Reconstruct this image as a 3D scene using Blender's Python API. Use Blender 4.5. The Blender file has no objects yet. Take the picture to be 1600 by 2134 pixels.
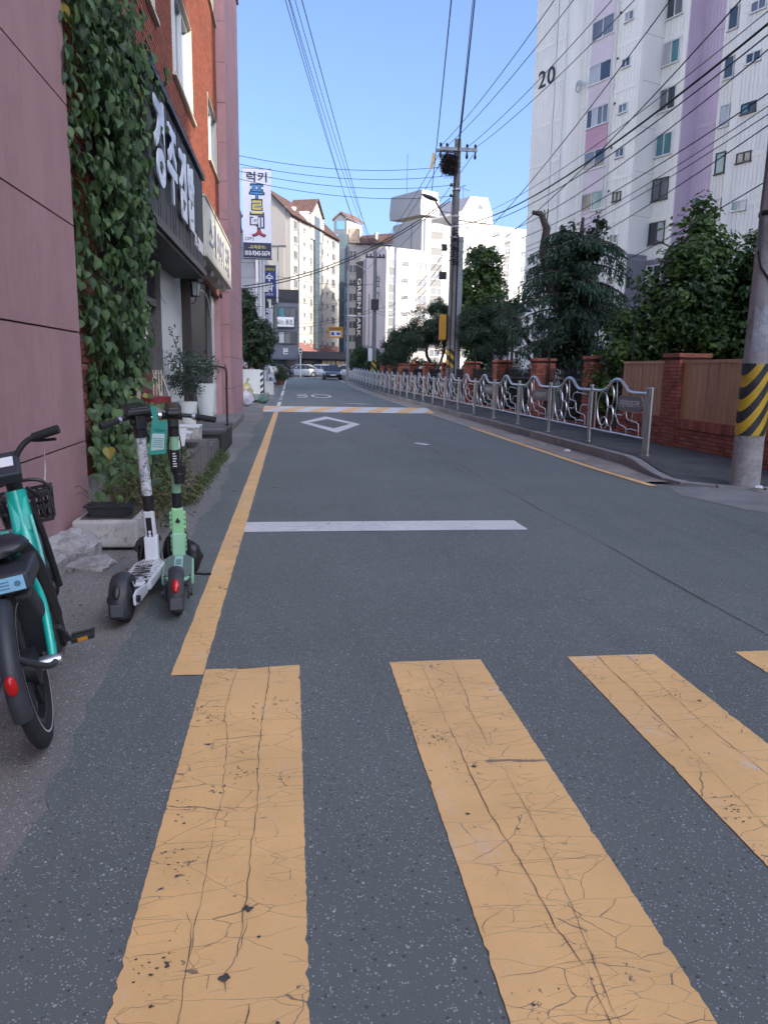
import bpy, math, random
import numpy as np
from mathutils import Vector, Matrix, Euler

# ------------------------------------------------------------------ camera, sky, sun, exposure
SC = bpy.context.scene
COL = SC.collection
R = math.radians
rnd = random.Random(11)
SC.render.engine = 'CYCLES'
SC.cycles.use_denoising = True
SC.cycles.max_bounces = 6
SC.cycles.diffuse_bounces = 3
SC.cycles.glossy_bounces = 3
SC.cycles.transmission_bounces = 4
SC.cycles.transparent_max_bounces = 8
SC.cycles.caustics_reflective = False
SC.cycles.caustics_refractive = False
SC.render.resolution_x, SC.render.resolution_y = 767, 1024

cam = bpy.data.cameras.new('camera')
cam.sensor_fit = 'HORIZONTAL'
cam.sensor_width = 36.0
cam.lens = 36.0 * 1560.0 / 1600.0
cam.clip_start, cam.clip_end = 0.05, 3000.0
cam_o = bpy.data.objects.new('camera', cam)
COL.objects.link(cam_o)
YAW, PITCH, ROLL = R(7.1564), R(10.7246), R(1.0313)
fwd = Vector((math.sin(YAW) * math.cos(PITCH), math.cos(YAW) * math.cos(PITCH), -math.sin(PITCH)))
rgt = Vector((math.cos(YAW), -math.sin(YAW), 0))
upv = rgt.cross(fwd)
r2 = rgt * math.cos(ROLL) + upv * math.sin(ROLL)
u2 = -rgt * math.sin(ROLL) + upv * math.cos(ROLL)
cm = Matrix((r2, u2, -fwd)).transposed().to_4x4()
cm.translation = (0, 0, 1.45)
cam_o.matrix_world = cm
SC.camera = cam_o

SUN_DIR = Vector((0.72, -0.69, 0))
SUN_DIR.normalize()
SUN_EL = R(29)
sun_vec = Vector((SUN_DIR.x * math.cos(SUN_EL), SUN_DIR.y * math.cos(SUN_EL), math.sin(SUN_EL)))
world = bpy.data.worlds.new('World')
SC.world = world
world.use_nodes = True
wn = world.node_tree
wn.nodes.clear()
sky = wn.nodes.new('ShaderNodeTexSky')
sky.sky_type = 'NISHITA'
sky.sun_disc = False
sky.sun_elevation = SUN_EL
sky.sun_rotation = math.atan2(SUN_DIR.x, SUN_DIR.y)
sky.altitude = 0
sky.air_density = 0.5
sky.dust_density = 5.0
sky.ozone_density = 5.0
bg = wn.nodes.new('ShaderNodeBackground')
bg.inputs['Strength'].default_value = 0.15
wo = wn.nodes.new('ShaderNodeOutputWorld')
wn.links.new(sky.outputs[0], bg.inputs[0])
wn.links.new(bg.outputs[0], wo.inputs[0])

sun = bpy.data.lights.new('sun', 'SUN')
sun.energy = 2.0
sun.angle = R(0.53)
sun.color = (1.0, 0.89, 0.74)
sun_o = bpy.data.objects.new('sun', sun)
COL.objects.link(sun_o)
sun_o.rotation_euler = (-sun_vec).to_track_quat('-Z', 'Y').to_euler()
sun_o.location = sun_vec * 60

SC.view_settings.view_transform = 'Standard'
SC.view_settings.look = 'None'
SC.view_settings.gamma = 1.0
SC.view_settings.use_curve_mapping = False
SC.view_settings.exposure = 1.95

# ------------------------------------------------------------------ helpers
def link(o, parent=None):
    COL.objects.link(o)
    if parent is not None:
        o.parent = parent
    return o

def props(o, label=None, cat=None, group=None, kind=None):
    if label: o['label'] = label
    if cat: o['category'] = cat
    if group: o['group'] = group
    if kind: o['kind'] = kind
    return o

def thing(name, label, cat, loc=(0, 0, 0), rotz=0.0, group=None):
    o = bpy.data.objects.new(name, None)
    o.empty_display_size = 0.1
    link(o)
    o.location = loc
    o.rotation_euler = (0, 0, rotz)
    return props(o, label, cat, group)

KIDS = {}
def copy_obj(o, parent=None):
    c = o.copy()
    COL.objects.link(c)
    if parent is not None:
        c.parent = parent
    return c

def copy_tree(o, parent=None, kids=None):
    kids = kids if kids is not None else children_map()
    c = copy_obj(o, parent)
    for ch in kids.get(o.name, ()):
        copy_tree(ch, c, kids)
    return c

def children_map():
    m = {}
    for o in SC.objects:
        if o.parent is not None:
            m.setdefault(o.parent.name, []).append(o)
    return m

class MB:
    """collects polygons, then links them as one mesh object"""
    def __init__(self):
        self.v, self.f, self.mi, self.t = [], [], [], []
        self.M = None
        self.tint = 0.0
        self.mat = 0
    def pts(self, ps):
        b = len(self.v)
        if self.M is not None:
            M = self.M
            ps = [tuple(M @ Vector(p)) for p in ps]
        self.v.extend([tuple(p) for p in ps])
        return b
    def addf(self, idx):
        self.f.append(tuple(idx)); self.mi.append(self.mat); self.t.append(self.tint)
    def poly(self, ps):
        b = self.pts(ps)
        self.addf(range(b, b + len(ps)))
    def box(self, x0, x1, y0, y1, z0, z1):
        b = self.pts([(x0,y0,z0),(x1,y0,z0),(x1,y1,z0),(x0,y1,z0),(x0,y0,z1),(x1,y0,z1),(x1,y1,z1),(x0,y1,z1)])
        for q in ((0,3,2,1),(4,5,6,7),(0,1,5,4),(1,2,6,5),(2,3,7,6),(3,0,4,7)):
            self.addf([b+i for i in q])
    def cbox(self, c, s):
        self.box(c[0]-s[0]/2, c[0]+s[0]/2, c[1]-s[1]/2, c[1]+s[1]/2, c[2]-s[2]/2, c[2]+s[2]/2)
    def bar(self, a, b, w, h, up=(0,0,1)):
        a, b = Vector(a), Vector(b)
        d = (b-a).normalized(); u = Vector(up)
        s = d.cross(u)
        if s.length < 1e-4: s = d.cross(Vector((1,0,0)))
        s.normalize(); u = s.cross(d)
        s = s*w/2; u = u*h/2
        k = self.pts([a-s-u, a+s-u, a+s+u, a-s+u, b-s-u, b+s-u, b+s+u, b-s+u])
        for q in ((0,1,2,3),(4,7,6,5),(0,4,5,1),(1,5,6,2),(2,6,7,3),(3,7,4,0)):
            self.addf([k+i for i in q])
    def tube(self, ps, r, n=8, caps=True, closed=False):
        ps = [Vector(p) for p in ps]
        m = len(ps)
        rr = r if isinstance(r, (list, tuple)) else [r]*m
        prev = None; rings = []
        for i, p in enumerate(ps):
            if closed: d = ps[(i+1) % m] - ps[i-1]
            elif i == 0: d = ps[1]-ps[0]
            elif i == m-1: d = ps[-1]-ps[-2]
            else: d = (ps[i+1]-ps[i]).normalized() + (ps[i]-ps[i-1]).normalized()
            if d.length < 1e-9: d = Vector((0,0,1))
            d.normalize()
            if prev is None:
                u = Vector((0,0,1)) if abs(d.z) < 0.9 else Vector((1,0,0))
                s = d.cross(u).normalized()
            else:
                s = (prev - d*prev.dot(d))
                s = s.normalized() if s.length > 1e-6 else d.orthogonal().normalized()
            prev = s; u = d.cross(s)
            rings.append(self.pts([p + (s*math.cos(2*math.pi*k/n) + u*math.sin(2*math.pi*k/n))*rr[i] for k in range(n)]))
        L = m if closed else m-1
        for i in range(L):
            a, b = rings[i], rings[(i+1) % m]
            for k in range(n):
                k2 = (k+1) % n
                self.addf([a+k, b+k, b+k2, a+k2])
        if caps and not closed:
            self.addf([rings[0]+k for k in range(n)])
            self.addf([rings[-1]+k for k in reversed(range(n))])
    def lathe(self, prof, n=16, c=(0,0,0), cap=True):
        rings = []
        for r, z in prof:
            rings.append(self.pts([(c[0]+r*math.cos(2*math.pi*k/n), c[1]+r*math.sin(2*math.pi*k/n), c[2]+z) for k in range(n)]))
        for a, b in zip(rings, rings[1:]):
            for k in range(n):
                k2 = (k+1) % n
                self.addf([a+k, a+k2, b+k2, b+k])
        if cap:
            self.addf([rings[0]+k for k in reversed(range(n))])
            self.addf([rings[-1]+k for k in range(n)])
    def prism(self, poly, vec):
        """extrude a planar 3-D polygon along vec"""
        n = len(poly); vec = Vector(vec)
        a = self.pts(poly); b = self.pts([Vector(p)+vec for p in poly])
        self.addf([a+i for i in reversed(range(n))]); self.addf([b+i for i in range(n)])
        for i in range(n):
            j = (i+1) % n
            self.addf([a+i, a+j, b+j, b+i])
    def blob(self, c, s, n=12, m=8, jit=0.0, rg=None):
        rings = []
        for i in range(m+1):
            th = math.pi*i/m
            ring = []
            for k in range(n):
                ph = 2*math.pi*k/n
                j = 1 + (rg.uniform(-jit, jit) if rg else 0)
                ring.append((c[0]+s[0]*math.sin(th)*math.cos(ph)*j, c[1]+s[1]*math.sin(th)*math.sin(ph)*j, c[2]+s[2]*math.cos(th)*j))
            rings.append(self.pts(ring))
        for a, b in zip(rings, rings[1:]):
            for k in range(n):
                k2 = (k+1) % n
                self.addf([a+k, b+k, b+k2, a+k2])
    def mesh(self, name, mats, smooth=None):
        me = bpy.data.meshes.new(name)
        me.from_pydata(self.v, [], self.f)
        for m_ in (mats if isinstance(mats, (list, tuple)) else [mats]):
            me.materials.append(m_)
        if len(set(self.mi)) > 1 or (self.mi and self.mi[0]):
            me.polygons.foreach_set('material_index', self.mi)
        if any(self.t):
            at = me.attributes.new('tint', 'FLOAT', 'FACE')
            at.data.foreach_set('value', self.t)
        if smooth is not None:
            me.polygons.foreach_set('use_smooth', [True]*len(me.polygons))
            if smooth < 180:
                me.set_sharp_from_angle(angle=R(smooth))
        me.update()
        return me
    def build(self, name, mats, parent=None, smooth=None, loc=None, rot=None, bevel=0, seg=2):
        o = bpy.data.objects.new(name, self.mesh(name, mats, smooth))
        link(o, parent)
        if loc is not None: o.location = loc
        if rot is not None: o.rotation_euler = rot
        if bevel:
            md = o.modifiers.new('bevel', 'BEVEL'); md.width = bevel; md.segments = seg
            md.limit_method = 'ANGLE'; md.angle_limit = R(40)
        return o

def put(mesh, name, parent=None, loc=None, rot=None, scale=None):
    o = bpy.data.objects.new(name, mesh)
    link(o, parent)
    if loc is not None: o.location = loc
    if rot is not None: o.rotation_euler = rot
    if scale is not None: o.scale = scale
    return o

def frame_m(o, x, y, z):
    """matrix with origin o and axes x, y, z"""
    return Matrix(((x[0],y[0],z[0],o[0]),(x[1],y[1],z[1],o[1]),(x[2],y[2],z[2],o[2]),(0,0,0,1)))

def rise(Y):
    """the street climbs gently beyond the speed bump"""
    if Y < 38: return 0.0
    if Y < 60: return 0.0003*(Y-38)**2
    return 0.1452 + 0.0132*(min(Y, 105.0)-60)

# ------------------------------------------------------------------ materials
MATS = {}
def ntree(name):
    m = bpy.data.materials.new(name); m.use_nodes = True
    nt = m.node_tree; nt.nodes.clear()
    out = nt.nodes.new('ShaderNodeOutputMaterial')
    b = nt.nodes.new('ShaderNodeBsdfPrincipled')
    nt.links.new(b.outputs[0], out.inputs[0])
    return m, nt, b, out

def N(nt, typ, **kw):
    n = nt.nodes.new('ShaderNode'+typ)
    for k, v in kw.items():
        if k.startswith('i_'):
            n.inputs[k[2:].replace('_', ' ')].default_value = v
        else:
            setattr(n, k, v)
    return n

def rgba(c): return (c[0], c[1], c[2], 1.0)

def noise(nt, co, scale, detail=4, rough=0.6, dist=0.0):
    n = N(nt, 'TexNoise', noise_dimensions='3D')
    n.inputs['Scale'].default_value = scale; n.inputs['Detail'].default_value = detail
    n.inputs['Roughness'].default_value = rough; n.inputs['Distortion'].default_value = dist
    nt.links.new(co, n.inputs['Vector'])
    return n.outputs['Fac']

def ramp(nt, fac, stops):
    r = N(nt, 'ValToRGB')
    e = r.color_ramp.elements
    while len(e) < len(stops): e.new(0.5)
    for el, (p, c) in zip(e, stops):
        el.position = p; el.color = rgba(c) if len(c) == 3 else c
    nt.links.new(fac, r.inputs[0])
    return r.outputs[0]

def mixc(nt, fac, a, b, typ='MIX'):
    m = N(nt, 'MixRGB', blend_type=typ)
    if isinstance(fac, (int, float)): m.inputs[0].default_value = fac
    else: nt.links.new(fac, m.inputs[0])
    for i, v in ((1, a), (2, b)):
        if isinstance(v, (tuple, list)): m.inputs[i].default_value = rgba(v)
        else: nt.links.new(v, m.inputs[i])
    return m.outputs[0]

def math_n(nt, op, a, b=None, clamp=False):
    m = N(nt, 'Math', operation=op, use_clamp=clamp)
    for i, v in ((0, a), (1, b)):
        if v is None: continue
        if isinstance(v, (int, float)): m.inputs[i].default_value = v
        else: nt.links.new(v, m.inputs[i])
    return m.outputs[0]

def bump(nt, h, b, strength=0.3, dist=0.01):
    n = N(nt, 'Bump'); n.inputs['Strength'].default_value = strength; n.inputs['Distance'].default_value = dist
    nt.links.new(h, n.inputs['Height']); nt.links.new(n.outputs[0], b.inputs['Normal'])
    return n

def coords(nt, kind='Object', scale=(1, 1, 1)):
    if kind == 'World':
        o = N(nt, 'NewGeometry').outputs['Position']
    else:
        o = N(nt, 'TexCoord').outputs[kind]
    if scale != (1, 1, 1):
        mp = N(nt, 'Mapping'); mp.inputs['Scale'].default_value = scale
        nt.links.new(o, mp.inputs['Vector']); o = mp.outputs[0]
    return o

def simple(name, col, rough=0.6, metal=0.0, var=0.12, scale=6.0, bumpy=0.0, bscale=60.0, coat=0.0, spec=0.5,
           dirt=0.0, dirtcol=(0.12, 0.11, 0.10), tint=0.0, obj_var=0.0, kind='World', aniso=(1, 1, 1), bdist=0.005):
    """one base colour with grain, wear and fine relief"""
    if name in MATS: return MATS[name]
    m, nt, b, out = ntree(name)
    co = coords(nt, kind, aniso)
    c = col
    if var:
        f = noise(nt, co, scale, 5, 0.62)
        c = ramp(nt, f, [(0.25, tuple(x*(1-var) for x in col)), (0.75, tuple(min(1, x*(1+var)) for x in col))])
    if tint or obj_var:
        val = None
        if tint:
            at = N(nt, 'Attribute', attribute_name='tint', attribute_type='GEOMETRY')
            val = math_n(nt, 'MULTIPLY', at.outputs['Fac'], tint)
        if obj_var:
            oi = N(nt, 'ObjectInfo')
            v2 = math_n(nt, 'MULTIPLY', math_n(nt, 'SUBTRACT', oi.outputs['Random'], 0.5), obj_var)
            val = v2 if val is None else math_n(nt, 'ADD', val, v2)
        mul = math_n(nt, 'ADD', val, 1.0)
        if isinstance(c, tuple):
            rgb = N(nt, 'RGB'); rgb.outputs[0].default_value = rgba(c); c = rgb.outputs[0]
        vm = N(nt, 'VectorMath', operation='SCALE')
        nt.links.new(c, vm.inputs[0]); nt.links.new(mul, vm.inputs['Scale'])
        c = vm.outputs[0]
    if dirt:
        f2 = noise(nt, co, scale*0.35, 8, 0.7)
        f3 = noise(nt, co, scale*7, 5, 0.7)
        fm = ramp(nt, math_n(nt, 'ADD', math_n(nt, 'MULTIPLY', f2, 0.65), math_n(nt, 'MULTIPLY', f3, 0.35)), [(0.48, (0, 0, 0)), (0.61, (dirt, dirt, dirt))])
        c = mixc(nt, fm, c, dirtcol)
    if isinstance(c, tuple): b.inputs['Base Color'].default_value = rgba(c)
    else: nt.links.new(c, b.inputs['Base Color'])
    b.inputs['Roughness'].default_value = rough
    b.inputs['Metallic'].default_value = metal
    b.inputs['Specular IOR Level'].default_value = spec
    if coat: b.inputs['Coat Weight'].default_value = coat; b.inputs['Coat Roughness'].default_value = 0.08
    if bumpy:
        bump(nt, noise(nt, co, bscale, 6, 0.65), b, bumpy, bdist)
    MATS[name] = m
    return m

def glass_mat(name, col, rough=0.06, var=0.3):
    if name in MATS: return MATS[name]
    m, nt, b, out = ntree(name)
    co = coords(nt, 'World', (0.9, 0.9, 0.25))
    f = noise(nt, co, 1.1, 2, 0.5)
    c = ramp(nt, f, [(0.3, tuple(x*(1-var) for x in col)), (0.7, tuple(min(1, x*(1+var)) for x in col))])
    nt.links.new(c, b.inputs['Base Color'])
    b.inputs['Roughness'].default_value = rough
    b.inputs['Specular IOR Level'].default_value = 0.75
    MATS[name] = m
    return m

def leaf_mat(name, c1, c2, rough=0.5, trans=0.25, scale=1.6, obj=False):
    """leaf colour differs from leaf to leaf and from clump to clump"""
    if name in MATS: return MATS[name]
    m, nt, b, out = ntree(name)
    co = coords(nt, 'World')
    f = noise(nt, co, scale, 3, 0.6)
    at = N(nt, 'Attribute', attribute_name='tint', attribute_type='GEOMETRY')
    s = math_n(nt, 'ADD', math_n(nt, 'MULTIPLY', f, 0.5), math_n(nt, 'MULTIPLY', at.outputs['Fac'], 0.5))
    if obj:
        oi = N(nt, 'ObjectInfo')
        s = math_n(nt, 'ADD', math_n(nt, 'MULTIPLY', f, 0.5), math_n(nt, 'MULTIPLY', oi.outputs['Random'], 0.5))
    c = ramp(nt, s, [(0.22, c1), (0.72, c2)])
    nt.links.new(c, b.inputs['Base Color'])
    b.inputs['Roughness'].default_value = rough
    b.inputs['Specular IOR Level'].default_value = 0.4
    tr = N(nt, 'BsdfTranslucent')
    c2n = mixc(nt, 0.5, c, (c2[0]*1.5, c2[1]*1.7, c2[2]*0.6))
    nt.links.new(c2n, tr.inputs['Color'])
    mx = N(nt, 'MixShader'); mx.inputs[0].default_value = trans
    nt.links.new(b.outputs[0], mx.inputs[1]); nt.links.new(tr.outputs[0], mx.inputs[2])
    nt.links.new(mx.outputs[0], out.inputs[0])
    MATS[name] = m
    return m

def asphalt(name, base, fleck=(0.52, 0.52, 0.50), fl=0.7, patch=0.22):
    m, nt, b, out = ntree(name)
    co = coords(nt, 'World')
    f = noise(nt, co, 0.55, 6, 0.65)
    c = ramp(nt, f, [(0.3, tuple(x*(1-patch) for x in base)), (0.7, tuple(x*(1+patch) for x in base))])
    fg = noise(nt, co, 420, 3, 0.7)
    c = mixc(nt, ramp(nt, fg, [(0.42, (0.0, 0.0, 0.0)), (0.62, (0.7, 0.7, 0.7))]), c, tuple(x*1.9 for x in base))
    vo = N(nt, 'TexVoronoi', feature='F1'); vo.inputs['Scale'].default_value = 150
    nt.links.new(co, vo.inputs['Vector'])
    sel = N(nt, 'SeparateColor'); nt.links.new(vo.outputs['Color'], sel.inputs[0])
    k = math_n(nt, 'MULTIPLY', math_n(nt, 'GREATER_THAN', sel.outputs[0], 0.80), math_n(nt, 'LESS_THAN', vo.outputs['Distance'], 0.40))
    vo2 = N(nt, 'TexVoronoi', feature='F1'); vo2.inputs['Scale'].default_value = 55
    nt.links.new(co, vo2.inputs['Vector'])
    sel2 = N(nt, 'SeparateColor'); nt.links.new(vo2.outputs['Color'], sel2.inputs[0])
    k2 = math_n(nt, 'MULTIPLY', math_n(nt, 'GREATER_THAN', sel2.outputs[0], 0.90), math_n(nt, 'LESS_THAN', vo2.outputs['Distance'], 0.26))
    k = math_n(nt, 'MAXIMUM', k, k2)
    vary = math_n(nt, 'MULTIPLY', k, math_n(nt, 'ADD', 0.25, sel2.outputs[1]))
    c = mixc(nt, math_n(nt, 'MULTIPLY', vary, fl, True), c, fleck)
    pit = math_n(nt, 'MULTIPLY', math_n(nt, 'LESS_THAN', sel2.outputs[0], 0.14), math_n(nt, 'LESS_THAN', vo2.outputs['Distance'], 0.3))
    c = mixc(nt, math_n(nt, 'MULTIPLY', pit, 0.6), c, tuple(x*0.35 for x in base))
    pa = noise(nt, coords(nt, 'World', (0.9, 0.35, 1)), 0.8, 5, 0.6, 0.4)
    c = mixc(nt, ramp(nt, pa, [(0.5, (0, 0, 0)), (0.62, (0.35, 0.35, 0.35))]), c, tuple(x*1.22 for x in base))
    # faint brushed streaks along the road and a few oil spots
    st = noise(nt, coords(nt, 'World', (2.2, 0.16, 1)), 1.3, 4, 0.6)
    c = mixc(nt, ramp(nt, st, [(0.55, (0, 0, 0)), (0.75, (0.28, 0.28, 0.28))]), c, tuple(x*0.62 for x in base))
    sp = noise(nt, co, 3.4, 2, 0.4)
    c = mixc(nt, ramp(nt, sp, [(0.75, (0, 0, 0)), (0.79, (0.7, 0.7, 0.7))]), c, (0.015, 0.015, 0.017))
    nt.links.new(c, b.inputs['Base Color'])
    b.inputs['Roughness'].default_value = 0.82
    b.inputs['Specular IOR Level'].default_value = 0.35
    h = math_n(nt, 'ADD', fg, math_n(nt, 'MULTIPLY', vo.outputs['Distance'], 0.8))
    bump(nt, h, b, 0.5, 0.004)
    MATS[name] = m
    return m

def road_paint(name, col, wear=0.35, under=(0.06, 0.06, 0.068), white=0.0, grime=0.3):
    """thermoplastic paint: chips, scuffs, fine crosswise hair cracks"""
    m, nt, b, out = ntree(name)
    co = coords(nt, 'World')
    f = noise(nt, co, 2.2, 6, 0.65)
    c = ramp(nt, f, [(0.3, tuple(x*0.86 for x in col)), (0.7, tuple(min(1, x*1.08) for x in col))])
    if grime:
        g = noise(nt, co, 1.1, 5, 0.6)
        c = mixc(nt, ramp(nt, g, [(0.52, (0, 0, 0)), (0.72, (grime, grime, grime))]), c, tuple(0.45*x+0.12 for x in col))
    if white:
        g = noise(nt, coords(nt, 'World', (1.6, 0.9, 1)), 1.7, 7, 0.75)
        c = mixc(nt, ramp(nt, g, [(0.56, (0, 0, 0)), (0.70, (white, white, white))]), c, (0.66, 0.65, 0.66))
    fine = noise(nt, co, 240, 3, 0.7)
    c = mixc(nt, ramp(nt, fine, [(0.5, (0, 0, 0)), (0.72, (0.3, 0.3, 0.3))]), c, tuple(x*0.6 for x in col))
    big = noise(nt, co, 5.0, 3, 0.5); mid = noise(nt, co, 34, 6, 0.75)
    chip = math_n(nt, 'ADD', math_n(nt, 'MULTIPLY', big, 0.45), math_n(nt, 'MULTIPLY', mid, 0.55))
    cf = ramp(nt, chip, [(0.632-0.045*wear, (0, 0, 0)), (0.655-0.045*wear, (1, 1, 1))])
    c = mixc(nt, cf, c, under)
    # hair cracks across the stripe: thin bands of a stretched, warped noise
    wn_ = N(nt, 'TexNoise'); wn_.inputs['Scale'].default_value = 7.0; wn_.inputs['Detail'].default_value = 5
    nt.links.new(co, wn_.inputs['Vector'])
    va = N(nt, 'VectorMath', operation='MULTIPLY_ADD'); va.inputs[1].default_value = (0.10, 0.10, 0.0)
    nt.links.new(wn_.outputs['Color'], va.inputs[0]); nt.links.new(coords(nt, 'World', (1.0, 2.4, 1)), va.inputs[2])
    lf = None
    for scl, wid, msk in ((3.6, 0.0045, 0.43), (8.5, 0.006, 0.53)):
        vo = N(nt, 'TexVoronoi', feature='DISTANCE_TO_EDGE'); vo.inputs['Scale'].default_value = scl
        nt.links.new(va.outputs[0], vo.inputs['Vector'])
        br = noise(nt, co, 2.3+scl*0.1, 3, 0.5)
        wv = math_n(nt, 'MULTIPLY', noise(nt, co, 19, 2, 0.5), wid*2.0)
        q = math_n(nt, 'MULTIPLY', math_n(nt, 'LESS_THAN', vo.outputs['Distance'], wv), math_n(nt, 'GREATER_THAN', br, msk))
        lf = q if lf is None else math_n(nt, 'MAXIMUM', lf, q)
    c = mixc(nt, math_n(nt, 'MULTIPLY', lf, 0.7), c, under)
    nt.links.new(c, b.inputs['Base Color'])
    b.inputs['Roughness'].default_value = 0.62
    h = math_n(nt, 'SUBTRACT', math_n(nt, 'MULTIPLY', fine, 0.5), cf)
    bump(nt, h, b, 0.35, 0.003)
    MATS[name] = m
    return m

# ------------------------------------------------------------------ lettering: every text mesh is made here once
TEXT = {}
def make_texts(specs):
    obs = []
    for key, body, bold, space in specs:
        c = bpy.data.curves.new('lettering', 'FONT')
        c.body = body; c.size = 1.0; c.align_x = 'CENTER'; c.align_y = 'CENTER'
        c.offset = bold; c.resolution_u = 3; c.extrude = 0.012; c.space_character = space
        o = bpy.data.objects.new('lettering', c); COL.objects.link(o); obs.append((key, o))
    dg = bpy.context.evaluated_depsgraph_get()
    for key, o in obs:
        me = bpy.data.meshes.new_from_object(o.evaluated_get(dg))
        me.materials.clear()
        xs = [v.co.x for v in me.vertices]; ys = [v.co.y for v in me.vertices]
        cx, cy = (min(xs)+max(xs))/2, (min(ys)+max(ys))/2
        for v in me.vertices: v.co.x -= cx; v.co.y -= cy
        me.name = 'lettering'
        TEXT[key] = (me, max(xs)-min(xs), max(ys)-min(ys))
    for key, o in obs:
        c = o.data; bpy.data.objects.remove(o); bpy.data.curves.remove(c)

def text(key, mat, parent, M, w=None, h=None, name='lettering'):
    """place a text so that it measures w x h; M: origin, x = reading direction, y = up, z = out of the board"""
    me, tw, th = TEXT[key]
    me2 = me if not me.materials or me.materials[0] == mat else me.copy()
    if not me2.materials: me2.materials.append(mat)
    else: me2.materials[0] = mat
    sx = (w/tw) if w else h/th
    sy = (h/th) if h else w/tw
    o = bpy.data.objects.new(name, me2)
    link(o, parent)
    o.matrix_basis = M @ Matrix.Diagonal((sx, sy, min(sx, sy), 1))
    return o

make_texts([
    ('lucky', '럭키', 0.022, 1.1), ('p1', '푸', 0.01, 1), ('p2', '르', 0.01, 1), ('p3', '넷', 0.01, 1),
    ('p1b', '푸', 0.05, 1), ('p2b', '르', 0.05, 1), ('p3b', '네', 0.05, 1), ('p3', '네', 0.012, 1), ('siotb', 'ㅅ', 0.06, 1), ('siot', 'ㅅ', 0.022, 1),
    ('2f', '(2F)', 0.01, 1), ('edu', '-교육문의-', 0.008, 1), ('tel', '010-9343-5674', 0.012, 1),
    ('more', '더하다', 0.012, 1), ('su', '수', 0.025, 1), ('hak', '학', 0.025, 1), ('gyo', '교습소', 0.012, 1),
    ('pia', '피', 0.012, 1), ('ano', '아노', 0.012, 1), ('deo', '더 음악', 0.0, 1), ('jin', '진', 0.02, 1), ('yeong', '영', 0.02, 1),
    ('book', '책읽는 풍경', 0.012, 1), ('bon', '본', 0.01, 1),
    ('green', 'GREEN PARK', 0.014, 1.05), ('dan', '단', 0.0, 1), ('two', '2', 0.0, 1), ('twenty', '20', 0.008, 1.1),
    ('zone', '어린이보호구역', 0.012, 1), ('swing', 'SWING', 0.02, 1), ('cctv', '어린이보호구역', 0.02, 1),
    ('g1', '경', 0.03, 1), ('g2', '주', 0.03, 1), ('g3', '김', 0.03, 1), ('g4', '밥', 0.03, 1), ('n70', '70-2008', 0.02, 1),
    ('w1', '스시', 0.012, 1), ('w2', '이야기', 0.012, 1), ('w3', '초밥', 0.01, 1), ('gcb', 'ㄱ', 0.04, 1),
])
# ------------------------------------------------------------------ shared materials
M_asph = asphalt('asphalt', (0.110, 0.121, 0.114))
M_yel = road_paint('yellow road paint', (0.84, 0.505, 0.20), wear=0.45, white=0.25, grime=0.42)
M_yel2 = road_paint('yellow road paint scuffed', (0.84, 0.505, 0.20), wear=0.25, white=0.8, grime=0.35)
M_wht = road_paint('white road paint', (0.70, 0.68, 0.66), wear=0.4, grime=0.5)
M_crack = simple('open crack', (0.075, 0.066, 0.058), 0.9, var=0.3, scale=40)
M_conc = asphalt('rough concrete apron', (0.158, 0.150, 0.138), fleck=(0.55, 0.52, 0.50), fl=0.95, patch=0.4)
M_gut = simple('gutter concrete', (0.30, 0.26, 0.215), 0.85, var=0.22, scale=3.0, bumpy=0.35, bscale=120, dirt=0.5, dirtcol=(0.09, 0.08, 0.072))
M_kerb = simple('kerb granite', (0.29, 0.265, 0.25), 0.8, var=0.2, scale=9, bumpy=0.3, bscale=160, obj_var=0.35, dirt=0.4)
M_pave = simple('dark pavement', (0.085, 0.086, 0.082), 0.85, var=0.3, scale=3, bumpy=0.4, bscale=120, dirt=0.5, dirtcol=(0.03, 0.028, 0.026))
M_soil = simple('bare soil', (0.075, 0.065, 0.052), 0.95, var=0.4, scale=2, bumpy=0.6, bscale=30)
M_steel = simple('stainless steel', (0.58, 0.58, 0.57), 0.33, 1.0, var=0.06, scale=14, bumpy=0.03, bscale=200)
M_black = simple('black metal paint', (0.018, 0.018, 0.02), 0.5, var=0.25, scale=20)
M_brickred = simple('red fence brick', (0.42, 0.135, 0.085), 0.8, var=0.22, scale=18, bumpy=0.5, bscale=140, obj_var=0.55, tint=0.5)
M_mortar_red = simple('dark red mortar', (0.095, 0.040, 0.032), 0.9, var=0.2, scale=20, bumpy=0.4)
M_mortar = simple('grey mortar', (0.30, 0.27, 0.25), 0.9, var=0.2, scale=20, bumpy=0.4)
M_board = simple('tan painted board', (0.56, 0.325, 0.17), 0.55, var=0.14, scale=3, aniso=(6, 6, 0.6), obj_var=0.25, bumpy=0.1, dirt=0.25, dirtcol=(0.09, 0.05, 0.035))
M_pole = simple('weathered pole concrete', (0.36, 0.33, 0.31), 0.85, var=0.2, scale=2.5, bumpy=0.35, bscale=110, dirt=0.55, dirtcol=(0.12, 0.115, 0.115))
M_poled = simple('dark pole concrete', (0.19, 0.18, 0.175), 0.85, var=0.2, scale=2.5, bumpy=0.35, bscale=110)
M_hyel = simple('hazard yellow', (0.58, 0.36, 0.02), 0.55, var=0.15, scale=8, dirt=0.5, dirtcol=(0.2, 0.13, 0.03), bumpy=0.2, bscale=150)
M_hblk = simple('hazard black', (0.025, 0.025, 0.028), 0.6, var=0.3, scale=8, dirt=0.3, dirtcol=(0.08, 0.075, 0.07))
M_white = simple('white paint', (0.72, 0.72, 0.72), 0.5, var=0.06, scale=4)
M_dirtywhite = simple('dirty white paint', (0.60, 0.59, 0.57), 0.75, var=0.12, scale=3, dirt=0.8, dirtcol=(0.22, 0.2, 0.18), bumpy=0.35, bscale=70)
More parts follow.
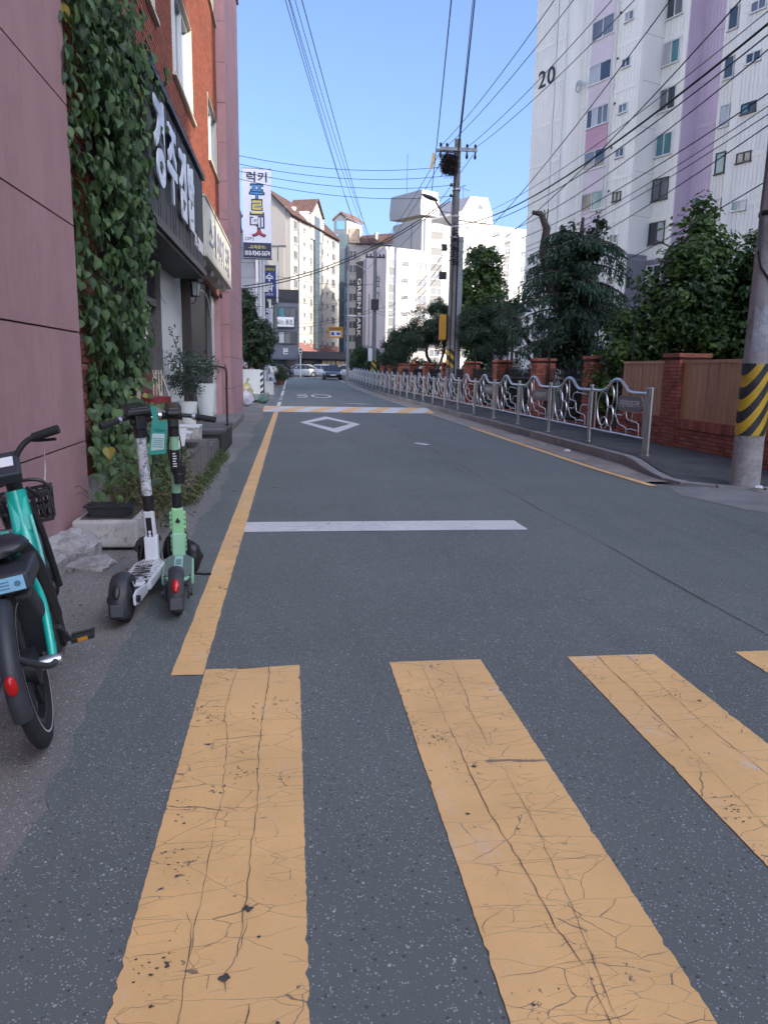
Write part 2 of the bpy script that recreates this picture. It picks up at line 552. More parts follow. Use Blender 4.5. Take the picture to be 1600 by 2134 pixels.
M_wire = simple('black cable', (0.012, 0.013, 0.016), 0.6, var=0)
M_lit = simple('printed white', (0.75, 0.75, 0.76), 0.5, var=0.02)
M_navy = simple('printed navy', (0.012, 0.016, 0.055), 0.5, var=0.02)
M_ink = simple('printed black', (0.012, 0.012, 0.014), 0.55, var=0.02)

# ------------------------------------------------------------------ ground
def sheet(name, rows, mat, parent=None, kind='structure'):
    """rows: list of (Y, [x...], z) cross sections joined into one surface"""
    m = MB()
    idx = []
    for Y, xs, zs in rows:
        zz = zs if isinstance(zs, (list, tuple)) else [zs]*len(xs)
        idx.append(m.pts([(x, Y, z) for x, z in zip(xs, zz)]))
    for (a, b) in zip(range(len(rows)), range(1, len(rows))):
        for k in range(len(rows[a][1])-1):
            m.addf([idx[a]+k, idx[a]+k+1, idx[b]+k+1, idx[b]+k])
    o = m.build(name, mat, parent)
    if kind: o['kind'] = kind
    return o

Ys = [-40, -10, 0, 10, 20, 30, 38] + [38+2*i for i in range(1, 35)] + [120, 200, 400, 900]
sheet('ground', [(Y, [-700, -60, -10, -4, 4, 10, 60, 700], rise(Y)-0.03) for Y in Ys], M_soil)
lot_rows = [(Y, [7.1, 14, 90], rise(Y)-0.015) for Y in Ys[:-3]]
sheet('apartment_yard', lot_rows, simple('yard paving', (0.12, 0.118, 0.112), 0.9, var=0.25, scale=1.2, bumpy=0.3))
Yr = [i*1.0-14 for i in range(0, 120)]
sheet('roadside_apron', [(Y, [-3.2, -2.0, -1.2, -0.55], rise(Y)-0.006) for Y in Yr], M_conc)
# asphalt: ragged worn edge over the concrete on the left; a side street joins on the right near the camera
rg = random.Random(3)
rows = []
Y = -14.0
base_edge = -0.87
while Y < 92:
    step = 0.09 if Y < 12 else (0.4 if Y < 30 else 1.0)
    e = base_edge + 0.05*math.sin(Y*0.9) + 0.028*math.sin(Y*3.1+1) + rg.uniform(-0.022, 0.022)
    if Y < 3.2: e -= 0.08*(3.2-Y)*0.35
    right = 4.85 if Y > 9.5 else (4.85 + (9.5-Y)*4 if Y > 9.0 else 9.0)
    if Y < 8.8: right = 24.0
    if Y > 86: e, right = -30.0, 40.0
    rows.append((Y, [e, 0.0, 2.2, 3.4, 4.6, max(right, 4.7)], rise(Y)))
    Y += step
road = sheet('road', rows, M_asph)
sheet('street_gutter', [(Y, [4.80, 5.1, 5.42], rise(Y)+0.004) for Y in [9.7, 10.2]+[11+i for i in range(0, 77)]], M_gut)
sheet('concrete_patch', [(6.7, [5.6, 6.6, 8.5], 0.004), (7.6, [5.0, 6.4, 9.5], 0.004), (8.6, [4.75, 6.4, 10], 0.004), (9.25, [4.95, 6.4, 10], 0.004)],
      simple('pale patch concrete', (0.23, 0.22, 0.21), 0.85, var=0.2, scale=2, bumpy=0.4, bscale=90, dirt=0.4, dirtcol=(0.07, 0.07, 0.072)))

# construction joint in the asphalt, slightly open
m = MB()
for i in range(60):
    y0, y1 = -2+i*0.8, -2+(i+1)*0.8
    def jx(y): return 2.66 - 0.0*y + 0.012*math.sin(y*2.3) + 0.03*math.sin(y*0.37)
    w = 0.006 + 0.004*math.sin(i*1.7)
    m.poly([(jx(y0)-w, y0, rise(y0)+0.002), (jx(y0)+w, y0, rise(y0)+0.002), (jx(y1)+w, y1, rise(y1)+0.002), (jx(y1)-w, y1, rise(y1)+0.002)])
m.build('road_seam', M_crack, road)

# ------------------------------------------------------------------ painted markings (parts of the road)
def stripe(name, x0, x1, y0, y1, mat, seed, ragged=0.0018, z=0.004, step=0.022, ex=(0, 0)):
    g = random.Random(seed)
    n = max(2, int((y1-y0)/step)); m = MB(); prev = None
    for i in range(n+1):
        t = i/n; y = y0+(y1-y0)*t
        a = x0 + g.uniform(-ragged, ragged); b = x1 + g.uniform(-ragged, ragged)
        a += (0.007 if g.random() < 0.035 else 0); b -= (0.008 if g.random() < 0.035 else 0)
        yl, yr = y, y
        if i == n: yl += ex[0]; yr += ex[1]
        k = m.pts([(a, yl, rise(y)+z), (x0*0.66+x1*0.34, yl*0.66+yr*0.34, rise(y)+z+0.0012), (x0*0.34+x1*0.66, yl*0.34+yr*0.66, rise(y)+z+0.0012), (b, yr, rise(y)+z)])
        if prev is not None:
            for q in range(3): m.addf([prev+q, prev+q+1, k+q+1, k+q])
        prev = k
    return m.build(name, mat, road)

def crack_line(m, pts, w, g, z):
    """a jagged ribbon of uneven width"""
    fine = []
    for a, b in zip(pts, pts[1:]):
        L = math.hypot(b[0]-a[0], b[1]-a[1]); n = max(2, int(L/0.03))
        for i in range(n):
            t = i/n
            fine.append((a[0]+(b[0]-a[0])*t+g.uniform(-1, 1)*0.0042, a[1]+(b[1]-a[1])*t+g.uniform(-1, 1)*0.0042))
    fine.append(pts[-1])
    prev = None
    for i, p in enumerate(fine):
        q = fine[min(i+1, len(fine)-1)]; r_ = fine[max(i-1, 0)]
        d = Vector((q[0]-r_[0], q[1]-r_[1], 0))
        if d.length < 1e-6: d = Vector((0, 1, 0))
        d.normalize(); s = Vector((-d.y, d.x, 0))
        ww = w*0.5*(0.25+1.1*g.random())*(0.3 if i in (0, len(fine)-1) else 1)
        k = m.pts([(p[0]+s.x*ww, p[1]+s.y*ww, z), (p[0]-s.x*ww, p[1]-s.y*ww, z)])
        if prev is not None: m.addf([prev, prev+1, k+1, k])
        prev = k

xs4 = [(-0.42, 0.035), (0.485, 0.955), (1.415, 1.89), (2.345, 2.81), (3.27, 3.73), (4.2, 4.66), (5.12, 5.58)]
for si, (a, b) in enumerate(xs4):
    st = stripe('crosswalk_stripe', a, b, -0.6, 3.535, M_yel2 if si in (2, 4) else M_yel, 20+si, ex=(-0.05 if si == 0 else 0, 0))
    g = random.Random(40+si)
    if si > 3: continue
    m = MB(); z = 0.0078
    # two seams along the stripe that wander and step sideways
    seams = []
    for fx in (0.34, 0.67):
        pts = []; y = 3.53; x = a+(b-a)*fx
        while y > 0.6:
            pts.append((x, y)); y -= g.uniform(0.12, 0.3); x += g.uniform(-0.010, 0.010)
            if g.random() < 0.14: x += g.uniform(-0.045, 0.045)
            x = min(max(x, a+(b-a)*(fx-0.15)), a+(b-a)*(fx+0.15))
        seams.append(pts)
        i0 = 0
        while i0 < len(pts)-1:
            i1 = min(len(pts)-1, i0+g.randint(3, 9))
            crack_line(m, pts[i0:i1+1], g.uniform(0.0013, 0.003), g, z)
            i0 = i1 if g.random() < 0.7 else i1+1
    # cross cracks
    y = 3.4
    while y > 0.8:
        y -= g.uniform(0.14, 0.42)
        r0 = g.random(); sl = g.uniform(-0.02, 0.05)
        x0_, x1_ = (a+0.004, b-0.004) if r0 < 0.33 else ((a+0.004, seams[g.choice((0, 1))][0][0]) if r0 < 0.66 else (seams[g.choice((0, 1))][0][0], b-0.004))
        n = 5
        pts = [(x0_+(x1_-x0_)*i/n, y+sl*i/n+g.uniform(-0.014, 0.014)) for i in range(n+1)]
        crack_line(m, pts, g.choice((0.0008, 0.0011, 0.0015)), g, z+0.0002)
    # a few stray diagonal branches near the camera
    for _ in range(2):
        x = g.uniform(a+0.05, b-0.05); y = g.uniform(1.3, 2.2); pts = [(x, y)]
        ang = g.uniform(-2.4, -0.7)
        for _k in range(4):
            ang += g.uniform(-0.5, 0.5); x += 0.05*math.cos(ang); y += 0.06*math.sin(ang)
            x = min(max(x, a+0.01), b-0.01); pts.append((x, y))
        crack_line(m, pts, 0.0016, g, z+0.0004)
    # chipped spots and tar drops
    for _ in range(7 if si == 0 else 3):
        cx, cy = g.choice((g.uniform(a+0.02, a+0.1), g.uniform(a+0.05, b-0.05))), g.uniform(1.6, 3.3)
        for _q in range(g.randint(8, 22)):
            x, y, r0 = cx+g.gauss(0, 0.03), cy+g.gauss(0, 0.035), g.uniform(0.0012, 0.0055)
            if not a+0.008 < x < b-0.008: continue
            m.poly([(x+r0*g.uniform(0.5, 1.6)*math.cos(6.283*k/7), y+0.7*r0*g.uniform(0.5, 1.3)*math.sin(6.283*k/7), z+0.0006) for k in range(7)])
    for _ in range(8 if si == 0 else 5):
        x = g.uniform(a+0.02, b-0.03); y = g.uniform(1.3, 3.5); r0 = g.uniform(0.003, 0.012) if g.random() < 0.88 else g.uniform(0.014, 0.022)
        n = 9
        m.poly([(x+r0*g.uniform(0.35, 1.3)*math.cos(6.283*k/n), y+0.8*r0*g.uniform(0.35, 1.3)*math.sin(6.283*k/n), z+0.0006) for k in range(n)])
    m.build('paint_crack', M_crack, st)['kind'] = 'stuff'

yl = stripe('edge_line', -0.575, -0.425, 3.45, 25.7, M_yel, 61, ragged=0.003, step=0.1)
m = MB(); g = random.Random(5); y = 3.6
while y < 14:
    x0_, x1_ = (-0.57, -0.43) if g.random() < 0.5 else ((-0.57, -0.48) if g.random() < 0.5 else (-0.52, -0.43))
    crack_line(m, [(x0_, y+g.uniform(-.01, .01)), ((x0_+x1_)/2, y+g.uniform(-.012, .012)), (x1_, y+g.uniform(-.01, .01))], g.choice((0.0012, 0.002)), g, 0.0076)
    y += g.uniform(0.12, 0.4)
m.build('paint_crack', M_crack, yl)['kind'] = 'stuff'
stop = stripe('stop_line', -0.44, 2.2, 6.66, 7.1, M_wht, 62, step=0.04, ragged=0.008)
m = MB(); g = random.Random(9)
for fy in (6.78, 6.86, 6.93, 7.0):
    x = -0.42; pts = []
    while x < 2.18: pts.append((x, fy+g.uniform(-0.012, 0.012))); x += g.uniform(0.08, 0.2)
    k0 = g.randint(0, 3); crack_line(m, pts[k0:], 0.0022, g, 0.0076)
for fx in (0.22, 0.8, 1.05):
    crack_line(m, [(fx, 6.67), (fx+0.04, 6.8), (fx-0.02, 6.95), (fx+0.05, 7.09)], 0.0025, g, 0.0078)
m.build('paint_crack', M_crack, stop)['kind'] = 'stuff'
# hollow diamond
O_ = [(0.24, 20.85), (1.05, 17.45), (1.86, 20.3), (1.06, 23.6)]
I_ = [(0.50, 20.75), (1.05, 18.75), (1.60, 20.4), (1.06, 22.3)]
m = MB()
for i in range(4):
    j = (i+1) % 4
    m.poly([(O_[i][0], O_[i][1], 0.004), (O_[j][0], O_[j][1], 0.004), (I_[j][0], I_[j][1], 0.004), (I_[i][0], I_[i][1], 0.004)])
m.build('diamond_marking', M_wht, road)
# faded edge line beside the gutter: bright near the corner, almost gone farther on
m = MB()
def gl(y): return 4.68 + 0.0*y + (0.24*max(0, 11.5-y)**1.3*0.12) + 0.004*(y-11)
pts = [9.3+0.35*i for i in range(30)]
for a, b in zip(pts, pts[1:]):
    m.poly([(gl(a)-0.06, a, 0.0085), (gl(a)+0.06, a, 0.0085), (gl(b)+0.06, b, 0.0085), (gl(b)-0.06, b, 0.0085)])
m.build('gutter_line', M_yel, road)
m = MB()
for i in range(54):
    a, b = 19.6+i, 20.6+i
    m.poly([(4.70, a, rise(a)+0.0085), (4.81, a, rise(a)+0.0085), (4.81, b, rise(b)+0.0085), (4.70, b, rise(b)+0.0085)])
m.build('gutter_line', road_paint('pale worn paint', (0.36, 0.32, 0.26), wear=1.2, grime=0.7), road)
m = MB()
for a, b in [(30, 33.5), (36, 36.8), (38.4, 39.2), (41, 50), (52, 74)]:
    n = max(1, int((b-a)/2))
    for i in range(n):
        p, q = a+(b-a)*i/n, a+(b-a)*(i+1)/n
        m.poly([(-0.56, p, rise(p)+0.005), (-0.42, p, rise(p)+0.005), (-0.42, q, rise(q)+0.005), (-0.56, q, rise(q)+0.005)])
m.build('edge_line', M_wht, road)
m = MB()
for a, b, x0_, x1_ in [(86.5, 87.3, -0.3, 4.7), (91, 91.5, 1, 3.5)]:
    m.poly([(x0_, a, rise(a)+0.012), (x1_, a, rise(a)+0.012), (x1_, b, rise(b)+0.012), (x0_, b, rise(b)+0.012)])
m.build('stop_line', M_wht, road)
# speed-limit numerals stretched along the lane: an oval ring and a 3
m = MB()
def ring(cx, cy, rx, ry, w, t0, t1, n=40):
    for i in range(n):
        a, b = t0+(t1-t0)*i/n, t0+(t1-t0)*(i+1)/n
        P_ = lambda t, k: (cx+(rx-k*w)*math.cos(t), cy+(ry-k*w*5)*math.sin(t), rise(cy)+0.02)
        m.poly([P_(a, 0), P_(b, 0), P_(b, 1), P_(a, 1)])
ring(1.62, 41.2, 0.55, 2.7, 0.13, 0, 2*math.pi)
ring(0.50, 42.6, 0.40, 1.35, 0.12, -2.0, 2.2); ring(0.50, 40.0, 0.40, 1.35, 0.12, -2.2, 2.0)
m.build('speed_numeral', M_wht, road)
# thin white marks; the nearer one is a sunlight streak painted on the road
m = MB()
for (x, y, l, w) in [(2.62, 14.9, 0.16, 0.03), (2.9, 32.6, 0.7, 0.05)]:
    m.poly([(x-l, y+0.15, 0.004), (x+l*0.2, y-0.25, 0.004), (x+l, y-0.1, 0.004), (x-l*0.3, y+0.25, 0.004)])
m.build('sun_streak_scuff', M_wht, road)

# speed bump: low rounded hump with slanted yellow and white bands
BX0, BX1, BY0, BY1, BH = -0.95, 4.95, 25.85, 29.0, 0.10
bumpo = thing('speed_bump', 'low speed bump with slanted yellow and white painted bands across the road', 'speed bump', (0, BY0, 0))
def bz(y): return 0.004 + BH*math.sin(math.pi*min(max((y-BY0)/(BY1-BY0), 0), 1))**0.8
ny = 14
def band(m, xa, xb, sl):
    """one slanted band clipped to the hump"""
    prev = None
    for j in range(ny+1):
        y = BY0+(BY1-BY0)*j/ny; o_ = sl*j/ny
        p, q = min(max(xa+o_, BX0), BX1), min(max(xb+o_, BX0), BX1)
        k = m.pts([(p, y-BY0, bz(y)), (q, y-BY0, bz(y))])
        if prev is not None: m.addf([prev, prev+1, k+1, k])
        prev = k
w_ = 0.50; i = 0; x = BX0-1.5
while x < BX1:
    if x + w_ + 1.4 > BX0:
        m = MB(); band(m, x, x+w_, 1.4)
        m.build('paint_band', M_yel if i % 2 == 0 else M_wht, bumpo)
    x += w_; i += 1

# ------------------------------------------------------------------ pavement on the right with kerb stones
def walk_h(y):
    if y >= 11.6: return 0.15
    if y <= 9.5: return 0.03
    t = (y-9.5)/2.1
    return 0.03+0.12*t*t*(3-2*t)
def walk_x(y):
    pts = [(8.86, 7.2), (8.95, 6.3), (9.1, 5.75), (9.3, 5.42), (9.6, 5.26), (10.0, 5.22), (10.6, 5.30), (11.2, 5.42), (11.6, 5.47), (200, 5.47)]
    for (a, xa), (b, xb) in zip(pts, pts[1:]):
        if a <= y <= b: return xa+(xb-xa)*(y-a)/(b-a)
    return 7.2
wy = [8.86, 8.95, 9.1, 9.3, 9.6, 10.0, 10.6, 11.2, 11.6] + [12.5+i for i in range(0, 74)]
walk = sheet('sidewalk', [(y, [walk_x(y)+(0.12 if y > 9.3 else 0.0), 6.3 if y > 9.1 else max(6.4, walk_x(y)+.05), 6.8, 7.35, 9.5 if y < 10 else 7.4], rise(y)+walk_h(y)-0.004) for y in wy], M_pave)
ks = MB(); ks.box(-0.075, 0.075, 0.004, 0.988, -0.17, 0.0)
ksm = ks.mesh('kerb_stone', M_kerb)
y = 11.6
while y < 84:
    o = put(ksm, 'kerb_stone', walk, (5.47+rnd.uniform(-0.006, 0.006), y, rise(y)+0.152+rnd.uniform(-0.004, 0.004)))
    md = None
    y += 1.0
yy = [11.6, 11.15, 10.7, 10.25, 9.85, 9.5, 9.2, 9.0, 8.9]
for a, b in zip(yy, yy[1:]):
    m = MB(); p0 = Vector((walk_x(a), a, walk_h(a)+0.002)); p1 = Vector((walk_x(b), b, walk_h(b)+0.002))
    d = (p1-p0); d.z = 0; d.normalize(); s = Vector((-d.y, d.x, 0))*0.075
    e0, e1 = p0+d*0.006, p1-d*0.006
    top = [e0-s, e0+s, e1+s, e1-s]; dn = Vector((0, 0, -0.16))
    k = m.pts([t+dn for t in top]+top)
    for q in ((0,3,2,1),(4,5,6,7),(0,1,5,4),(1,2,6,5),(2,3,7,6),(3,0,4,7)): m.addf([k+i for i in q])
    m.build('kerb_stone', M_kerb, walk)
# left pavement beyond the bump
sheet('left_sidewalk', [(Y, [-3.6, -2.2, -1.35], rise(Y)+0.10) for Y in [33+i*1.5 for i in range(32)]], M_conc)
y = 33
lw = bpy.data.objects['left_sidewalk']
while y < 80:
    put(ksm, 'kerb_stone', lw, (-1.29, y, rise(y)+0.115)); y += 1.0

# ------------------------------------------------------------------ bits of litter and fallen leaves
g = random.Random(77)
m = MB()
for _ in range(420):
    r_ = g.random()
    if r_ < 0.45: x, y = g.uniform(5.0, 5.38), g.uniform(9.8, 30)
    elif r_ < 0.7: x, y = g.uniform(6.2, 7.0), g.uniform(9.3, 26)
    else: x, y = g.uniform(-1.7, -0.95), g.uniform(3.2, 9)
    z = 0.012 if x < 5.4 else walk_h(y)+0.012
    s = g.uniform(0.008, 0.025); a = g.uniform(0, 6.3); c_, d_ = math.cos(a)*s, math.sin(a)*s
    m.tint = g.random()
    m.poly([(x-c_, y-d_, z), (x+d_*0.5, y-c_*0.5, z+s*0.3), (x+c_, y+d_, z+s*0.1), (x-d_*0.5, y+c_*0.5, z+s*0.35)])
props(m.build('leaf_litter', leaf_mat('dry leaf', (0.06, 0.04, 0.02), (0.16, 0.11, 0.05), trans=0.05)), kind='stuff')
m = MB()
for _ in range(2200):
    x, y = g.uniform(-1.75, -0.97)-0.05*g.random(), g.uniform(2.3, 8.5)
    s = g.uniform(0.0015, 0.005) if g.random() < 0.985 else g.uniform(0.008, 0.014)
    m.tint = g.random()
    m.blob((x, y, s*0.4), (s, s*g.uniform(0.6, 1), s*0.7), 5, 3, 0.2, g)
props(m.build('gravel', simple('gravel grit', (0.22, 0.21, 0.2), 0.9, var=0.3, scale=80, tint=0.5)), kind='stuff')
lit = [((5.18, 13.6, 0.02), 0.07, 'crumpled white paper scrap lying in the gutter near the bump'), ((5.95, 8.84, 0.06), 0.06, 'crumpled white paper scrap at the foot of the striped pole'),]
for (c, s, lb) in lit:
    m = MB(); m.blob((0, 0, 0), (s, s*0.7, s*0.35), 9, 6, 0.3, g)
    props(m.build('paper_scrap', M_lit, loc=c), lb, 'litter')

# ------------------------------------------------------------------ steel guard railing along the pavement
RX = 5.80
PL = 2.36
def catmull(pts, n=6):
    out = []
    P_ = [pts[0]]+list(pts)+[pts[-1]]
    for i in range(1, len(P_)-2):
        p0, p1, p2, p3 = [Vector(q) for q in P_[i-1:i+3]]
        for k in range(n):
            t = k/n
            out.append(0.5*((2*p1)+(-p0+p2)*t+(2*p0-5*p1+4*p2-p3)*t*t+(-p0+3*p1-3*p2+p3)*t**3))
    out.append(Vector(pts[-1]))
    return out
# panel frame: local y runs from the near post (0) to the far post (PL)
def rail_meshes():
    D = {}
    m = MB()
    m.tube([(0, 0.05, -0.02), (0, 0.05, 1.07)], 0.042, 12)
    m.lathe([(0.042, 0), (0.05, 0.004), (0.05, 0.022), (0.03, 0.034)], 12, (0, 0.05, 1.07))
    m.lathe([(0.07, 0), (0.07, 0.012), (0.045, 0.02)], 12, (0, 0.05, -0.005))
    D['post'] = m.mesh('post', M_steel, 50)
    m = MB()
    top = [(0, 0.1, 1.0), (0, 0.55, 1.0), (0, 0.78, 1.02), (0, 0.95, 1.10), (0, 1.12, 1.19), (0, 1.3, 1.215), (0, 1.48, 1.18), (0, 1.62, 1.1), (0, 1.78, 1.03), (0, 1.95, 1.0), (0, PL-0.0, 1.0)]
    m.tube(catmull(top, 4), 0.030, 10)
    D['top_rail'] = m.mesh('top_rail', M_steel, 60)
    m = MB(); m.tube([(0, 0.09, 0.26), (0, PL, 0.26)], 0.022, 8)
    D['bottom_rail'] = m.mesh('bottom_rail', M_steel, 60)
    m = MB(); m.tube([(0, 0, 0.26), (0, 0, 1.0)], 0.019, 8)
    D['upright'] = m.mesh('upright', M_steel, 60)
    m = MB(); m.tube([(0, math.cos(2*math.pi*k/28), math.sin(2*math.pi*k/28)) for k in range(28)], 0.05, 6, closed=True)
    D['ring'] = m.mesh('ring', M_steel, 60)
    m = MB()
    rods = [
        [(0, 1.30, 1.18), (0, 1.27, 0.95), (0, 1.25, 0.78), (0, 1.30, 0.62), (0, 1.42, 0.46), (0, 1.46, 0.36), (0, 1.43, 0.27)],
        [(0, 1.25, 0.80), (0, 1.12, 0.76), (0, 0.92, 0.75), (0, 0.86, 0.68), (0, 0.80, 0.55), (0, 0.62, 0.52), (0, 0.40, 0.50), (0, 0.34, 0.44), (0, 0.32, 0.27)],
        [(0, 1.06, 0.75), (0, 1.02, 0.88), (0, 0.90, 0.92), (0, 0.62, 0.92), (0, 0.3, 0.90)],
        [(0, 0.86, 0.68), (0, 1.0, 0.60), (0, 1.2, 0.60)],
        [(0, 1.30, 0.62), (0, 1.12, 0.44), (0, 0.86, 0.40), (0, 0.80, 0.33), (0, 0.82, 0.27)],
        [(0, 0.80, 0.36), (0, 0.6, 0.38), (0, 0.4, 0.37)],
        [(0, 0.62, 0.52), (0, 0.58, 0.66), (0, 0.42, 0.70), (0, 0.25, 0.70)],
    ]
    for rdd in rods: m.tube(catmull(rdd, 4), 0.0115, 6)
    D['lattice'] = m.mesh('lattice', M_steel, 70)
    m = MB()
    y0, y1, z0, z1, c = 0.24, 1.18, 0.68, 0.94, 0.06
    P_ = [(-0.015, y0+c, z0), (-0.015, y1-c, z0), (-0.015, y1, z0+c), (-0.015, y1, z1-c), (-0.015, y1-c, z1), (-0.015, y0+c, z1), (-0.015, y0, z1-c), (-0.015, y0, z0+c)]
    m.prism(P_, (0.03, 0, 0))
    D['name_plate'] = m.mesh('name_plate', simple('grey enamel plate', (0.19, 0.185, 0.19), 0.5, var=0.1))
    return D
RM = rail_meshes()
RINGS = [(1.86, 0.67, 0.25, 0.33), (1.55, 0.90, 0.17, 0.21), (1.52, 0.55, 0.16, 0.20), (1.78, 0.40, 0.15, 0.13)]
n_rail = 28
place = ['nearest the striped pole, at the open end of the row', 'second from the open end of the row', 'third from the open end of the row', 'fourth from the open end of the row', 'fifth from the open end of the row', 'sixth from the open end of the row']
for i in range(n_rail):
    y = 11.70+i*PL; 
    plate = i in (0, 2, 4, 7, 10, 13)
    if i == 0: lab = 'curved steel railing panel with a grey lettered plate, nearest the striped pole'
    elif i < 6: lab = 'curved steel railing panel %s, %s from the end by the striped pole' % ('with a grey plate' if plate else 'without a plate', ['', 'second', 'third', 'fourth', 'fifth', 'sixth'][i])
    else: lab = '%s steel railing panel counted from the open end by the striped pole%s' % (['seventh','eighth','ninth','tenth','eleventh','twelfth','thirteenth','fourteenth','fifteenth','sixteenth','seventeenth','eighteenth','nineteenth','twentieth','twenty-first','twenty-second','twenty-third','twenty-fourth','twenty-fifth','twenty-sixth','twenty-seventh','twenty-eighth'][i-6], ', plated' if plate else '')
    t = thing('guard_railing', lab, 'railing', (RX, y, rise(y)+0.15), math.atan2(0.02, 1)*0, 'steel railing panels along the right kerb')
    t.rotation_euler.x = math.atan2(rise(y+PL)-rise(y), PL)
    put(RM['post'], 'post', t); 
    put(RM['top_rail'], 'top_rail', t); put(RM['bottom_rail'], 'bottom_rail', t)
    put(RM['upright'], 'upright', t, (0, 0.17, 0)); put(RM['upright'], 'upright', t, (0, 2.2, 0))
    for (cy, cz, ry, rz) in RINGS:
        put(RM['ring'], 'ring', t, (0, cy, cz), None, (0.3, ry*0.94, rz*0.94))
    put(RM['lattice'], 'lattice', t)
    if plate:
        pl_ = put(RM['name_plate'], 'name_plate', t)
        text('zone', M_lit, pl_, frame_m((-0.016, 0.71, 0.81), (0, -1, 0), (0, 0, 1), (-1, 0, 0)), w=0.74, h=0.13)
    if i == 0:
        pass
    if i == n_rail-1: put(RM['post'], 'post', t, (0, PL, 0))
# near end carries a double post
t0_ = bpy.data.objects['guard_railing']
put(RM['post'], 'post', t0_, (0.0, -0.1, 0))

# ------------------------------------------------------------------ brick pillars, boards and bars of the apartment fence
FX = 7.05     # street face of the fence
bm_ = MB(); bm_.box(0.004, 0.19, 0.0, 0.09, 0, 0.057)
def brick_mesh(l, w, h, name='brick', mat=M_brickred, jit=0.0):
    m = MB(); m.box(-l/2, l/2, -w/2, w/2, -h/2, h/2)
    return m.mesh(name, mat)
BS = brick_mesh(0.19, 0.09, 0.058); BH_ = brick_mesh(0.09, 0.09, 0.058)
BSV = brick_mesh(0.058, 0.09, 0.17)
def pillar(y0, label, w=0.6, h=1.68, detailed=True):
    """square pillar, bricks laid round a mortar core"""
    g = random.Random(int(y0*10))
    z0 = rise(y0)+0.10
    t = thing('brick_pillar', label, 'brick pillar', (FX, y0, z0), 0, 'red brick pillars of the apartment fence')
    m = MB(); m.box(0.012, w-0.012, 0.012, w-0.012, -0.2, h); m.build('mortar_core', M_mortar_red, t)
    m = MB(); m.box(-0.02, w+0.02, -0.02, w+0.02, h, h+0.075); m.build('cap', M_brickred, t, bevel=0.006)
    n = int(h/0.068)
    if not detailed:
        m = MB()
        for r_ in range(n):
            m.tint = g.uniform(-0.5, 0.5); o_ = 0.05 if r_ % 2 else 0
            k = 3
            for i in range(k):
                m.tint = g.uniform(-0.5, 0.5)
                a = i*w/k+0.005; b = (i+1)*w/k-0.005
                m.box(a, b, -0.003, 0.02, r_*0.068+0.005, r_*0.068+0.063); m.box(-0.003, 0.02, a, b, r_*0.068+0.005, r_*0.068+0.063)
        m.build('brickwork', M_brickred, t)['kind'] = 'stuff'
        return t
    for r_ in range(n):
        z = r_*0.068+0.034
        for face in (0, 1):
            x = 0.0; first = (r_+face) % 2 == 0
            while x < w-0.02:
                l = 0.09 if (first and x == 0) else 0.19
                l = min(l, w-x)
                if l < 0.05: break
                me = BH_ if l < 0.12 else BS
                c = x+l/2; jx = g.uniform(-0.003, 0.003)
                if face == 0:   # street face (normal -x): bricks run along y
                    o = put(me, 'brick', t, (0.045-0.004+jx, c, z), (0, 0, R(90)), ((l-0.01)/(0.09 if me is BH_ else 0.19), 1, 1))
                else:           # face towards the camera (normal -y)
                    o = put(me, 'brick', t, (c, 0.045-0.004+jx, z), None, ((l-0.01)/(0.09 if me is BH_ else 0.19), 1, 1))
                x += l+0.0
    return t
pillar(13.2, 'thick red brick pillar between the two tan board panels')
pillar(17.2, 'red brick pillar right of the cedar trunk, between black bars', 0.6, 1.70)
pillar(21.3, 'red brick pillar left of the cedar trunk, behind the railing', 0.55, 1.70)
pillar(25.6, 'red brick pillar by a thin bare stem, smaller in the distance', 0.55, 1.70)
for k, yv in enumerate((30.2, 35, 40, 45, 50, 55, 60)):
    pillar(yv, '%s red brick fence pillar left of the nest pole, counted away from the camera' % ['first','second','third','fourth','fifth','sixth','seventh'][k], 0.55, 1.70, detailed=False)

# low brick wall under the tan boards
def low_wall(y0, y1, label):
    g = random.Random(int(y0*7))
    t = thing('low_brick_wall', label, 'brick wall', (FX, y0, 0.08))
    L = y1-y0
    m = MB(); m.box(0.04, 0.24, 0, L, -0.2, 0.42); m.build('mortar_core', M_mortar_red, t)
    for r_ in range(6):
        x = -0.1 if r_ % 2 else 0
        while x < L:
            l = 0.2
            a, b = max(x, 0), min(x+l, L)
            if b-a > 0.04:
                put(BS, 'brick', t, (0.075+g.uniform(-.003, .003), (a+b)/2, r_*0.068+0.034), (0, 0, R(90)), ((b-a-0.01)/0.19, 1, 1))
            x += l
    x = 0.0
    while x < L-0.05:
        put(BSV, 'soldier_brick', t, (0.055, x+0.034, 0.42+0.085), (0, 0, R(90)), (1, 1, 1)); x += 0.068
    m = MB(); m.box(0.1, 0.24, 0, L, 0.42, 0.585); m.build('coping_core', M_mortar_red, t)
    return t
low_wall(9.3, 13.2, 'low red brick wall under the tan boards behind the striped pole')
low_wall(13.8, 15.75, 'low red brick wall under the tan boards left of the thick pillar')

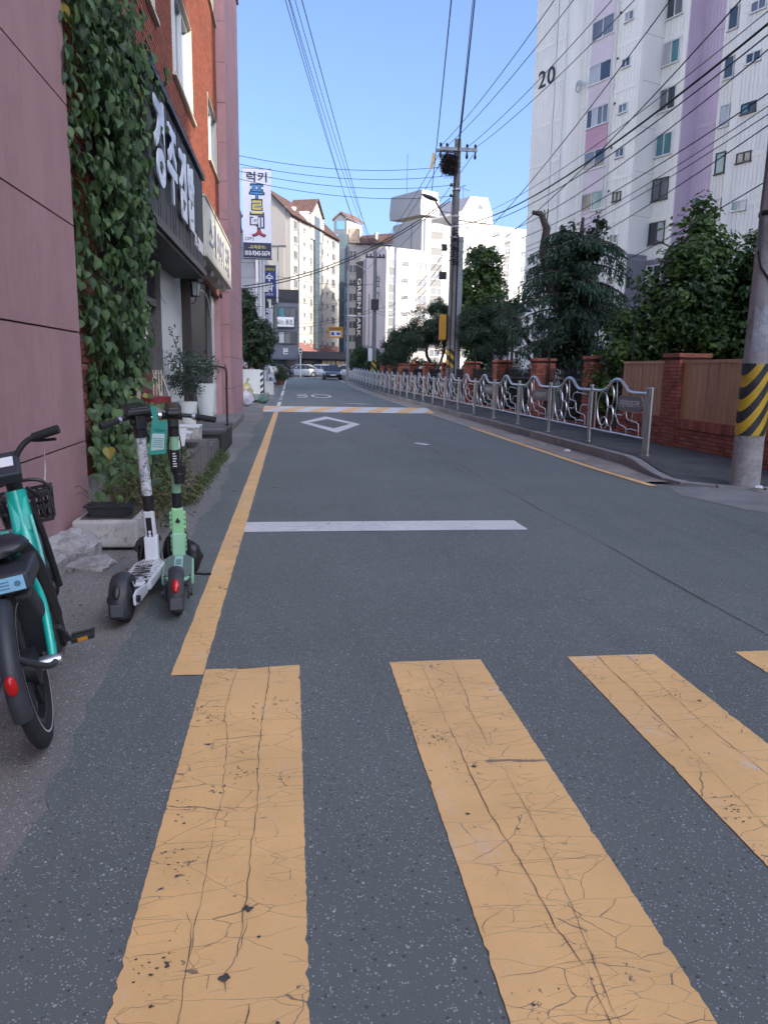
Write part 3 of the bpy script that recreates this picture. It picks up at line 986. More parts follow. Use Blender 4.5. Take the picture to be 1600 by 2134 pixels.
def board_panel(y0, y1, label):
    t = thing('board_fence_panel', label, 'fence panel', (FX+0.1, y0, 0.67), 0, 'tan board panels of the apartment fence')
    L = y1-y0; bw = 0.165
    n = int(L/bw); bw = L/n
    m = MB(); m.box(-0.012, 0.012, 0.005, bw-0.012, 0, 1.0); me = m.mesh('board', M_board)
    for i in range(n): put(me, 'board', t, (rnd.uniform(-.004, .004), i*bw+0.003, 0))
    m = MB(); m.box(-0.03, 0.04, 0, L, 1.003, 1.06); m.build('top_rail', M_board, t)
    m = MB(); m.box(0.016, 0.05, 0, L, 0.12, 0.2); m.box(0.016, 0.05, 0, L, 0.8, 0.88); m.build('back_rail', M_black, t)
board_panel(9.3, 13.2, 'long tan board panel between the striped pole and the thick pillar')
board_panel(13.8, 15.72, 'short tan board panel left of the thick pillar')

barm = MB(); barm.box(-0.011, 0.011, -0.011, 0.011, 0.0, 1.32); barm.lathe([(0.016, 0), (0.0, 0.06)], 4, (0, 0, 1.32)); BAR = barm.mesh('bar', M_black)
rodm = MB(); rodm.tube([(0, 0, 0), (0, 0, 2.45)], 0.022, 6); ROD = rodm.mesh('tall_rod', M_black)
fence_spans = [(15.78, 17.2), (17.8, 21.3), (21.85, 25.6), (26.15, 30.2), (30.75, 35), (35.55, 40), (40.55, 45), (45.55, 50), (50.55, 55), (55.55, 60)]
fl = ['short black bar fence between the short tan boards and a brick pillar', 'black bar fence in front of the cedar trunk', 'black bar fence below the drooping cedar boughs', 'black bar fence right of the leaning utility pole']
for i, (a, b) in enumerate(fence_spans):
    z = rise(a)
    t = thing('bar_fence', fl[i] if i < 4 else '%s black bar fence counted leftwards from the nest pole along the railing' % ['first','second','third','fourth','fifth','sixth'][i-4], 'bar fence', (FX+0.28, a, z+0.16), 0, 'black bar fences between brick pillars')
    L = b-a
    for zz in (0.15, 1.12):
        m = MB(); m.box(-0.016, 0.016, 0, L, zz, zz+0.035); m.build('rail', M_black, t)
    n = int(L/0.125)
    for k in range(n): put(BAR, 'bar', t, (0, (k+0.5)*L/n, 0.06))
    if i < 4:
        put(ROD, 'tall_rod', t, (0.05, 0.08, 0)); put(ROD, 'tall_rod', t, (0.05, L-0.08, 0))
    m = MB(); m.box(-0.12, 0.1, 0, L, -0.3, 0.06); m.build('footing', M_brickred, t)
# ------------------------------------------------------------------ building materials
M_tower = simple('tower white wall', (0.80, 0.78, 0.715), 0.8, var=0.05, scale=1.1, bumpy=0.15, bscale=60, dirt=0.30, dirtcol=(0.50, 0.50, 0.51), aniso=(1, 1, 0.12))
M_towerd = simple('tower panel joint', (0.40, 0.41, 0.45), 0.85, var=0.06, scale=0.5)
M_lav = simple('tower lavender wall', (0.55, 0.44, 0.53), 0.8, var=0.06, scale=0.5, bumpy=0.1)
M_lavj = simple('tower lavender joint', (0.27, 0.21, 0.31), 0.85, var=0.06, scale=0.5)
M_lil = simple('pale lilac spandrel', (0.62, 0.54, 0.58), 0.8, var=0.08, scale=0.8)
M_pnk = simple('pink spandrel', (0.50, 0.30, 0.38), 0.8, var=0.08, scale=0.8)
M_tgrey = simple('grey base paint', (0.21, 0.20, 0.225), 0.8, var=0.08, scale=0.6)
M_frame = simple('white window frame', (0.62, 0.61, 0.60), 0.45, var=0.03)
M_dframe = simple('dark window frame', (0.05, 0.05, 0.055), 0.45, var=0.1)
G_dark = glass_mat('dark glass', (0.035, 0.042, 0.05))
G_grey = glass_mat('grey glass', (0.13, 0.14, 0.16))
G_teal = glass_mat('teal blind behind glass', (0.06, 0.20, 0.22))
G_curt = glass_mat('pale curtain behind glass', (0.40, 0.41, 0.41), 0.15, 0.15)
G_blue = glass_mat('blue glass', (0.06, 0.16, 0.28))
GL = [G_dark, G_dark, G_grey, G_grey, G_teal, G_curt]

WIN = {}
def window_mesh(w, h, cols, fr, fw=0.055, d=0.07, sill=True):
    key = (round(w, 2), round(h, 2), cols, fr.name, fw, d, sill)
    if key in WIN: return WIN[key]
    m = MB()
    # local: x along wall, y into the wall (outwards is -y), z up; origin bottom centre
    m.box(-w/2, w/2, -d, 0.02, 0, fw); m.box(-w/2, w/2, -d, 0.02, h-fw, h)
    m.box(-w/2, -w/2+fw, -d+0.002, 0.02, fw, h-fw); m.box(w/2-fw, w/2, -d+0.002, 0.02, fw, h-fw)
    for i in range(1, cols):
        x = -w/2+fw+(w-2*fw)*i/cols
        m.box(x-fw/2, x+fw/2, -d+0.004, 0.02, fw, h-fw)
    if sill: m.box(-w/2-0.05, w/2+0.05, -d-0.05, 0.02, -0.05, 0)
    fm = m.mesh('window', fr)
    cw = (w-2*fw)/cols
    p = MB(); p.poly([(-cw/2+0.002, -0.02, fw), (cw/2-0.002, -0.02, fw), (cw/2-0.002, -0.02, h-fw), (-cw/2+0.002, -0.02, h-fw)])
    pm = {}
    for g_ in set(GL+[G_blue]+([MATS['far window glass']] if 'far window glass' in MATS else [])): pm[g_.name] = p.mesh('pane', g_)
    WIN[key] = (fm, pm, [-w/2+fw+cw*(i+0.5) for i in range(cols)])
    return WIN[key]

def window(parent, M, w, h, cols, fr, panes=True, glass=None, fw=0.055, d=0.07, sill=True, g=rnd):
    """M maps local (x along wall, -y outwards, z up) to the parent's space"""
    fm, pm, xs = window_mesh(w, h, cols, fr, fw, d, sill)
    o = put(fm, 'window', parent); o.matrix_basis = M
    for x in xs:
        gl = glass or g.choice(GL)
        put(pm[gl.name], 'pane', o, (x, 0, 0))
    return o

def ribbed(L, h, pitch, mat, rib=0.55, depth=0.024, margin=0.08, band=0.30):
    """one storey of ribbed precast cladding, local x 0..L, outwards -y, with a plain band on top"""
    m = MB(); m.box(0, L, 0, 0.12, 0, h)
    n = max(1, int((L-2*margin)/pitch)); p = (L-2*margin)/n
    for i in range(n):
        m.box(margin+i*p+p*(1-rib)/2, margin+i*p+p*(1+rib)/2, -depth, 0, 0.03, h-band)
    m.box(0, L, -depth-0.004, 0, h-band+0.03, h-0.012)
    return m.mesh('cladding_panel', mat)

# ------------------------------------------------------------------ apartment tower 20
TD = Vector((0.36967, -0.92916, 0)); TI = Vector((0.92916, 0.36967, 0))
FH, Z0T, NF = 2.60, 0.90, 15
tower = thing('apartment_tower', 'tall white and lavender apartment tower with the black number 20', 'apartment tower', (19.78, 50.73, 0.0))
tower.matrix_world = frame_m((19.78, 50.73, 0), TD, TI, (0, 0, 1))
ZT = Z0T + FH*NF
m = MB()   # core behind the cladding
m.box(-7.05, -3.75, 0.62, 13, 0, ZT); m.box(-3.75, -0.48, 0.62, 13, 0, ZT); m.box(-0.48, 1.48, -0.22, 13, 0, ZT); m.box(1.48, 3.58, 0.13, 13, 0, ZT)
m.box(3.58, 5.5, 1.88, 13, 0, ZT); m.box(5.5, 8.6, 3.12, 13, 0, ZT); m.box(8.6, 26, 2.62, 14, 0, ZT)
m.build('wall', M_tower, tower)
g = random.Random(21)
def storeys(t0, t1, off, mat, pitch=0.26, k0=0, kmat=None, **kw):
    me = ribbed(t1-t0, FH, pitch, mat, **kw)
    me2 = ribbed(t1-t0, FH, pitch, kmat, **kw) if kmat else None
    for k in range(k0, NF):
        put(me2 if (kmat and Z0T+FH*(k+1) < 9.2) else me, 'cladding_panel', tower, (t0, -off, Z0T+FH*k))
storeys(-7.1, -4.82, -0.5, M_tower, 0.22, margin=0.1)
storeys(-4.72, -3.78, -0.5, M_tower, 0.22)
storeys(-1.95, -0.5, -0.5, M_tower, 0.3, band=0.12)
storeys(1.5, 3.6, 0.0, M_tower, 0.25, margin=0.12)
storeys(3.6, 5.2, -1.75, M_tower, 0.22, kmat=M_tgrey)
storeys(5.66, 6.98, -3.0, M_lav, 0.22)
storeys(7.0, 8.4, -3.0, M_tower, 0.22, margin=0.04)
storeys(8.62, 11.4, -2.5, M_tower, 0.24)
storeys(11.5, 15.2, -2.5, M_tower, 0.26); storeys(15.4, 19.2, -2.5, M_lav, 0.26); storeys(19.4, 25.8, -2.5, M_tower, 0.26)
# plain strips between the ribbed bays: rounded corner, bay side, returns
m = MB()
n = 8
arc = [(-3.76+1.78*i/n, 0.52-0.34*math.sin(math.pi*i/n)) for i in range(n+1)]
for a, b in zip(arc, arc[1:]): m.poly([(a[0], a[1], 0), (b[0], b[1], 0), (b[0], b[1], ZT), (a[0], a[1], ZT)])
m.build('rounded_corner', M_tower, tower, smooth=50)
m = MB(); m.box(3.58, 3.66, 0.1, 1.9, 9.0, ZT); m.box(5.2, 5.5, 1.70, 1.9, 9.0, ZT); m.box(8.4, 8.62, 2.5, 3.2, 0, ZT)
m.build('return_wall', M_tower, tower)
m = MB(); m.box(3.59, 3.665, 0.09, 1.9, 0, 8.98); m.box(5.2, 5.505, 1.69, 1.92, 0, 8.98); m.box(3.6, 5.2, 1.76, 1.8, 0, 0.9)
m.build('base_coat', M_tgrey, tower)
m = MB(); m.box(5.49, 5.57, 1.72, 3.1, 0, ZT); m.box(5.52, 5.66, 2.98, 3.12, 0, ZT)
m.build('lavender_return', M_lav, tower)
m = MB(); m.box(-7.2, 26.2, 1, 13.6, ZT, ZT+0.9); m.build('parapet', M_tower, tower)
# storey joints on the plain parts
m = MB()
for k in range(1, NF):
    z = Z0T+FH*k
    m.box(3.655, 3.67, 0.15, 1.72, z-0.012, z+0.012)
m.build('panel_joint', M_towerd, tower)
# bay with pink spandrels
for k in range(NF):
    z = Z0T+FH*k
    m = MB(); m.box(-0.46, 1.46, -0.3, 0.2, z+1.9, z+FH+0.7)
    m.build('spandrel', M_pnk if k in (5,) else M_lil, tower)
    window(tower, Matrix.Translation((0.5, -0.26, z+0.72)), 1.94, 1.15, 2 if k % 3 else 4, M_frame, g=g)
    window(tower, frame_m((-0.475, 0.1, z+0.72), (0, -1, 0), (1, 0, 0), (0, 0, 1)), 0.5, 1.15, 1, M_frame, glass=G_grey)
    window(tower, Matrix.Translation((2.45, -0.03, z+1.03)), 0.72, 0.55, 2, M_frame if k != 4 else M_dframe, g=g)
    fr = M_frame if k in (1, 2, 5, 6, 7, 8) else M_dframe
    window(tower, Matrix.Translation((4.35, 1.73, z+0.95)), 1.25, 1.3, 2, fr, g=g)
    window(tower, Matrix.Translation((7.6, 2.97, z+2.0)), 0.66, 1.2, 1, M_frame if k not in (4,) else M_dframe, g=g)
    window(tower, Matrix.Translation((9.55, 2.47, z+2.15)), 0.95, 0.55, 2, M_frame if k not in (4, 5) else M_dframe, g=g)
    for tt in (13.2, 17.2, 21.5, 24):
        window(tower, Matrix.Translation((tt, 2.47, z+0.8)), 1.5, 1.2, 2, M_frame, g=g)
    m = MB(); m.tube([(1.75, 0.0, z+1.75), (1.75, -0.12, z+1.78), (1.75, -0.14, z+1.66)], 0.045, 6); m.build('vent_pipe', M_dframe, tower, 60)
# surface-mounted cable coil and the number
m = MB(); m.tube([(-1.9+0.30*(1-i/40)*math.cos(i*0.32), 0.1, 20.3+0.4*(1-i/60)*math.sin(i*0.32)) for i in range(30)], 0.045, 5); m.build('cable_coil', M_towerd, tower)
text('twenty', M_ink, tower, frame_m((-5.65, 0.455, 22.1), (1, 0, 0), (0, 0, 1), (0, -1, 0)), w=1.75, h=1.15, name='number')

# neighbouring slab blocks out of frame to the right: they are what shades the street
def slab(name, label, corner, L, depth, z, d=TD, i_=TI):
    t = thing(name, label, 'apartment block')
    t.matrix_world = frame_m(corner, d, i_, (0, 0, 1))
    m = MB(); m.box(0, L, 0, depth, -0.5, z); m.build('wall', M_tower, t)
    for k in range(int(z/2.6)-1):
        for x in range(int(L/3.2)):
            window(t, Matrix.Translation((1.8+x*3.2, -0.02, 1.4+k*2.6)), 1.5, 1.2, 1, M_frame, glass=G_grey)
    return t
# light reaches the street through the gap between the two blocks
slab('unseen_apartment_block', 'long white apartment slab beside the tower, right of the street', (30.2, 25.0, 0), 34.5, 12, 40, Vector((0, -1, 0)), Vector((1, 0, 0)))
slab('unseen_apartment_block', 'white apartment slab across the side street, behind the crossing', (30.2, -26.1, 0), 46.0, 12, 42, Vector((0, -1, 0)), Vector((1, 0, 0)))

slab('unseen_apartment_block', 'added unseen white slab bouncing sunlight, beyond the pink corner building', (-27, -30, 0), 62.0, 12, 32, Vector((0, 1, 0)), Vector((-1, 0, 0)))  # added out of view to bounce warm sunlight onto tower and street
slab('unseen_apartment_block', 'second added unseen white slab bouncing sunlight, behind the panelled building', (-34, 40, 0), 40.0, 12, 30, Vector((0, 1, 0)), Vector((-1, 0, 0)))  # also added out of view for its bounced sunlight
slab('unseen_apartment_block', 'added white slab hidden behind the numbered tower, shading the street end', (34, 79, 0), 21.0, 12, 42, Vector((0, -1, 0)), Vector((1, 0, 0)))  # added behind the tower to throw shade on the street end
slab('unseen_apartment_block', 'added unseen narrow screen between the two white slabs, blocking low sun', (30.2, -9.52, 0), 3.06, 0.8, 28, Vector((0, -1, 0)), Vector((1, 0, 0)))  # unseen filler added to close the slot where low sun came through
slab('unseen_apartment_block', 'added unseen long screen between the two white slabs, blocking low sun', (30.2, -12.6, 0), 13.4, 0.8, 28, Vector((0, -1, 0)), Vector((1, 0, 0)))  # unseen, added to keep low sun off the shop fronts and road

# ------------------------------------------------------------------ far apartments
M_beige = simple('cream render', (0.335, 0.31, 0.27), 0.85, var=0.05, scale=0.4)
M_beigeshade = simple('shade toned cream render', (0.30, 0.28, 0.255), 0.85, var=0.05, scale=0.4)  # greyer copy of the cream render: weaker light put into the colour
M_tile = simple('brown roof tile', (0.092, 0.050, 0.040), 0.75, var=0.18, scale=1.5, tint=0.3)
M_glassstrip = simple('grey green stair glass', (0.06, 0.085, 0.095), 0.25, var=0.25, scale=0.3)
M_greydark = simple('dark grey cladding', (0.075, 0.085, 0.10), 0.7, var=0.1, scale=0.6)
M_redband = simple('red brown band', (0.20, 0.085, 0.07), 0.8, var=0.12, scale=1)
M_shop = simple('dark shop front', (0.022, 0.022, 0.026), 0.6, var=0.2)
M_wap = simple('white apartment render', (0.47, 0.45, 0.42), 0.85, var=0.04, scale=0.3)
M_wgr = simple('grey spandrel', (0.15, 0.145, 0.135), 0.85, var=0.06, scale=0.5)
M_gp = simple('lilac shade toned render', (0.58, 0.55, 0.58), 0.85, var=0.05, scale=0.3)  # white render with the lilac of its shaded side put into the colour
M_gpd = simple('blue grey stripe and pier shade', (0.26, 0.28, 0.34), 0.85, var=0.05, scale=0.3)  # grey of the stripes; on the rounded pier it is painted shade
gf = random.Random(33)
M_ffar = simple('pale grey window frame', (0.30, 0.29, 0.275), 0.5, var=0.05)
G_far = glass_mat('far window glass', (0.055, 0.06, 0.068), 0.25)

def roof_tiles(m, A, B, C, D, nu, g):
    """a tiled slope A-B (eave) to D-C (ridge): rolls running up the slope"""
    A, B, C, D = map(Vector, (A, B, C, D))
    nrm = (B-A).cross(D-A).normalized()
    for i in range(nu):
        t0, t1 = i/nu, (i+0.5)/nu
        m.tint = g.uniform(-0.5, 0.5)
        p = [A.lerp(B, t0), A.lerp(B, t1), D.lerp(C, t1), D.lerp(C, t0)]
        q = [x+nrm*0.12 for x in p]
        m.poly(q); m.poly([p[0], q[0], q[3], p[3]]); m.poly([p[1], p[2], q[2], q[1]]); m.poly([p[0], p[1], q[1], q[0]])
    m.tint = 0.01
    m.poly([A, B, C, D])

# cream block with a brown roof; its long face turns into the sun
bd = Vector((0.37, 0.93, 0)).normalized(); bi = Vector((-bd.y, bd.x, 0))
bb = thing('apartment_building', 'cream apartment building with brown roof and a grey glass stair strip', 'apartment building')
bb.matrix_world = frame_m((0.05, 120, 0.79), bd, bi, (0, 0, 1)) @ Matrix.Scale(0.876, 4)
EV = 27.0
m = MB(); m.box(0, 27, 0, 8.6, -1, EV); m.mat = 0
m.build('wall', M_beige, bb)
m = MB(); m.prism([(0.0, 0, EV), (0.0, 8.6, EV), (0.0, 4.3, EV+4.0)], (27, 0, 0)); m.build('gable_wall', M_beige, bb)
m = MB(); m.box(-0.12, 0, 1.2, 8.6, -1, 21.5); m.box(-0.1, 0, 0.8, 7.5, 21.8, 28.2); m.build('gable_panel', M_beigeshade, bb)
m = MB(); m.box(-0.16, -0.1, 0.8, 8.6, 21.5, 21.8); m.box(-0.16, -0.06, 2.2, 2.35, 0, 21.5); m.build('gable_trim', M_greydark, bb)
m = MB(); roof_tiles(m, (-0.5, -0.6, EV-0.35), (27.5, -0.6, EV-0.35), (27.5, 4.3, EV+4.2), (-0.5, 4.3, EV+4.2), 60, gf)
roof_tiles(m, (27.5, 9.2, EV-0.35), (-0.5, 9.2, EV-0.35), (-0.5, 4.3, EV+4.2), (27.5, 4.3, EV+4.2), 40, gf)
m.build('roof', M_tile, bb)
# stair gable rising through the eave
m = MB(); m.box(9.6, 15.6, -0.25, 3.2, EV-2.5, EV+2.2); m.prism([(9.6, -0.25, EV+2.2), (15.6, -0.25, EV+2.2), (12.6, -0.25, EV+4.6)], (0, 4.5, 0)); m.build('stair_gable', M_beige, bb)
m = MB(); roof_tiles(m, (9.2, 4.4, EV+1.9), (9.2, -0.7, EV+1.9), (12.6, -0.7, EV+4.9), (12.6, 4.4, EV+4.9), 12, gf); roof_tiles(m, (16.0, -0.7, EV+1.9), (16.0, 4.4, EV+1.9), (12.6, 4.4, EV+4.9), (12.6, -0.7, EV+4.9), 12, gf)
m.build('gable_roof', M_tile, bb)
m = MB(); m.box(8.2, 9.55, -0.1, 1.5, EV-0.6, EV+2.0); m.box(15.7, 17.2, -0.1, 1.5, EV-0.6, EV+2.2); m.build('louvre_box', M_white, bb)
m = MB()
for i in range(6):
    m.box(8.3, 9.45, -0.16, -0.1, EV-0.4+i*0.4, EV-0.2+i*0.4); m.box(15.8, 17.1, -0.16, -0.1, EV-0.4+i*0.42, EV-0.2+i*0.42)
m.build('louvre', M_dframe, bb)
m = MB(); m.box(11.5, 14.3, -0.34, -0.26, 4.6, EV+1.8); m.build('stair_glass', M_glassstrip, bb)
m = MB()
for k in range(1, 11): m.box(11.5, 14.3, -0.38, -0.34, 3+k*2.5, 3.18+k*2.5)
m.build('stair_mullion', M_greydark, bb)
m = MB(); m.tube([(3.6, -0.1, 4), (3.6, -0.1, EV)], 0.1, 5); m.tube([(15.8, -0.1, 4), (15.8, -0.1, EV)], 0.1, 5); m.build('drain_pipe', M_greydark, bb)
m = MB(); m.box(0.002, 27, -0.04, 0, 22.2, 22.5); m.box(0, 11.2, -0.02, 0.0, 4.0, 4.2); m.build('string_course', simple('tan band', (0.42, 0.32, 0.27), 0.85, var=0.05), bb)
m = MB(); m.box(-0.05, 27.05, -0.05, 0, 4.0, 5.5); m.build('red_band', M_redband, bb)
for k in range(9):
    z = 4.9+k*2.48
    for s, w, h, c_ in [(2.2, 1.7, 1.45, 2), (6.6, 0.9, 0.8, 1), (10.1, 1.1, 1.45, 2), (16.4, 1.3, 1.5, 2), (19.6, 0.9, 0.8, 1), (23.2, 2.0, 1.5, 2)]:
        if k == 0 and s in (10.1, 16.4): pass
        window(bb, Matrix.Translation((s, 0.0, z+(0.35 if h < 1 else 0))), w, h, c_, M_ffar, glass=gf.choice((G_far, G_far, G_far, G_dark)), fw=0.12, d=0.1)
m = MB(); m.lathe([(0.4, 0), (0.4, 0.9), (0.6, 0.95), (0.6, 1.2)], 8, (5.4, 1.6, EV+0.9)); m.lathe([(0.35, 0), (0.35, 0.9), (0.5, 0.95), (0.5, 1.2)], 8, (19.5, 1.2, EV+0.6)); m.build('chimney', M_white, bb)

# dark glazed stair tower with a small hipped house on top
st = thing('stair_tower', 'dark glazed stair tower with a brown roofed house on top', 'tower', (9.6, 165, 0.7))
m = MB(); m.box(0.45, 2.6, 0, 6, -1, 28.7); m.build('glass_shaft', M_glassstrip, st)
m = MB()
for k in range(10): m.box(0.44, 2.61, -0.05, 0, 1.5+k*2.7, 1.75+k*2.7)
m.build('mullion', M_greydark, st)
m = MB(); m.prism([(-0.5, 0.0, 28.7), (2.2, 0.0, 28.7), (2.2, 0.0, 31.6), (0.9, 0.0, 32.7), (-0.5, 0.0, 31.4)], (0, 0.4, 0)); m.build('house_front', M_greydark, st)
m = MB(); m.box(0.0, 1.7, -0.05, 0, 29.6, 31.3); m.build('house_window', G_blue, st)
# sunlit side of the house runs back to the right
m = MB(); m.prism([(2.2, 0.02, 26.5), (5.6, 2.2, 26.5), (5.6, 2.2, 31.0), (2.2, 0.02, 31.9)], (-1.2, 2.4, 0)); m.build('house_side', M_beige, st)
m = MB(); m.prism([(-0.9, -0.3, 31.3), (0.9, -0.3, 32.9), (0.9, -0.3, 33.2), (-0.9, -0.3, 31.6)], (1.5, 4.5, 0)); m.prism([(0.9, -0.3, 32.9), (2.5, -0.3, 31.7), (2.5, -0.3, 32.0), (0.9, -0.3, 33.2)], (3.6, 2.4, -0.6)); m.build('roof', M_tile, st)
# shaded block with a tiled roof behind the lettered gable
b2 = thing('apartment_building', 'shaded grey apartment building with tiled roof behind the dark lettered band', 'apartment building', (10.9, 150, 0.7))
m = MB(); m.box(0, 9.2, 0, 8, -1, 24.6); m.build('wall', M_beigeshade, b2)
m = MB(); m.box(0.2, 2.3, -0.3, 2, 24.6, 27.2); m.build('louvre_box', simple('rusty louvre', (0.36, 0.27, 0.2), 0.8, var=0.4, scale=2), b2)
m = MB(); roof_tiles(m, (1.6, -0.5, 24.4), (9.0, -0.5, 24.6), (9.6, 4, 27.4), (3.0, 4, 26.6), 34, gf); m.build('roof', M_tile, b2)
m = MB(); m.prism([(9.0, -0.4, 23.0), (9.0, -0.4, 24.6), (9.6, 4, 27.4), (9.6, 4, 23)], (1.2, 0.4, 0)); m.build('gable_wall', M_beige, b2)
m = MB(); m.lathe([(0.25, 0), (0.25, 0.9), (0.4, 0.95), (0.4, 1.2)], 8, (5.6, 1, 25.6)); m.build('chimney', M_white, b2)
for k in range(8):
    window(b2, Matrix.Translation((1.05, 0, 3.4+k*2.62)), 1.5, 1.5, 2, M_ffar, glass=gf.choice((G_far, G_far)), fw=0.12)
    window(b2, Matrix.Translation((-0.0, 1.0, 3.4+k*2.62)), 0.6, 1.5, 1, M_ffar, glass=G_far, fw=0.12)
m = MB(); m.tube([(0.25, -0.1, 0), (0.25, -0.1, 24)], 0.09, 5); m.build('drain_pipe', M_dframe, b2)

# white block whose shaded gable carries the dark lettered band
ge = Vector((0.92, 0.39, 0)).normalized(); gi = Vector((-ge.y, ge.x, 0))
gp = thing('apartment_building', 'white apartment building with a dark band lettered GREEN PARK', 'apartment building')
gp.matrix_world = frame_m((14.9, 121, 0.7), ge, gi, (0, 0, 1))
ZG = 19.7
out = [(0, ZG-0.6), (0.5, ZG), (2.4, ZG-0.1), (5.5, ZG-0.2), (7.2, ZG-0.5), (9.0, ZG-1.3), (10.1, ZG-2.2), (10.2, -1), (0, -1)]
m = MB(); m.prism([(0.0, y, z) for y, z in out], (0.5, 0, 0)); m.build('gable_wall', M_gp, gp)
m = MB(); m.box(-0.12, 0, 7.65, 9.95, -1, 18.4); m.build('letter_band', simple('charcoal band', (0.035, 0.042, 0.055), 0.7, var=0.08), gp)
m = MB(); m.box(-0.05, 0, 6.6, 7.4, -1, 18.6); m.box(-0.05, 0, 5.3, 5.6, -1, 13); m.build('grey_stripe', M_gpd, gp)
text('green', M_lit, gp, frame_m((-0.14, 8.72, 11.0), (0, 0, -1), (0, -1, 0), (-1, 0, 0)).to_4x4() @ Matrix.Identity(4), w=9.4, h=1.25)
text('dan', M_ink, gp, frame_m((-0.03, 2.5, 14.7), (0, -1, 0), (0, 0, 1), (-1, 0, 0)), w=1.1, h=1.7)
text('two', M_ink, gp, frame_m((-0.03, 2.5, 12.4), (0, -1, 0), (0, 0, 1), (-1, 0, 0)), w=0.7, h=1.3)
m = MB(); m.box(0.5, 1.35, 0, 9.8, -1, ZG); m.box(1.9, 6.9, 0.25, 9.8, -1, ZG); m.prism([(6.9, 0.25, -1), (7.6, 0.25, -1), (7.6, 0.25, ZG-1.9), (6.9, 0.25, ZG)], (0, 9, 0)); m.build('wall', M_wap, gp)
m = MB()
arc = [(1.35+0.55*i/6, -0.02-0.35*math.sin(math.pi*i/6)) for i in range(7)]
for a, b in zip(arc, arc[1:]): m.poly([(a[0], a[1], -1), (b[0], b[1], -1), (b[0], b[1], ZG-0.1), (a[0], a[1], ZG-0.1)])
m.build('rounded_pier', M_gpd, gp, smooth=60)
for k in range(7):
    z = 1.2+k*2.58
    window(gp, Matrix.Translation((0.86, 0.0, z)), 0.92, 1.2, 2, M_ffar, glass=gf.choice((G_far, G_far)), fw=0.09)
    m = MB(); m.box(0.42, 1.3, -0.03, 0, z-1.25, z-0.08); m.build('spandrel', M_wgr, gp)
    window(gp, Matrix.Translation((3.55, 0.25, z+0.55)), 1.15, 0.5, 2, M_dframe, glass=G_far, fw=0.07)
    window(gp, Matrix.Translation((5.75, 0.25, z+0.35)), 0.3, 0.75, 1, M_ffar, glass=G_far, fw=0.05)
    window(gp, Matrix.Translation((6.75, 0.25, z)), 1.7, 1.3, 2, M_ffar, glass=gf.choice((G_far, G_dark, G_far)), fw=0.09)
    m = MB(); m.box(5.95, 7.6, 0.2, 0.25, z-1.22, z-0.08); m.build('spandrel', simple('warm grey spandrel', (0.22, 0.20, 0.18), 0.85, var=0.05), gp)
m = MB(); m.box(-0.1, 0.0, 0, 7.4, -1, 3.6); m.build('base_coat', M_tgrey, gp)

# tall white block behind with two chamfered machine rooms
wb = thing('apartment_building', 'tall white apartment building with two chamfered rooftop machine rooms', 'apartment building')
wb.matrix_world = frame_m((22.7, 135, 0.7), ge, gi, (0, 0, 1))
m = MB(); m.box(0, 1.9, 0, 9.9, -1, 26.9); m.box(1.9, 7.3, 1.2, 11, -1, 26.3); m.box(7.3, 14.9, 0.0, 11, -1, 28.0); m.box(14.9, 26, 0.8, 11, -1, 27.4); m.build('wall', M_wap, wb)
m = MB(); m.prism([(-0.5, -0.3, 27.3), (3.3, -0.3, 27.3), (3.4, -0.3, 28.6), (2.9, -0.3, 31.2), (-0.3, -0.3, 31.4), (-0.6, -0.3, 28.6)], (0, 10.6, 0.5)); m.build('machine_room', M_wap, wb)
m = MB(); m.prism([(7.2, -0.3, 27.3), (15.1, -0.3, 27.3), (14.8, -0.3, 29.3), (13.7, -0.3, 31.7), (9.9, -0.3, 31.5), (8.2, -0.3, 28.9), (7.0, -0.3, 28.2)], (0, 10.6, 0.3)); m.build('machine_room', M_wap, wb)
m = MB(); m.box(11.6, 12.6, -0.36, -0.3, 29.6, 30.3); m.build('vent', M_dframe, wb)
m = MB(); m.box(-0.03, 0, 3.2, 3.6, 0, 26.5); m.build('grey_stripe', M_gpd, wb)
m = MB()
arc = [(0.55*math.cos(math.pi*(1-i/8))+0.9, -0.02-0.4*math.sin(math.pi*i/8)) for i in range(9)]
for a, b in zip(arc, arc[1:]): m.poly([(a[0], a[1], -1), (b[0], b[1], -1), (b[0], b[1], 26.6), (a[0], a[1], 26.6)])
m.build('rounded_pier', M_gpd, wb, smooth=60)
for k in range(10):
    z = 0.6+k*2.72
    for s, y_, w, h in [(4.0, 1.2, 2.3, 1.4), (9.9, 0, 1.4, 1.3), (13.0, 0, 1.9, 1.5), (16.7, 0.8, 1.8, 1.45), (19.6, 0.8, 1.3, 1.4), (23.5, 0.8, 1.4, 1.2)]:
        if s == 13.0 and k == 9: continue
        window(wb, Matrix.Translation((s, y_, z)), w, h, 2, M_ffar, glass=gf.choice((G_far, G_dark)), fw=0.12)
    m = MB(); m.box(2.8, 5.2, 1.14, 1.2, z-1.25, z-0.1); m.box(18.95, 20.25, 0.74, 0.8, z-1.25, z-0.1); m.build('spandrel', M_wgr, wb)
m = MB(); m.tube([(15.3, 0.7, 0), (15.3, 0.7, 27)], 0.12, 5); m.build('drain_pipe', M_greydark, wb)
m = MB()
for a, b in [((9.0, 3, 31.6), (9.0, 3, 36)), ((10.6, 3, 31.6), (10.6, 3, 34.2)), ((9.3, 3, 33.6), (12.0, 3, 33.3)), ((10.6, 2, 33.9), (10.6, 4, 33.9)), ((-0.8, 4, 31.4), (-0.8, 4, 38))]: m.tube([a, b], 0.05, 4)
m.build('antenna', M_dframe, wb)
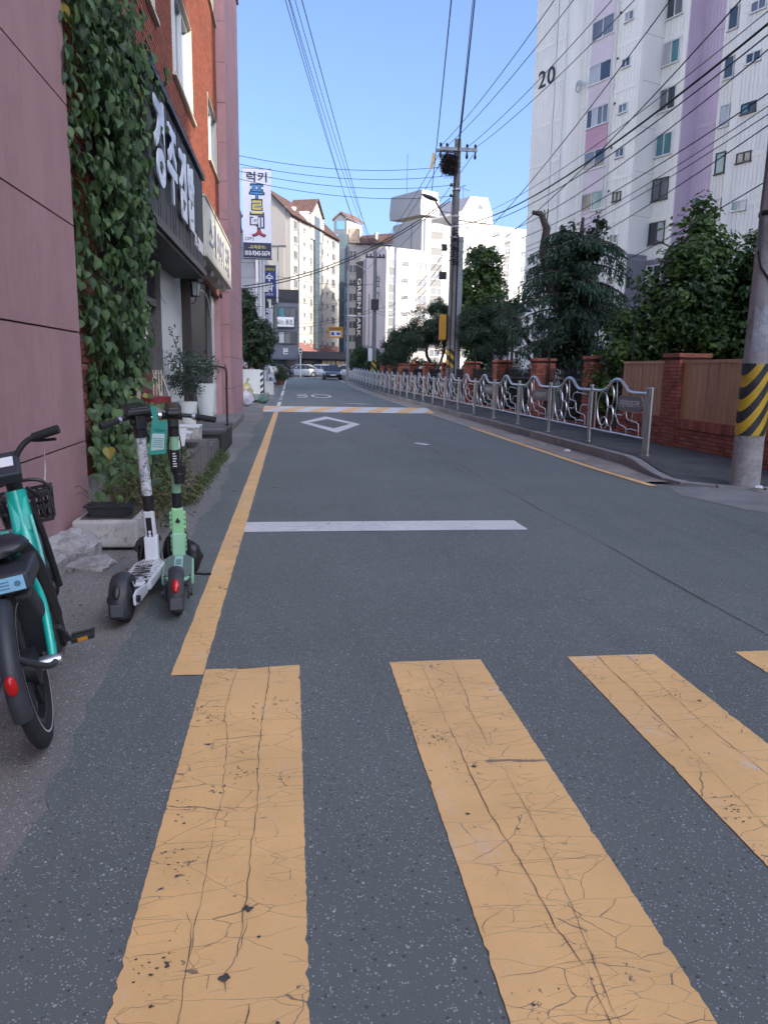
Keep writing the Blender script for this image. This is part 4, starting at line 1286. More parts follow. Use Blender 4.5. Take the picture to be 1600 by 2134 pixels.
# low white wing under the trees with a curved gable
lw_ = thing('apartment_building', 'low white building with a sloping curved roofline behind the pines', 'apartment building', (24.5, 88, 0.6))
m = MB(); m.prism([(0, 0, -1), (9, 0, -1), (9, 0, 5.4), (7.5, 0, 6.6), (4.0, 0, 8.6), (2.4, 0, 8.2), (0, 0, 5.0)], (0, 8, 0)); m.build('wall', M_gp, lw_)
for k in range(2): window(lw_, Matrix.Translation((3.6, 0, 1.5+k*2.6)), 1.2, 1.2, 2, M_ffar, glass=G_far)

# dark podium with a shop under the cream block
pod = thing('shop_building', 'dark low shop building with window bays painted warm as if lit at the street end', 'shop', (0.9, 104, 0.68))
m = MB(); m.box(0, 7.4, 0, 6, -0.3, 3.1); m.build('wall', M_shop, pod)
m = MB(); m.box(-0.2, 8.2, -0.9, 0, 2.1, 3.1); m.build('fascia', simple('charcoal fascia', (0.04, 0.04, 0.045), 0.7, var=0.1), pod)
M_warm = simple('painted window glow', (0.62, 0.46, 0.30), 0.6, var=0.15, scale=1)  # warm light of the windows put into a plain base colour
for x in (3.3, 5.2):
    m = MB(); m.box(x, x+1.8, -0.06, 0, 0.5, 1.95); m.build('lit_window', M_warm, pod)
    m = MB()
    for q in (0, 0.6, 1.2, 1.78): m.box(x+q, x+q+0.06, -0.1, -0.06, 0.45, 2.0)
    m.box(x, x+1.84, -0.1, -0.06, 1.3, 1.36); m.build('window_bar', M_dframe, pod)
m = MB(); m.box(0.8, 2.4, -0.05, 0, 0, 1.9); m.build('doorway', G_dark, pod)

# grey four-storey building at the corner
gb = thing('corner_building', 'narrow dark grey building with white hand lettered sign at street end', 'building', (-3.4, 97, 0.62))
m = MB(); m.box(0, 4.35, 0, 12, -0.5, 10.4); m.build('wall', simple('slate grey render', (0.115, 0.125, 0.155), 0.8, var=0.08, scale=0.6), gb)
m = MB(); m.box(-0.05, 4.42, -0.08, 0, 8.95, 10.45); m.build('parapet_band', M_shop, gb)
for z, h in ((6.75, 1.6), (3.9, 1.5)):
    window(gb, Matrix.Translation((3.0, 0, z)), 2.3, h, 3, M_dframe, g=gf, glass=None, fw=0.1)
    window(gb, Matrix.Translation((0.8, 0, z)), 1.4, h, 2, M_dframe, glass=G_grey, fw=0.1)
m = MB(); m.box(-0.1, 4.2, -0.75, 0, 1.95, 2.2); m.build('awning', simple('blue grey awning', (0.07, 0.085, 0.13), 0.6, var=0.1), gb)
m = MB(); m.box(0.2, 4.0, -0.04, 0, 0.0, 1.9); m.build('shop_front', G_dark, gb)
text('bon', M_lit, gb, frame_m((2.75, -0.03, 3.0), (1, 0, 0), (0, 0, 1), (0, -1, 0)), w=0.7, h=0.75)
bs = thing('shop_sign', 'wide white sign with black hand lettering on the dark grey building', 'sign', (1.05-3.4+1.25, 96.9, 6.05+0.55))
m = MB(); m.box(-1.3, 1.5, -0.12, 0.05, 0, 1.15); m.build('board', M_lit, bs)
m = MB(); m.box(-1.32, 1.52, -0.14, 0.05, -0.14, -0.01); m.build('frame', M_dframe, bs)
text('book', M_ink, bs, frame_m((0.12, -0.13, 0.55), (1, 0, 0), (0, 0, 1), (0, -1, 0)), w=2.35, h=0.62)

# pale panelled building on the left with drainpipes
gw = thing('panelled_building', 'pale panelled building left of the street behind the tall sign', 'building', (-2.0, 48, 0.03))
m = MB(); m.box(-7, 0.30, 0, 15, -0.3, 9.4); m.build('wall', simple('pale metal panel', (0.46, 0.48, 0.53), 0.7, var=0.05, scale=0.4, aniso=(1, 1, 5)), gw)
m = MB()
for k in range(11): m.box(-7, 0.305, -0.012, 0.0, 0.8+k*0.86, 0.815+k*0.86)
m.build('panel_joint', M_dframe, gw)
m = MB(); m.box(-7, -0.9, -0.35, 3, 9.4, 9.75); m.box(-2.9, -1.0, -0.3, 2, 9.75, 10.9); m.build('roof_trim', M_greydark, gw)
m = MB(); m.box(-2.9, -1.0, -0.25, 0, 7.9, 9.38); m.build('ribbed_box', simple('grey corrugated sheet', (0.28, 0.31, 0.36), 0.6, var=0.1), gw)
for k in range(10):
    pass
m = MB(); m.tube([(-0.05, -0.12, 0), (-0.05, -0.12, 9)], 0.05, 6); m.tube([(0.2, -0.1, 0), (0.2, -0.1, 9)], 0.035, 6); m.tube([(0.4, 0.3, 0), (0.4, 0.3, 8)], 0.04, 6); m.build('drain_pipe', M_white, gw)
m = MB()
for k, (y_, z_) in enumerate([(2, 3.6), (2, 6.2), (5, 3.8), (8, 3.9), (5, 6.5), (8, 6.4)]): m.box(0.3, 0.62, y_, y_+0.9, z_, z_+0.6)
m.build('aircon_unit', M_dirtywhite, gw)
for k in range(3):
    window(gw, frame_m((0.31, 3.6+k*3, 5.0), (0, 1, 0), (-1, 0, 0), (0, 0, 1)), 1.6, 1.2, 2, M_dframe, glass=G_dark)
# ------------------------------------------------------------------ pink and brick corner building on the left
M_pink = simple('pink stucco', (0.44, 0.255, 0.265), 0.88, var=0.12, scale=1.6, bumpy=0.8, bscale=150, aniso=(1, 1, 0.45), dirt=0.4, dirtcol=(0.30, 0.175, 0.18), bdist=0.006)
M_brk = simple('orange brick', (0.30, 0.088, 0.046), 0.82, var=0.18, scale=14, bumpy=0.0, bscale=160, tint=0.4)
M_brkp = simple('rough dark brick', (0.34, 0.135, 0.105), 0.85, var=0.25, scale=20, bumpy=0.7, bscale=90, obj_var=0.8)
M_brkr = simple('dark red soldier brick', (0.27, 0.065, 0.05), 0.7, var=0.2, scale=20, bumpy=0.4, obj_var=0.4)
M_wood = simple('black stained board', (0.020, 0.019, 0.019), 0.55, var=0.35, scale=3, aniso=(5, 5, 0.5), bumpy=0.35, bscale=40, obj_var=0.5)
M_brown = simple('dark brown wood', (0.030, 0.022, 0.018), 0.5, var=0.3, scale=3, aniso=(5, 5, 0.5), bumpy=0.2)
M_oldwood = simple('weathered grey timber', (0.150, 0.140, 0.135), 0.85, var=0.3, scale=3, aniso=(6, 6, 0.6), bumpy=0.6, bscale=50, obj_var=0.4)
M_panelw = simple('white door panel', (0.70, 0.73, 0.71), 0.45, var=0.05, scale=2, dirt=0.2, dirtcol=(0.35, 0.34, 0.3))
M_revl = simple('cream window reveal', (0.55, 0.50, 0.40), 0.7, var=0.08)
WX = -1.95
cb = thing('corner_shop_building', 'pink stucco and orange brick corner building with shops, left of the street', 'building', (0, 0, 0))
GZ = [-0.3, 0.80, 1.72, 2.58, 3.50, 4.42, 5.34, 6.3, 7.3, 8.3, 9.3, 10.3, 11.3, 12.3, 13.3]
def pier(name, x0, x1, y0, y1, levels, mat):
    m = MB(); m.box(x0, x1-0.016, y0+0.016, y1-0.016, levels[0], levels[-1]-0.01); m.build('groove_core', simple('dark groove', (0.035, 0.016, 0.02), 0.9, var=0.1), cb)
    for a, b in zip(levels, levels[1:]):
        m = MB(); m.box(x0, x1, y0, y1, a+0.007, b-0.007); m.build(name, mat, cb)
pier('stucco_block', -6.0, -1.78, -6.0, 6.80, GZ, M_pink)
GZ2 = [-0.2, 0.85, 1.75, 2.65, 3.55, 4.5, 5.5, 6.5, 7.5, 8.5, 9.5, 10.5, 11.5, 12.5, 13.3]
pier('stucco_block', -6.0, -1.72, 22.35, 27.9, GZ2, M_pink)

m = MB(); m.poly([(-1.7785, 5.62, 0.60), (-1.7785, 5.66, 0.60), (-1.7785, 5.69, 0.70), (-1.7785, 5.68, 0.78), (-1.7785, 5.65, 0.69)]); m.poly([(-1.7785, 5.66, 0.79), (-1.7785, 5.68, 0.79), (-1.7785, 5.685, 0.84)]); m.build('scrape_mark', M_lit, cb)
WINS = [(10.7, 12.5, 6.45, 8.1), (14.15, 16.9, 6.35, 8.1), (19.85, 22.1, 6.45, 7.95), (10.7, 12.5, 10.2, 11.9), (14.15, 16.9, 10.2, 11.9), (19.85, 22.1, 10.3, 11.9)]
def wall_holes(m, x0, x1, y0, y1, z0, z1, holes):
    ys = sorted(set([y0, y1]+[h[0] for h in holes]+[h[1] for h in holes]))
    for a, b in zip(ys, ys[1:]):
        hs = sorted([h for h in holes if h[0] <= a and h[1] >= b], key=lambda h: h[2])
        z = z0
        for h in hs:
            if h[2] > z: m.box(x0, x1, a, b, z, h[2])
            z = h[3]
        if z < z1: m.box(x0, x1, a, b, z, z1)
m = MB(); wall_holes(m, -2.5, WX-0.026, 6.62, 22.35, 3.3, 13.3, WINS); m.build('mortar_wall', simple('shadow dark mortar', (0.06, 0.032, 0.026), 0.9, var=0.2, scale=20), cb)  # mortar darkened so the joint shadows are in its colour
m = MB(); m.box(-2.5, WX-0.012, 6.62, 10.3, 0.57, 3.3); m.box(-2.5, WX, 6.63, 10.3, -0.2, 0.40); m.box(-2.5, WX-0.012, 6.62, 10.3, 0.40, 0.57); m.build('mortar_wall', simple('sandy mortar', (0.50, 0.42, 0.37), 0.9, var=0.2, scale=20, bumpy=0.4), cb)
# white painted plinth
m = MB(); m.box(WX-0.05, WX+0.012, 6.625, 10.3, -0.2, 0.395); m.build('plinth', M_dirtywhite, cb)
# brickwork near the corner: single bricks
g = random.Random(14)
bkm = MB(); bkm.box(-0.05, 0.006, 0.004, 0.196, 0.0, 0.057); BK = bkm.mesh('brick', M_brkp)
cnt = 0
for r_ in range(17):
    z = 0.585+r_*0.068
    y = 6.63-(0.1 if r_ % 2 else 0)
    while y < 9.6 and cnt < 235:
        a, b = max(y, 6.63), y+0.2
        if b-a > 0.03:
            put(BK, 'brick', cb, (WX+g.uniform(-0.004, 0.004), a, z), None, (1, (b-a)/0.2, 1)); cnt += 1
        y += 0.208
sbm = MB(); sbm.box(-0.05, 0.008, 0.003, 0.062, 0.40, 0.575); SB = sbm.mesh('soldier_brick', M_brkr)
for i in range(50): put(SB, 'soldier_brick', cb, (WX+g.uniform(-.003, .003), 6.64+i*0.068, 0))
m = MB()
for r_ in range(23):
    z = 1.745+r_*0.068; y = 6.63-(0.1 if r_ % 2 else 0)
    while y < 10.2:
        m.tint = g.uniform(-0.5, 0.5); m.box(WX-0.04, WX+g.uniform(-.003, .003), max(y, 6.63), y+0.19, z, z+0.057); y += 0.208
m.build('brickwork', M_brk, cb)['kind'] = 'stuff'
# upper brickwork: every brick modelled, proud of the mortar
m = MB(); z = 3.32; r_ = 0
while z < 13.2:
    y = 6.63-(0.105 if r_ % 2 else 0)
    while y < 22.3:
        a, b = max(y, 6.63), min(y+0.198, 22.34)
        hit = False
        for h in WINS:
            if z+0.057 > h[2] and z < h[3] and b > h[0] and a < h[1]:
                if a < h[0]-0.03: b = h[0]
                elif b > h[1]+0.03: a = h[1]
                else: hit = True
        if not hit and b-a > 0.02:
            m.tint = g.uniform(-0.5, 0.5); e = WX+g.uniform(-0.001, 0.001)
            k = m.pts([(e, a, z), (e, b, z), (e, b, z+0.048), (e, a, z+0.048), (WX-0.03, a, z), (WX-0.03, b, z), (WX-0.03, b, z+0.048), (WX-0.03, a, z+0.048)])
            for q in ((0, 1, 2, 3), (3, 2, 6, 7), (0, 4, 5, 1), (0, 3, 7, 4), (1, 5, 6, 2)): m.addf([k+i for i in q])
        y += 0.21
    z += 0.069; r_ += 1
m.build('brickwork', M_brk, cb)['kind'] = 'stuff'
# tall windows set back in plastered reveals, white frames
for (a, b, z0, z1) in WINS:
    W, Hh = b-a, z1-z0
    M = frame_m((WX-0.16, (a+b)/2, z0), (0, 1, 0), (-1, 0, 0), (0, 0, 1))
    w_ = window(cb, M, W-0.06, Hh-0.04, 3, M_frame, glass=G_blue if z0 < 7 and a > 13 else G_grey, fw=0.07, d=0.09, sill=False)
    m = MB(); t_ = 0.03
    m.box(-0.34, 0.17-0.16+0.02, W/2-t_, W/2, 0, Hh) if False else None
    m.M = M
    m.box(-W/2, -W/2+t_, -0.165, 0.25, 0, Hh); m.box(W/2-t_, W/2, -0.165, 0.25, 0, Hh); m.box(-W/2+t_, W/2-t_, -0.165, 0.25, Hh-t_, Hh); m.box(-W/2-0.05, W/2+0.05, -0.22, 0.2, -0.06, 0.0)
    m.build('reveal', M_revl, cb)
m = MB(); m.box(-6, -2.5, 6.6, 22.4, -0.3, 13.2); m.build('interior_mass', M_shop, cb)
m = MB(); m.box(-6.1, -1.66, -6, 28.0, 13.3, 13.5); m.build('parapet', M_pink, cb)

# ground floor shop front
SX = -2.08
def part(name, mat, x0, x1, y0, y1, z0, z1, bev=0):
    m = MB(); m.box(x0, x1, y0, y1, z0, z1); return m.build(name, mat, cb, bevel=bev)
part('shop_floor', M_conc, -2.6, -1.75, 10.3, 22.4, -0.2, 0.12)
part('window_glass', G_grey, -2.3, SX-0.05, 10.3, 12.55, 0.9, 3.2)
part('window_frame', M_oldwood, -2.2, SX+0.02, 12.3, 12.75, 0.1, 3.25)
part('window_rail', M_brown, -2.2, SX+0.03, 10.3, 12.3, 2.35, 2.45)
part('window_apron', simple('faded red board', (0.20, 0.05, 0.05), 0.7, var=0.2), -2.2, SX+0.03, 10.3, 12.3, 0.1, 1.35)
part('wall_panel', M_panelw, -2.3, SX, 12.75, 15.2, 0.12, 3.25)
part('door_post', M_brown, -2.2, WX+0.05, 15.2, 15.55, 0.1, 3.3)
part('timber_panel', M_brown, -2.2, WX-0.02, 15.55, 18.6, 0.12, 3.6)
part('door_post', M_oldwood, -2.2, WX+0.06, 18.6, 18.95, 0.1, 3.3)
part('door', M_panelw, -2.3, SX, 18.95, 21.6, 0.16, 3.35)
part('door_jamb', M_pink, -2.3, WX+0.03, 21.6, 22.36, 0.0, 3.45)
part('lintel', simple('pink beam with orange light tint', (0.28, 0.11, 0.07), 0.8, var=0.1), -2.45, WX+0.03, 14.45, 22.36, 3.34, 3.82)  # pink beam; the orange light on it is put into the colour
part('door_step', M_conc, -2.2, -1.35, 15.5, 22.0, 0.0, 0.15, 0.02)
part('wall_strip', M_brown, -2.45, WX, 10.3, 14.45, 3.25, 3.34)
m = MB(); m.box(SX+0.02, SX+0.06, 18.98, 19.06, 1.2, 1.65); m.build('door_handle', M_black, cb, bevel=0.006)
m = MB(); m.tube(catmull([(-1.9, 15.9, 2.95), (-1.85, 17.0, 3.05), (-1.8, 17.4, 2.9), (-1.8, 17.9, 2.55)], 5), 0.012, 5); m.build('loose_cable', M_white, cb, 60)

# black board sign with raised white letters
sg = thing('shop_sign', 'black board shop sign with large raised white Korean letters', 'shop sign', (0, 9.1, 0))
SXF = -1.55; L = 5.35; z0, z1 = 3.13, 4.72
m = MB(); m.box(WX+0.002, SXF-0.03, 0.0, L, z0+0.02, z1); m.build('sign_box', M_wood, sg)
n = 46; bw = L/n
m = MB(); m.box(-0.03, 0.0, 0.002, bw-0.006, z0+0.04, z1-0.05); me = m.mesh('board', M_wood)
for i in range(n): put(me, 'board', sg, (SXF+rnd.uniform(-0.004, 0.006), i*bw, 0))
m = MB(); m.box(WX+0.003, SXF+0.05, -0.03, L+0.03, z1-0.02, z1+0.06); m.box(SXF-0.002, SXF+0.035, -0.02, L+0.02, z0-0.06, z0+0.04); m.box(WX+0.004, SXF-0.004, 0, L+0.002, z0-0.05, z0+0.018); m.build('trim', M_black, sg)
part('soffit', M_wood, -2.45, -1.56, 9.1, 14.44, 3.02, 3.07)
M_letw = simple('white acrylic letter', (0.66, 0.68, 0.74), 0.35, var=0.04)
for key, yc, w, zc, h in [('g1', 0.50, 0.70, 4.02, 0.98), ('g2', 1.48, 0.72, 3.98, 0.92), ('g3', 2.44, 0.66, 3.98, 0.94), ('g4', 3.36, 0.66, 3.98, 0.94)]:
    me_, tw, th = TEXT[key]
    o = text(key, M_letw, sg, frame_m((SXF+0.05, yc, zc), (0, 1, 0), (0, 0, 1), (1, 0, 0)), w=w, h=h, name='letter')
    o.scale.z *= 1.0
text('n70', M_lit, sg, frame_m((SXF+0.012, 4.55, 3.5), (0, 1, 0), (0, 0, 1), (1, 0, 0)), w=1.25, h=0.22)

ws = thing('shop_sign', 'long cream light box sign over the white door', 'shop sign', (0, 14.55, 0))
m = MB(); m.box(WX+0.002, -1.52, 0, 5.9, 3.50, 4.46); m.build('light_box', simple('cream sign face', (0.62, 0.60, 0.50), 0.45, var=0.05, dirt=0.25, dirtcol=(0.4, 0.36, 0.25)), ws)
m = MB(); m.box(WX+0.003, -1.50, -0.02, 5.92, 3.44, 3.495); m.box(WX+0.003, -1.5, -0.02, 5.92, 4.465, 4.51); m.build('frame', M_revl, ws)
M_faint = simple('faded sign print', (0.16, 0.17, 0.22), 0.5, var=0.2)
for key, yc, w, h in (('w1', 1.3, 1.3, 0.62), ('w2', 3.0, 1.6, 0.6), ('w3', 4.75, 1.2, 0.66)):
    text(key, M_faint, ws, frame_m((-1.517, yc, 3.98), (0, 1, 0), (0, 0, 1), (1, 0, 0)), w=w, h=h)
for k in range(4):
    m = MB(); m.lathe([(0.03, 0), (0.06, 0.03), (0.05, 0.12), (0.02, 0.14)], 8, (-1.65, 0.6+k*1.5, 3.32)); m.build('spot_lamp', M_white, ws)

# wall lantern on the timber panel
ln = thing('wall_lantern', 'small black wall lantern on the dark timber panel', 'lantern', (-1.82, 15.3, 2.80))
ln.scale = (0.75, 0.75, 0.75)
m = MB(); m.lathe([(0.10, 0.0), (0.15, 0.34)], 6); m.build('glass', simple('milky lantern glass', (0.32, 0.33, 0.34), 0.2, var=0.1), ln)
m = MB(); m.lathe([(0.21, 0.34), (0.17, 0.40), (0.06, 0.52), (0.02, 0.62)], 6); m.build('cap', M_black, ln)
m = MB()
for k in range(6):
    a = k*math.pi/3; m.tube([(0.103*math.cos(a), 0.103*math.sin(a), 0), (0.153*math.cos(a), 0.153*math.sin(a), 0.34)], 0.009, 4)
m.lathe([(0.11, -0.03), (0.11, 0.0)], 6); m.build('cage', M_black, ln)
m = MB(); m.tube(catmull([(-0.24, 0, -0.12), (-0.1, 0, -0.2), (0, 0, -0.12), (0, 0, -0.02)], 4), 0.014, 6); m.box(-0.26, -0.23, -0.05, 0.05, -0.25, 0.1); m.build('bracket', M_black, ln)

# dark hand rail by the deck
hr = thing('hand_rail', 'bent dark tube hand rail beside the grey deck and white door', 'hand rail', (-1.15, 13.9, 0))
m = MB(); m.tube(catmull([(0, 0, 0.3), (0, 0, 1.0), (0, 0.0, 1.38), (-0.06, 0.02, 1.45), (-0.3, 0.05, 1.47), (-0.72, 0.1, 1.47)], 5), 0.02, 8); m.build('rail', simple('dark red brown metal', (0.04, 0.022, 0.022), 0.45, var=0.2), hr, 60)
m = MB(); m.lathe([(0.05, 0), (0.05, 0.012)], 10, (0, 0, 0.43)); m.build('foot_plate', M_black, hr)

# deck, timber beds
dk = thing('timber_deck', 'low dark timber deck block before the white door', 'deck', (-2.0, 12.6, 0))
n = 6
for i in range(n):
    m = MB(); m.box(0, 0.88, i*0.38, i*0.38+0.37, 0.36, 0.41); m.build('deck_board', M_oldwood if i % 2 else simple('dark grey deck board', (0.075, 0.072, 0.072), 0.8, var=0.25, scale=4, aniso=(0.6, 6, 6), bumpy=0.3), dk)
m = MB(); m.box(0.02, 0.86, 0.03, 2.22, 0, 0.355); m.build('deck_base', M_wood, dk)
def bed(y0, y1, x0, x1, h, label):
    t = thing('planter_bed', label, 'planter bed', (x0, y0, 0))
    L = y1-y0; W = x1-x0
    m = MB(); m.box(0.03, W-0.03, 0.03, L-0.03, 0, h-0.03); m.build('soil', M_soil, t)
    n = int(L/0.075); bw = L/n
    m = MB(); m.box(W-0.028, W, 0.002, bw-0.004, 0, h); me = m.mesh('side_board', M_oldwood)
    for i in range(n): put(me, 'side_board', t, (rnd.uniform(-.004, .004), i*bw, rnd.uniform(-.006, .004)))
    n = int(W/0.075); bw = W/n
    m = MB(); m.box(0.002, bw-0.004, 0, 0.028, 0, h); me = m.mesh('end_board', M_oldwood)
    for i in range(n): put(me, 'end_board', t, (i*bw, rnd.uniform(-.003, .003), rnd.uniform(-.006, .004)))
    k = int(L/0.33); 
    for i in range(k):
        m = MB(); m.box(W-0.33, W-0.005, i*L/k+0.006, (i+1)*L/k-0.006, h+0.001, h+0.03); m.build('top_slab', M_oldwood, t, loc=(0, 0, rnd.uniform(-.004, .006)))
    return t
bed(8.3, 10.6, -1.78, -1.13, 0.43, 'weathered timber planter bed behind the green scooter')
bed(10.65, 12.5, -1.8, -1.18, 0.27, 'lower timber planter bed before the deck')

# concrete trough with a black tray at the foot of the corner
pt = thing('concrete_trough', 'chipped white concrete trough on the ground behind the white scooter', 'planter', (-1.72, 6.02, 0.02))
m = MB(); m.box(0, 0.50, 0, 0.62, 0, 0.22); m.build('trough', simple('chipped white concrete', (0.46, 0.445, 0.42), 0.9, var=0.12, scale=4, dirt=1.0, dirtcol=(0.12, 0.11, 0.1), bumpy=0.6, bscale=60), pt, bevel=0.02)
m = MB(); m.box(0.05, 0.45, 0.06, 0.56, 0.215, 0.225); m.build('soil', M_soil, pt)
tr = thing('plastic_tray', 'black plastic plant tray on top of the white trough', 'tray', (-1.64, 6.14, 0.245))
m = MB(); m.prism([(0.04, 0, 0), (0.32, 0, 0), (0.36, 0, 0.08), (0, 0, 0.08)], (0, 0.2, 0)); m.build('tray', simple('black plastic', (0.02, 0.021, 0.024), 0.45, var=0.15), tr, bevel=0.006)
m = MB(); m.box(-0.015, 0.375, -0.015, 0.215, 0.08, 0.092); m.build('rim', MATS['black plastic'], tr)

# broken concrete lump under the pink wall
from mathutils import noise as mnoise
m = MB()
def lump(c, s, seed):
    nn, mm = 40, 22; rings = []
    e = lambda v, p: math.copysign(abs(v)**p, v)
    for i in range(mm+1):
        th = math.pi*i/mm; ring = []
        for k in range(nn):
            ph = 2*math.pi*k/nn
            u = Vector((e(math.sin(th), .55)*e(math.cos(ph), .6), e(math.sin(th), .55)*e(math.sin(ph), .6), e(math.cos(th), .55)))
            q = u*2.2+Vector((seed*3.1, seed, 0))
            j = 1+0.20*mnoise.noise(q)+0.10*mnoise.noise(q*2.7)+0.06*mnoise.noise(q*6.5)
            ring.append((c[0]+s[0]*u.x*j, c[1]+s[1]*u.y*j, c[2]+s[2]*u.z*j))
        rings.append(m.pts(ring))
    for a, b in zip(rings, rings[1:]):
        for k in range(nn):
            k2 = (k+1) % nn; m.addf([a+k, b+k, b+k2, a+k2])
lump((-1.66, 5.78, 0.0), (0.20, 0.28, 0.19), 4); lump((-1.73, 5.25, 0.0), (0.13, 0.36, 0.15), 5); lump((-1.76, 4.7, -0.02), (0.11, 0.4, 0.11), 6); lump((-1.47, 5.55, -0.03), (0.16, 0.16, 0.09), 7)
props(m.build('concrete_lump', simple('broken concrete', (0.42, 0.405, 0.395), 0.92, var=0.22, scale=7, bumpy=0.9, bscale=45, dirt=0.7, dirtcol=(0.17, 0.155, 0.145), bdist=0.012), smooth=28), 'broken pale concrete lump at the foot of the pink wall', 'concrete lump')

# pots and clutter by the wall
def pot(name, label, c, prof, mat, cat='pot', n=14):
    t = thing(name, label, cat, c); m = MB(); m.lathe(prof, n); m.build('body', mat, t, 40)
    m = MB(); r_ = prof[-1][0]; m.lathe([(r_-0.015, prof[-1][1]-0.03), (r_-0.02, prof[-1][1]-0.029)], n); m.build('soil', M_soil, t)
    return t
pot('tall_vase', 'tall tapered white planter vase by the white door', (-1.62, 14.9, 0.42), [(0.12, 0), (0.16, 0.3), (0.2, 0.72)], M_panelw, 'planter')
pot('olive_pot', 'white fluted pot holding the olive tree', (-1.72, 12.9, 0.42), [(0.13, 0), (0.17, 0.4), (0.18, 0.46)], M_panelw)
pot('tub_pot', 'square edged white tub on the timber bed', (-1.42, 9.3, 0.47), [(0.13, 0), (0.17, 0.26), (0.185, 0.27), (0.185, 0.29)], M_white, 'tub', 4)
pot('shallow_bowl', 'shallow grey bowl on the timber bed by the tub', (-1.24, 9.55, 0.47), [(0.05, 0), (0.11, 0.05), (0.12, 0.07)], M_steel, 'bowl')
cr_ = [(-1.62, 12.1, 0.28, 0.4, 0.24, 'grey plastic crate beside the deck, farther of two'), (-1.64, 11.3, 0.28, 0.36, 0.2, 'grey plastic crate beside the deck, nearer of two')]
for (x, y_, z_, s, h, lb) in cr_:
    t = thing('storage_crate', lb, 'crate', (x, y_, z_), 0, 'grey crates by the deck')
    m = MB(); m.box(-s/2, s/2, -s/2, s/2, 0, h); m.build('body', M_dirtywhite, t, bevel=0.01)
    m = MB(); m.box(-s/2-.01, s/2+.01, -s/2-.01, s/2+.01, h+0.001, h+0.03); m.build('lid', M_white, t, bevel=0.006)
rk = thing('plant_rack', 'white wire grid plant rack by the shop window', 'rack', (-1.85, 10.6, 0.45))
m = MB()
for i in range(4): m.tube([(0.0, i*0.22, 0), (0.0, i*0.22, 0.95)], 0.011, 5)
for i in range(6): m.tube([(0.004, 0, 0.1+i*0.16), (0.004, 0.66, 0.1+i*0.16)], 0.008, 5)
for i in (0, 3): m.tube([(0.3, i*0.22, 0), (0.0, i*0.22, 0.9)], 0.011, 5)
m.build('grid', M_revl, rk)
rb = thing('red_bin', 'dull red striped bin half hidden behind leaves', 'bin', (-1.72, 10.0, 0.45))
m = MB(); m.lathe([(0.17, 0), (0.19, 0.62)], 12); m.build('body', simple('dull red plastic', (0.20, 0.018, 0.03), 0.5, var=0.2), rb, 40)
m = MB(); m.lathe([(0.195, 0.2), (0.197, 0.3)], 12, cap=False); m.lathe([(0.196, 0.42), (0.198, 0.5)], 12, cap=False); m.build('stripe', simple('grey plastic', (0.25, 0.22, 0.25), 0.5, var=0.1), rb)

# ------------------------------------------------------------------ foliage tools
def leaf_cloud(name, P_, Nrm, size, mat, parent=None, aspect=0.55, droop=None, seed=1, fold=0.25, tints=None, axis=None):
    """many small folded leaves in one mesh: P_ positions, Nrm facing directions"""
    r_ = np.random.default_rng(seed); n = len(P_)
    P_ = np.asarray(P_, float); Nn = np.asarray(Nrm, float); Nn /= np.linalg.norm(Nn, axis=1)[:, None]+1e-9
    if axis is None:
        ax = r_.normal(size=(n, 3))
    else: ax = np.asarray(axis, float)+r_.normal(size=(n, 3))*0.25
    if droop is not None: ax = ax*(1-droop)+np.array([0, 0, -1.0])*droop
    ax = ax-Nn*np.sum(ax*Nn, 1)[:, None]; ax /= np.linalg.norm(ax, axis=1)[:, None]+1e-9
    sd = np.cross(Nn, ax)
    s = np.asarray(size)*r_.uniform(0.65, 1.25, n) if np.ndim(size) == 0 else np.asarray(size)
    s = s[:, None]; w = s*aspect*0.5; f = w*fold
    base = P_-ax*s*0.45; tip = P_+ax*s*0.55-Nn*s*0.10
    mid = P_-Nn*0.0
    l = P_-ax*s*0.05+sd*w+Nn*f; rr = P_-ax*s*0.05-sd*w+Nn*f
    V = np.stack([base, l, tip, rr], 1).reshape(-1, 3)
    F = np.arange(n)[:, None]*4
    tri = np.concatenate([F+[0, 2, 1], F+[0, 3, 2]], 1).reshape(-1, 3)
    me = bpy.data.meshes.new(name)
    me.vertices.add(len(V)); me.vertices.foreach_set('co', V.astype(np.float32).ravel())
    me.loops.add(tri.size); me.loops.foreach_set('vertex_index', tri.astype(np.int32).ravel())
    me.polygons.add(len(tri)); me.polygons.foreach_set('loop_start', np.arange(0, tri.size, 3, dtype=np.int32)); me.polygons.foreach_set('loop_total', np.full(len(tri), 3, np.int32))
    at = me.attributes.new('tint', 'FLOAT', 'FACE')
    tt = (r_.random(n) if tints is None else tints).astype(np.float32)
    at.data.foreach_set('value', np.repeat(tt, 2))
    me.materials.append(mat); me.update(); me.validate()
    o = bpy.data.objects.new(name, me); link(o, parent)
    return o

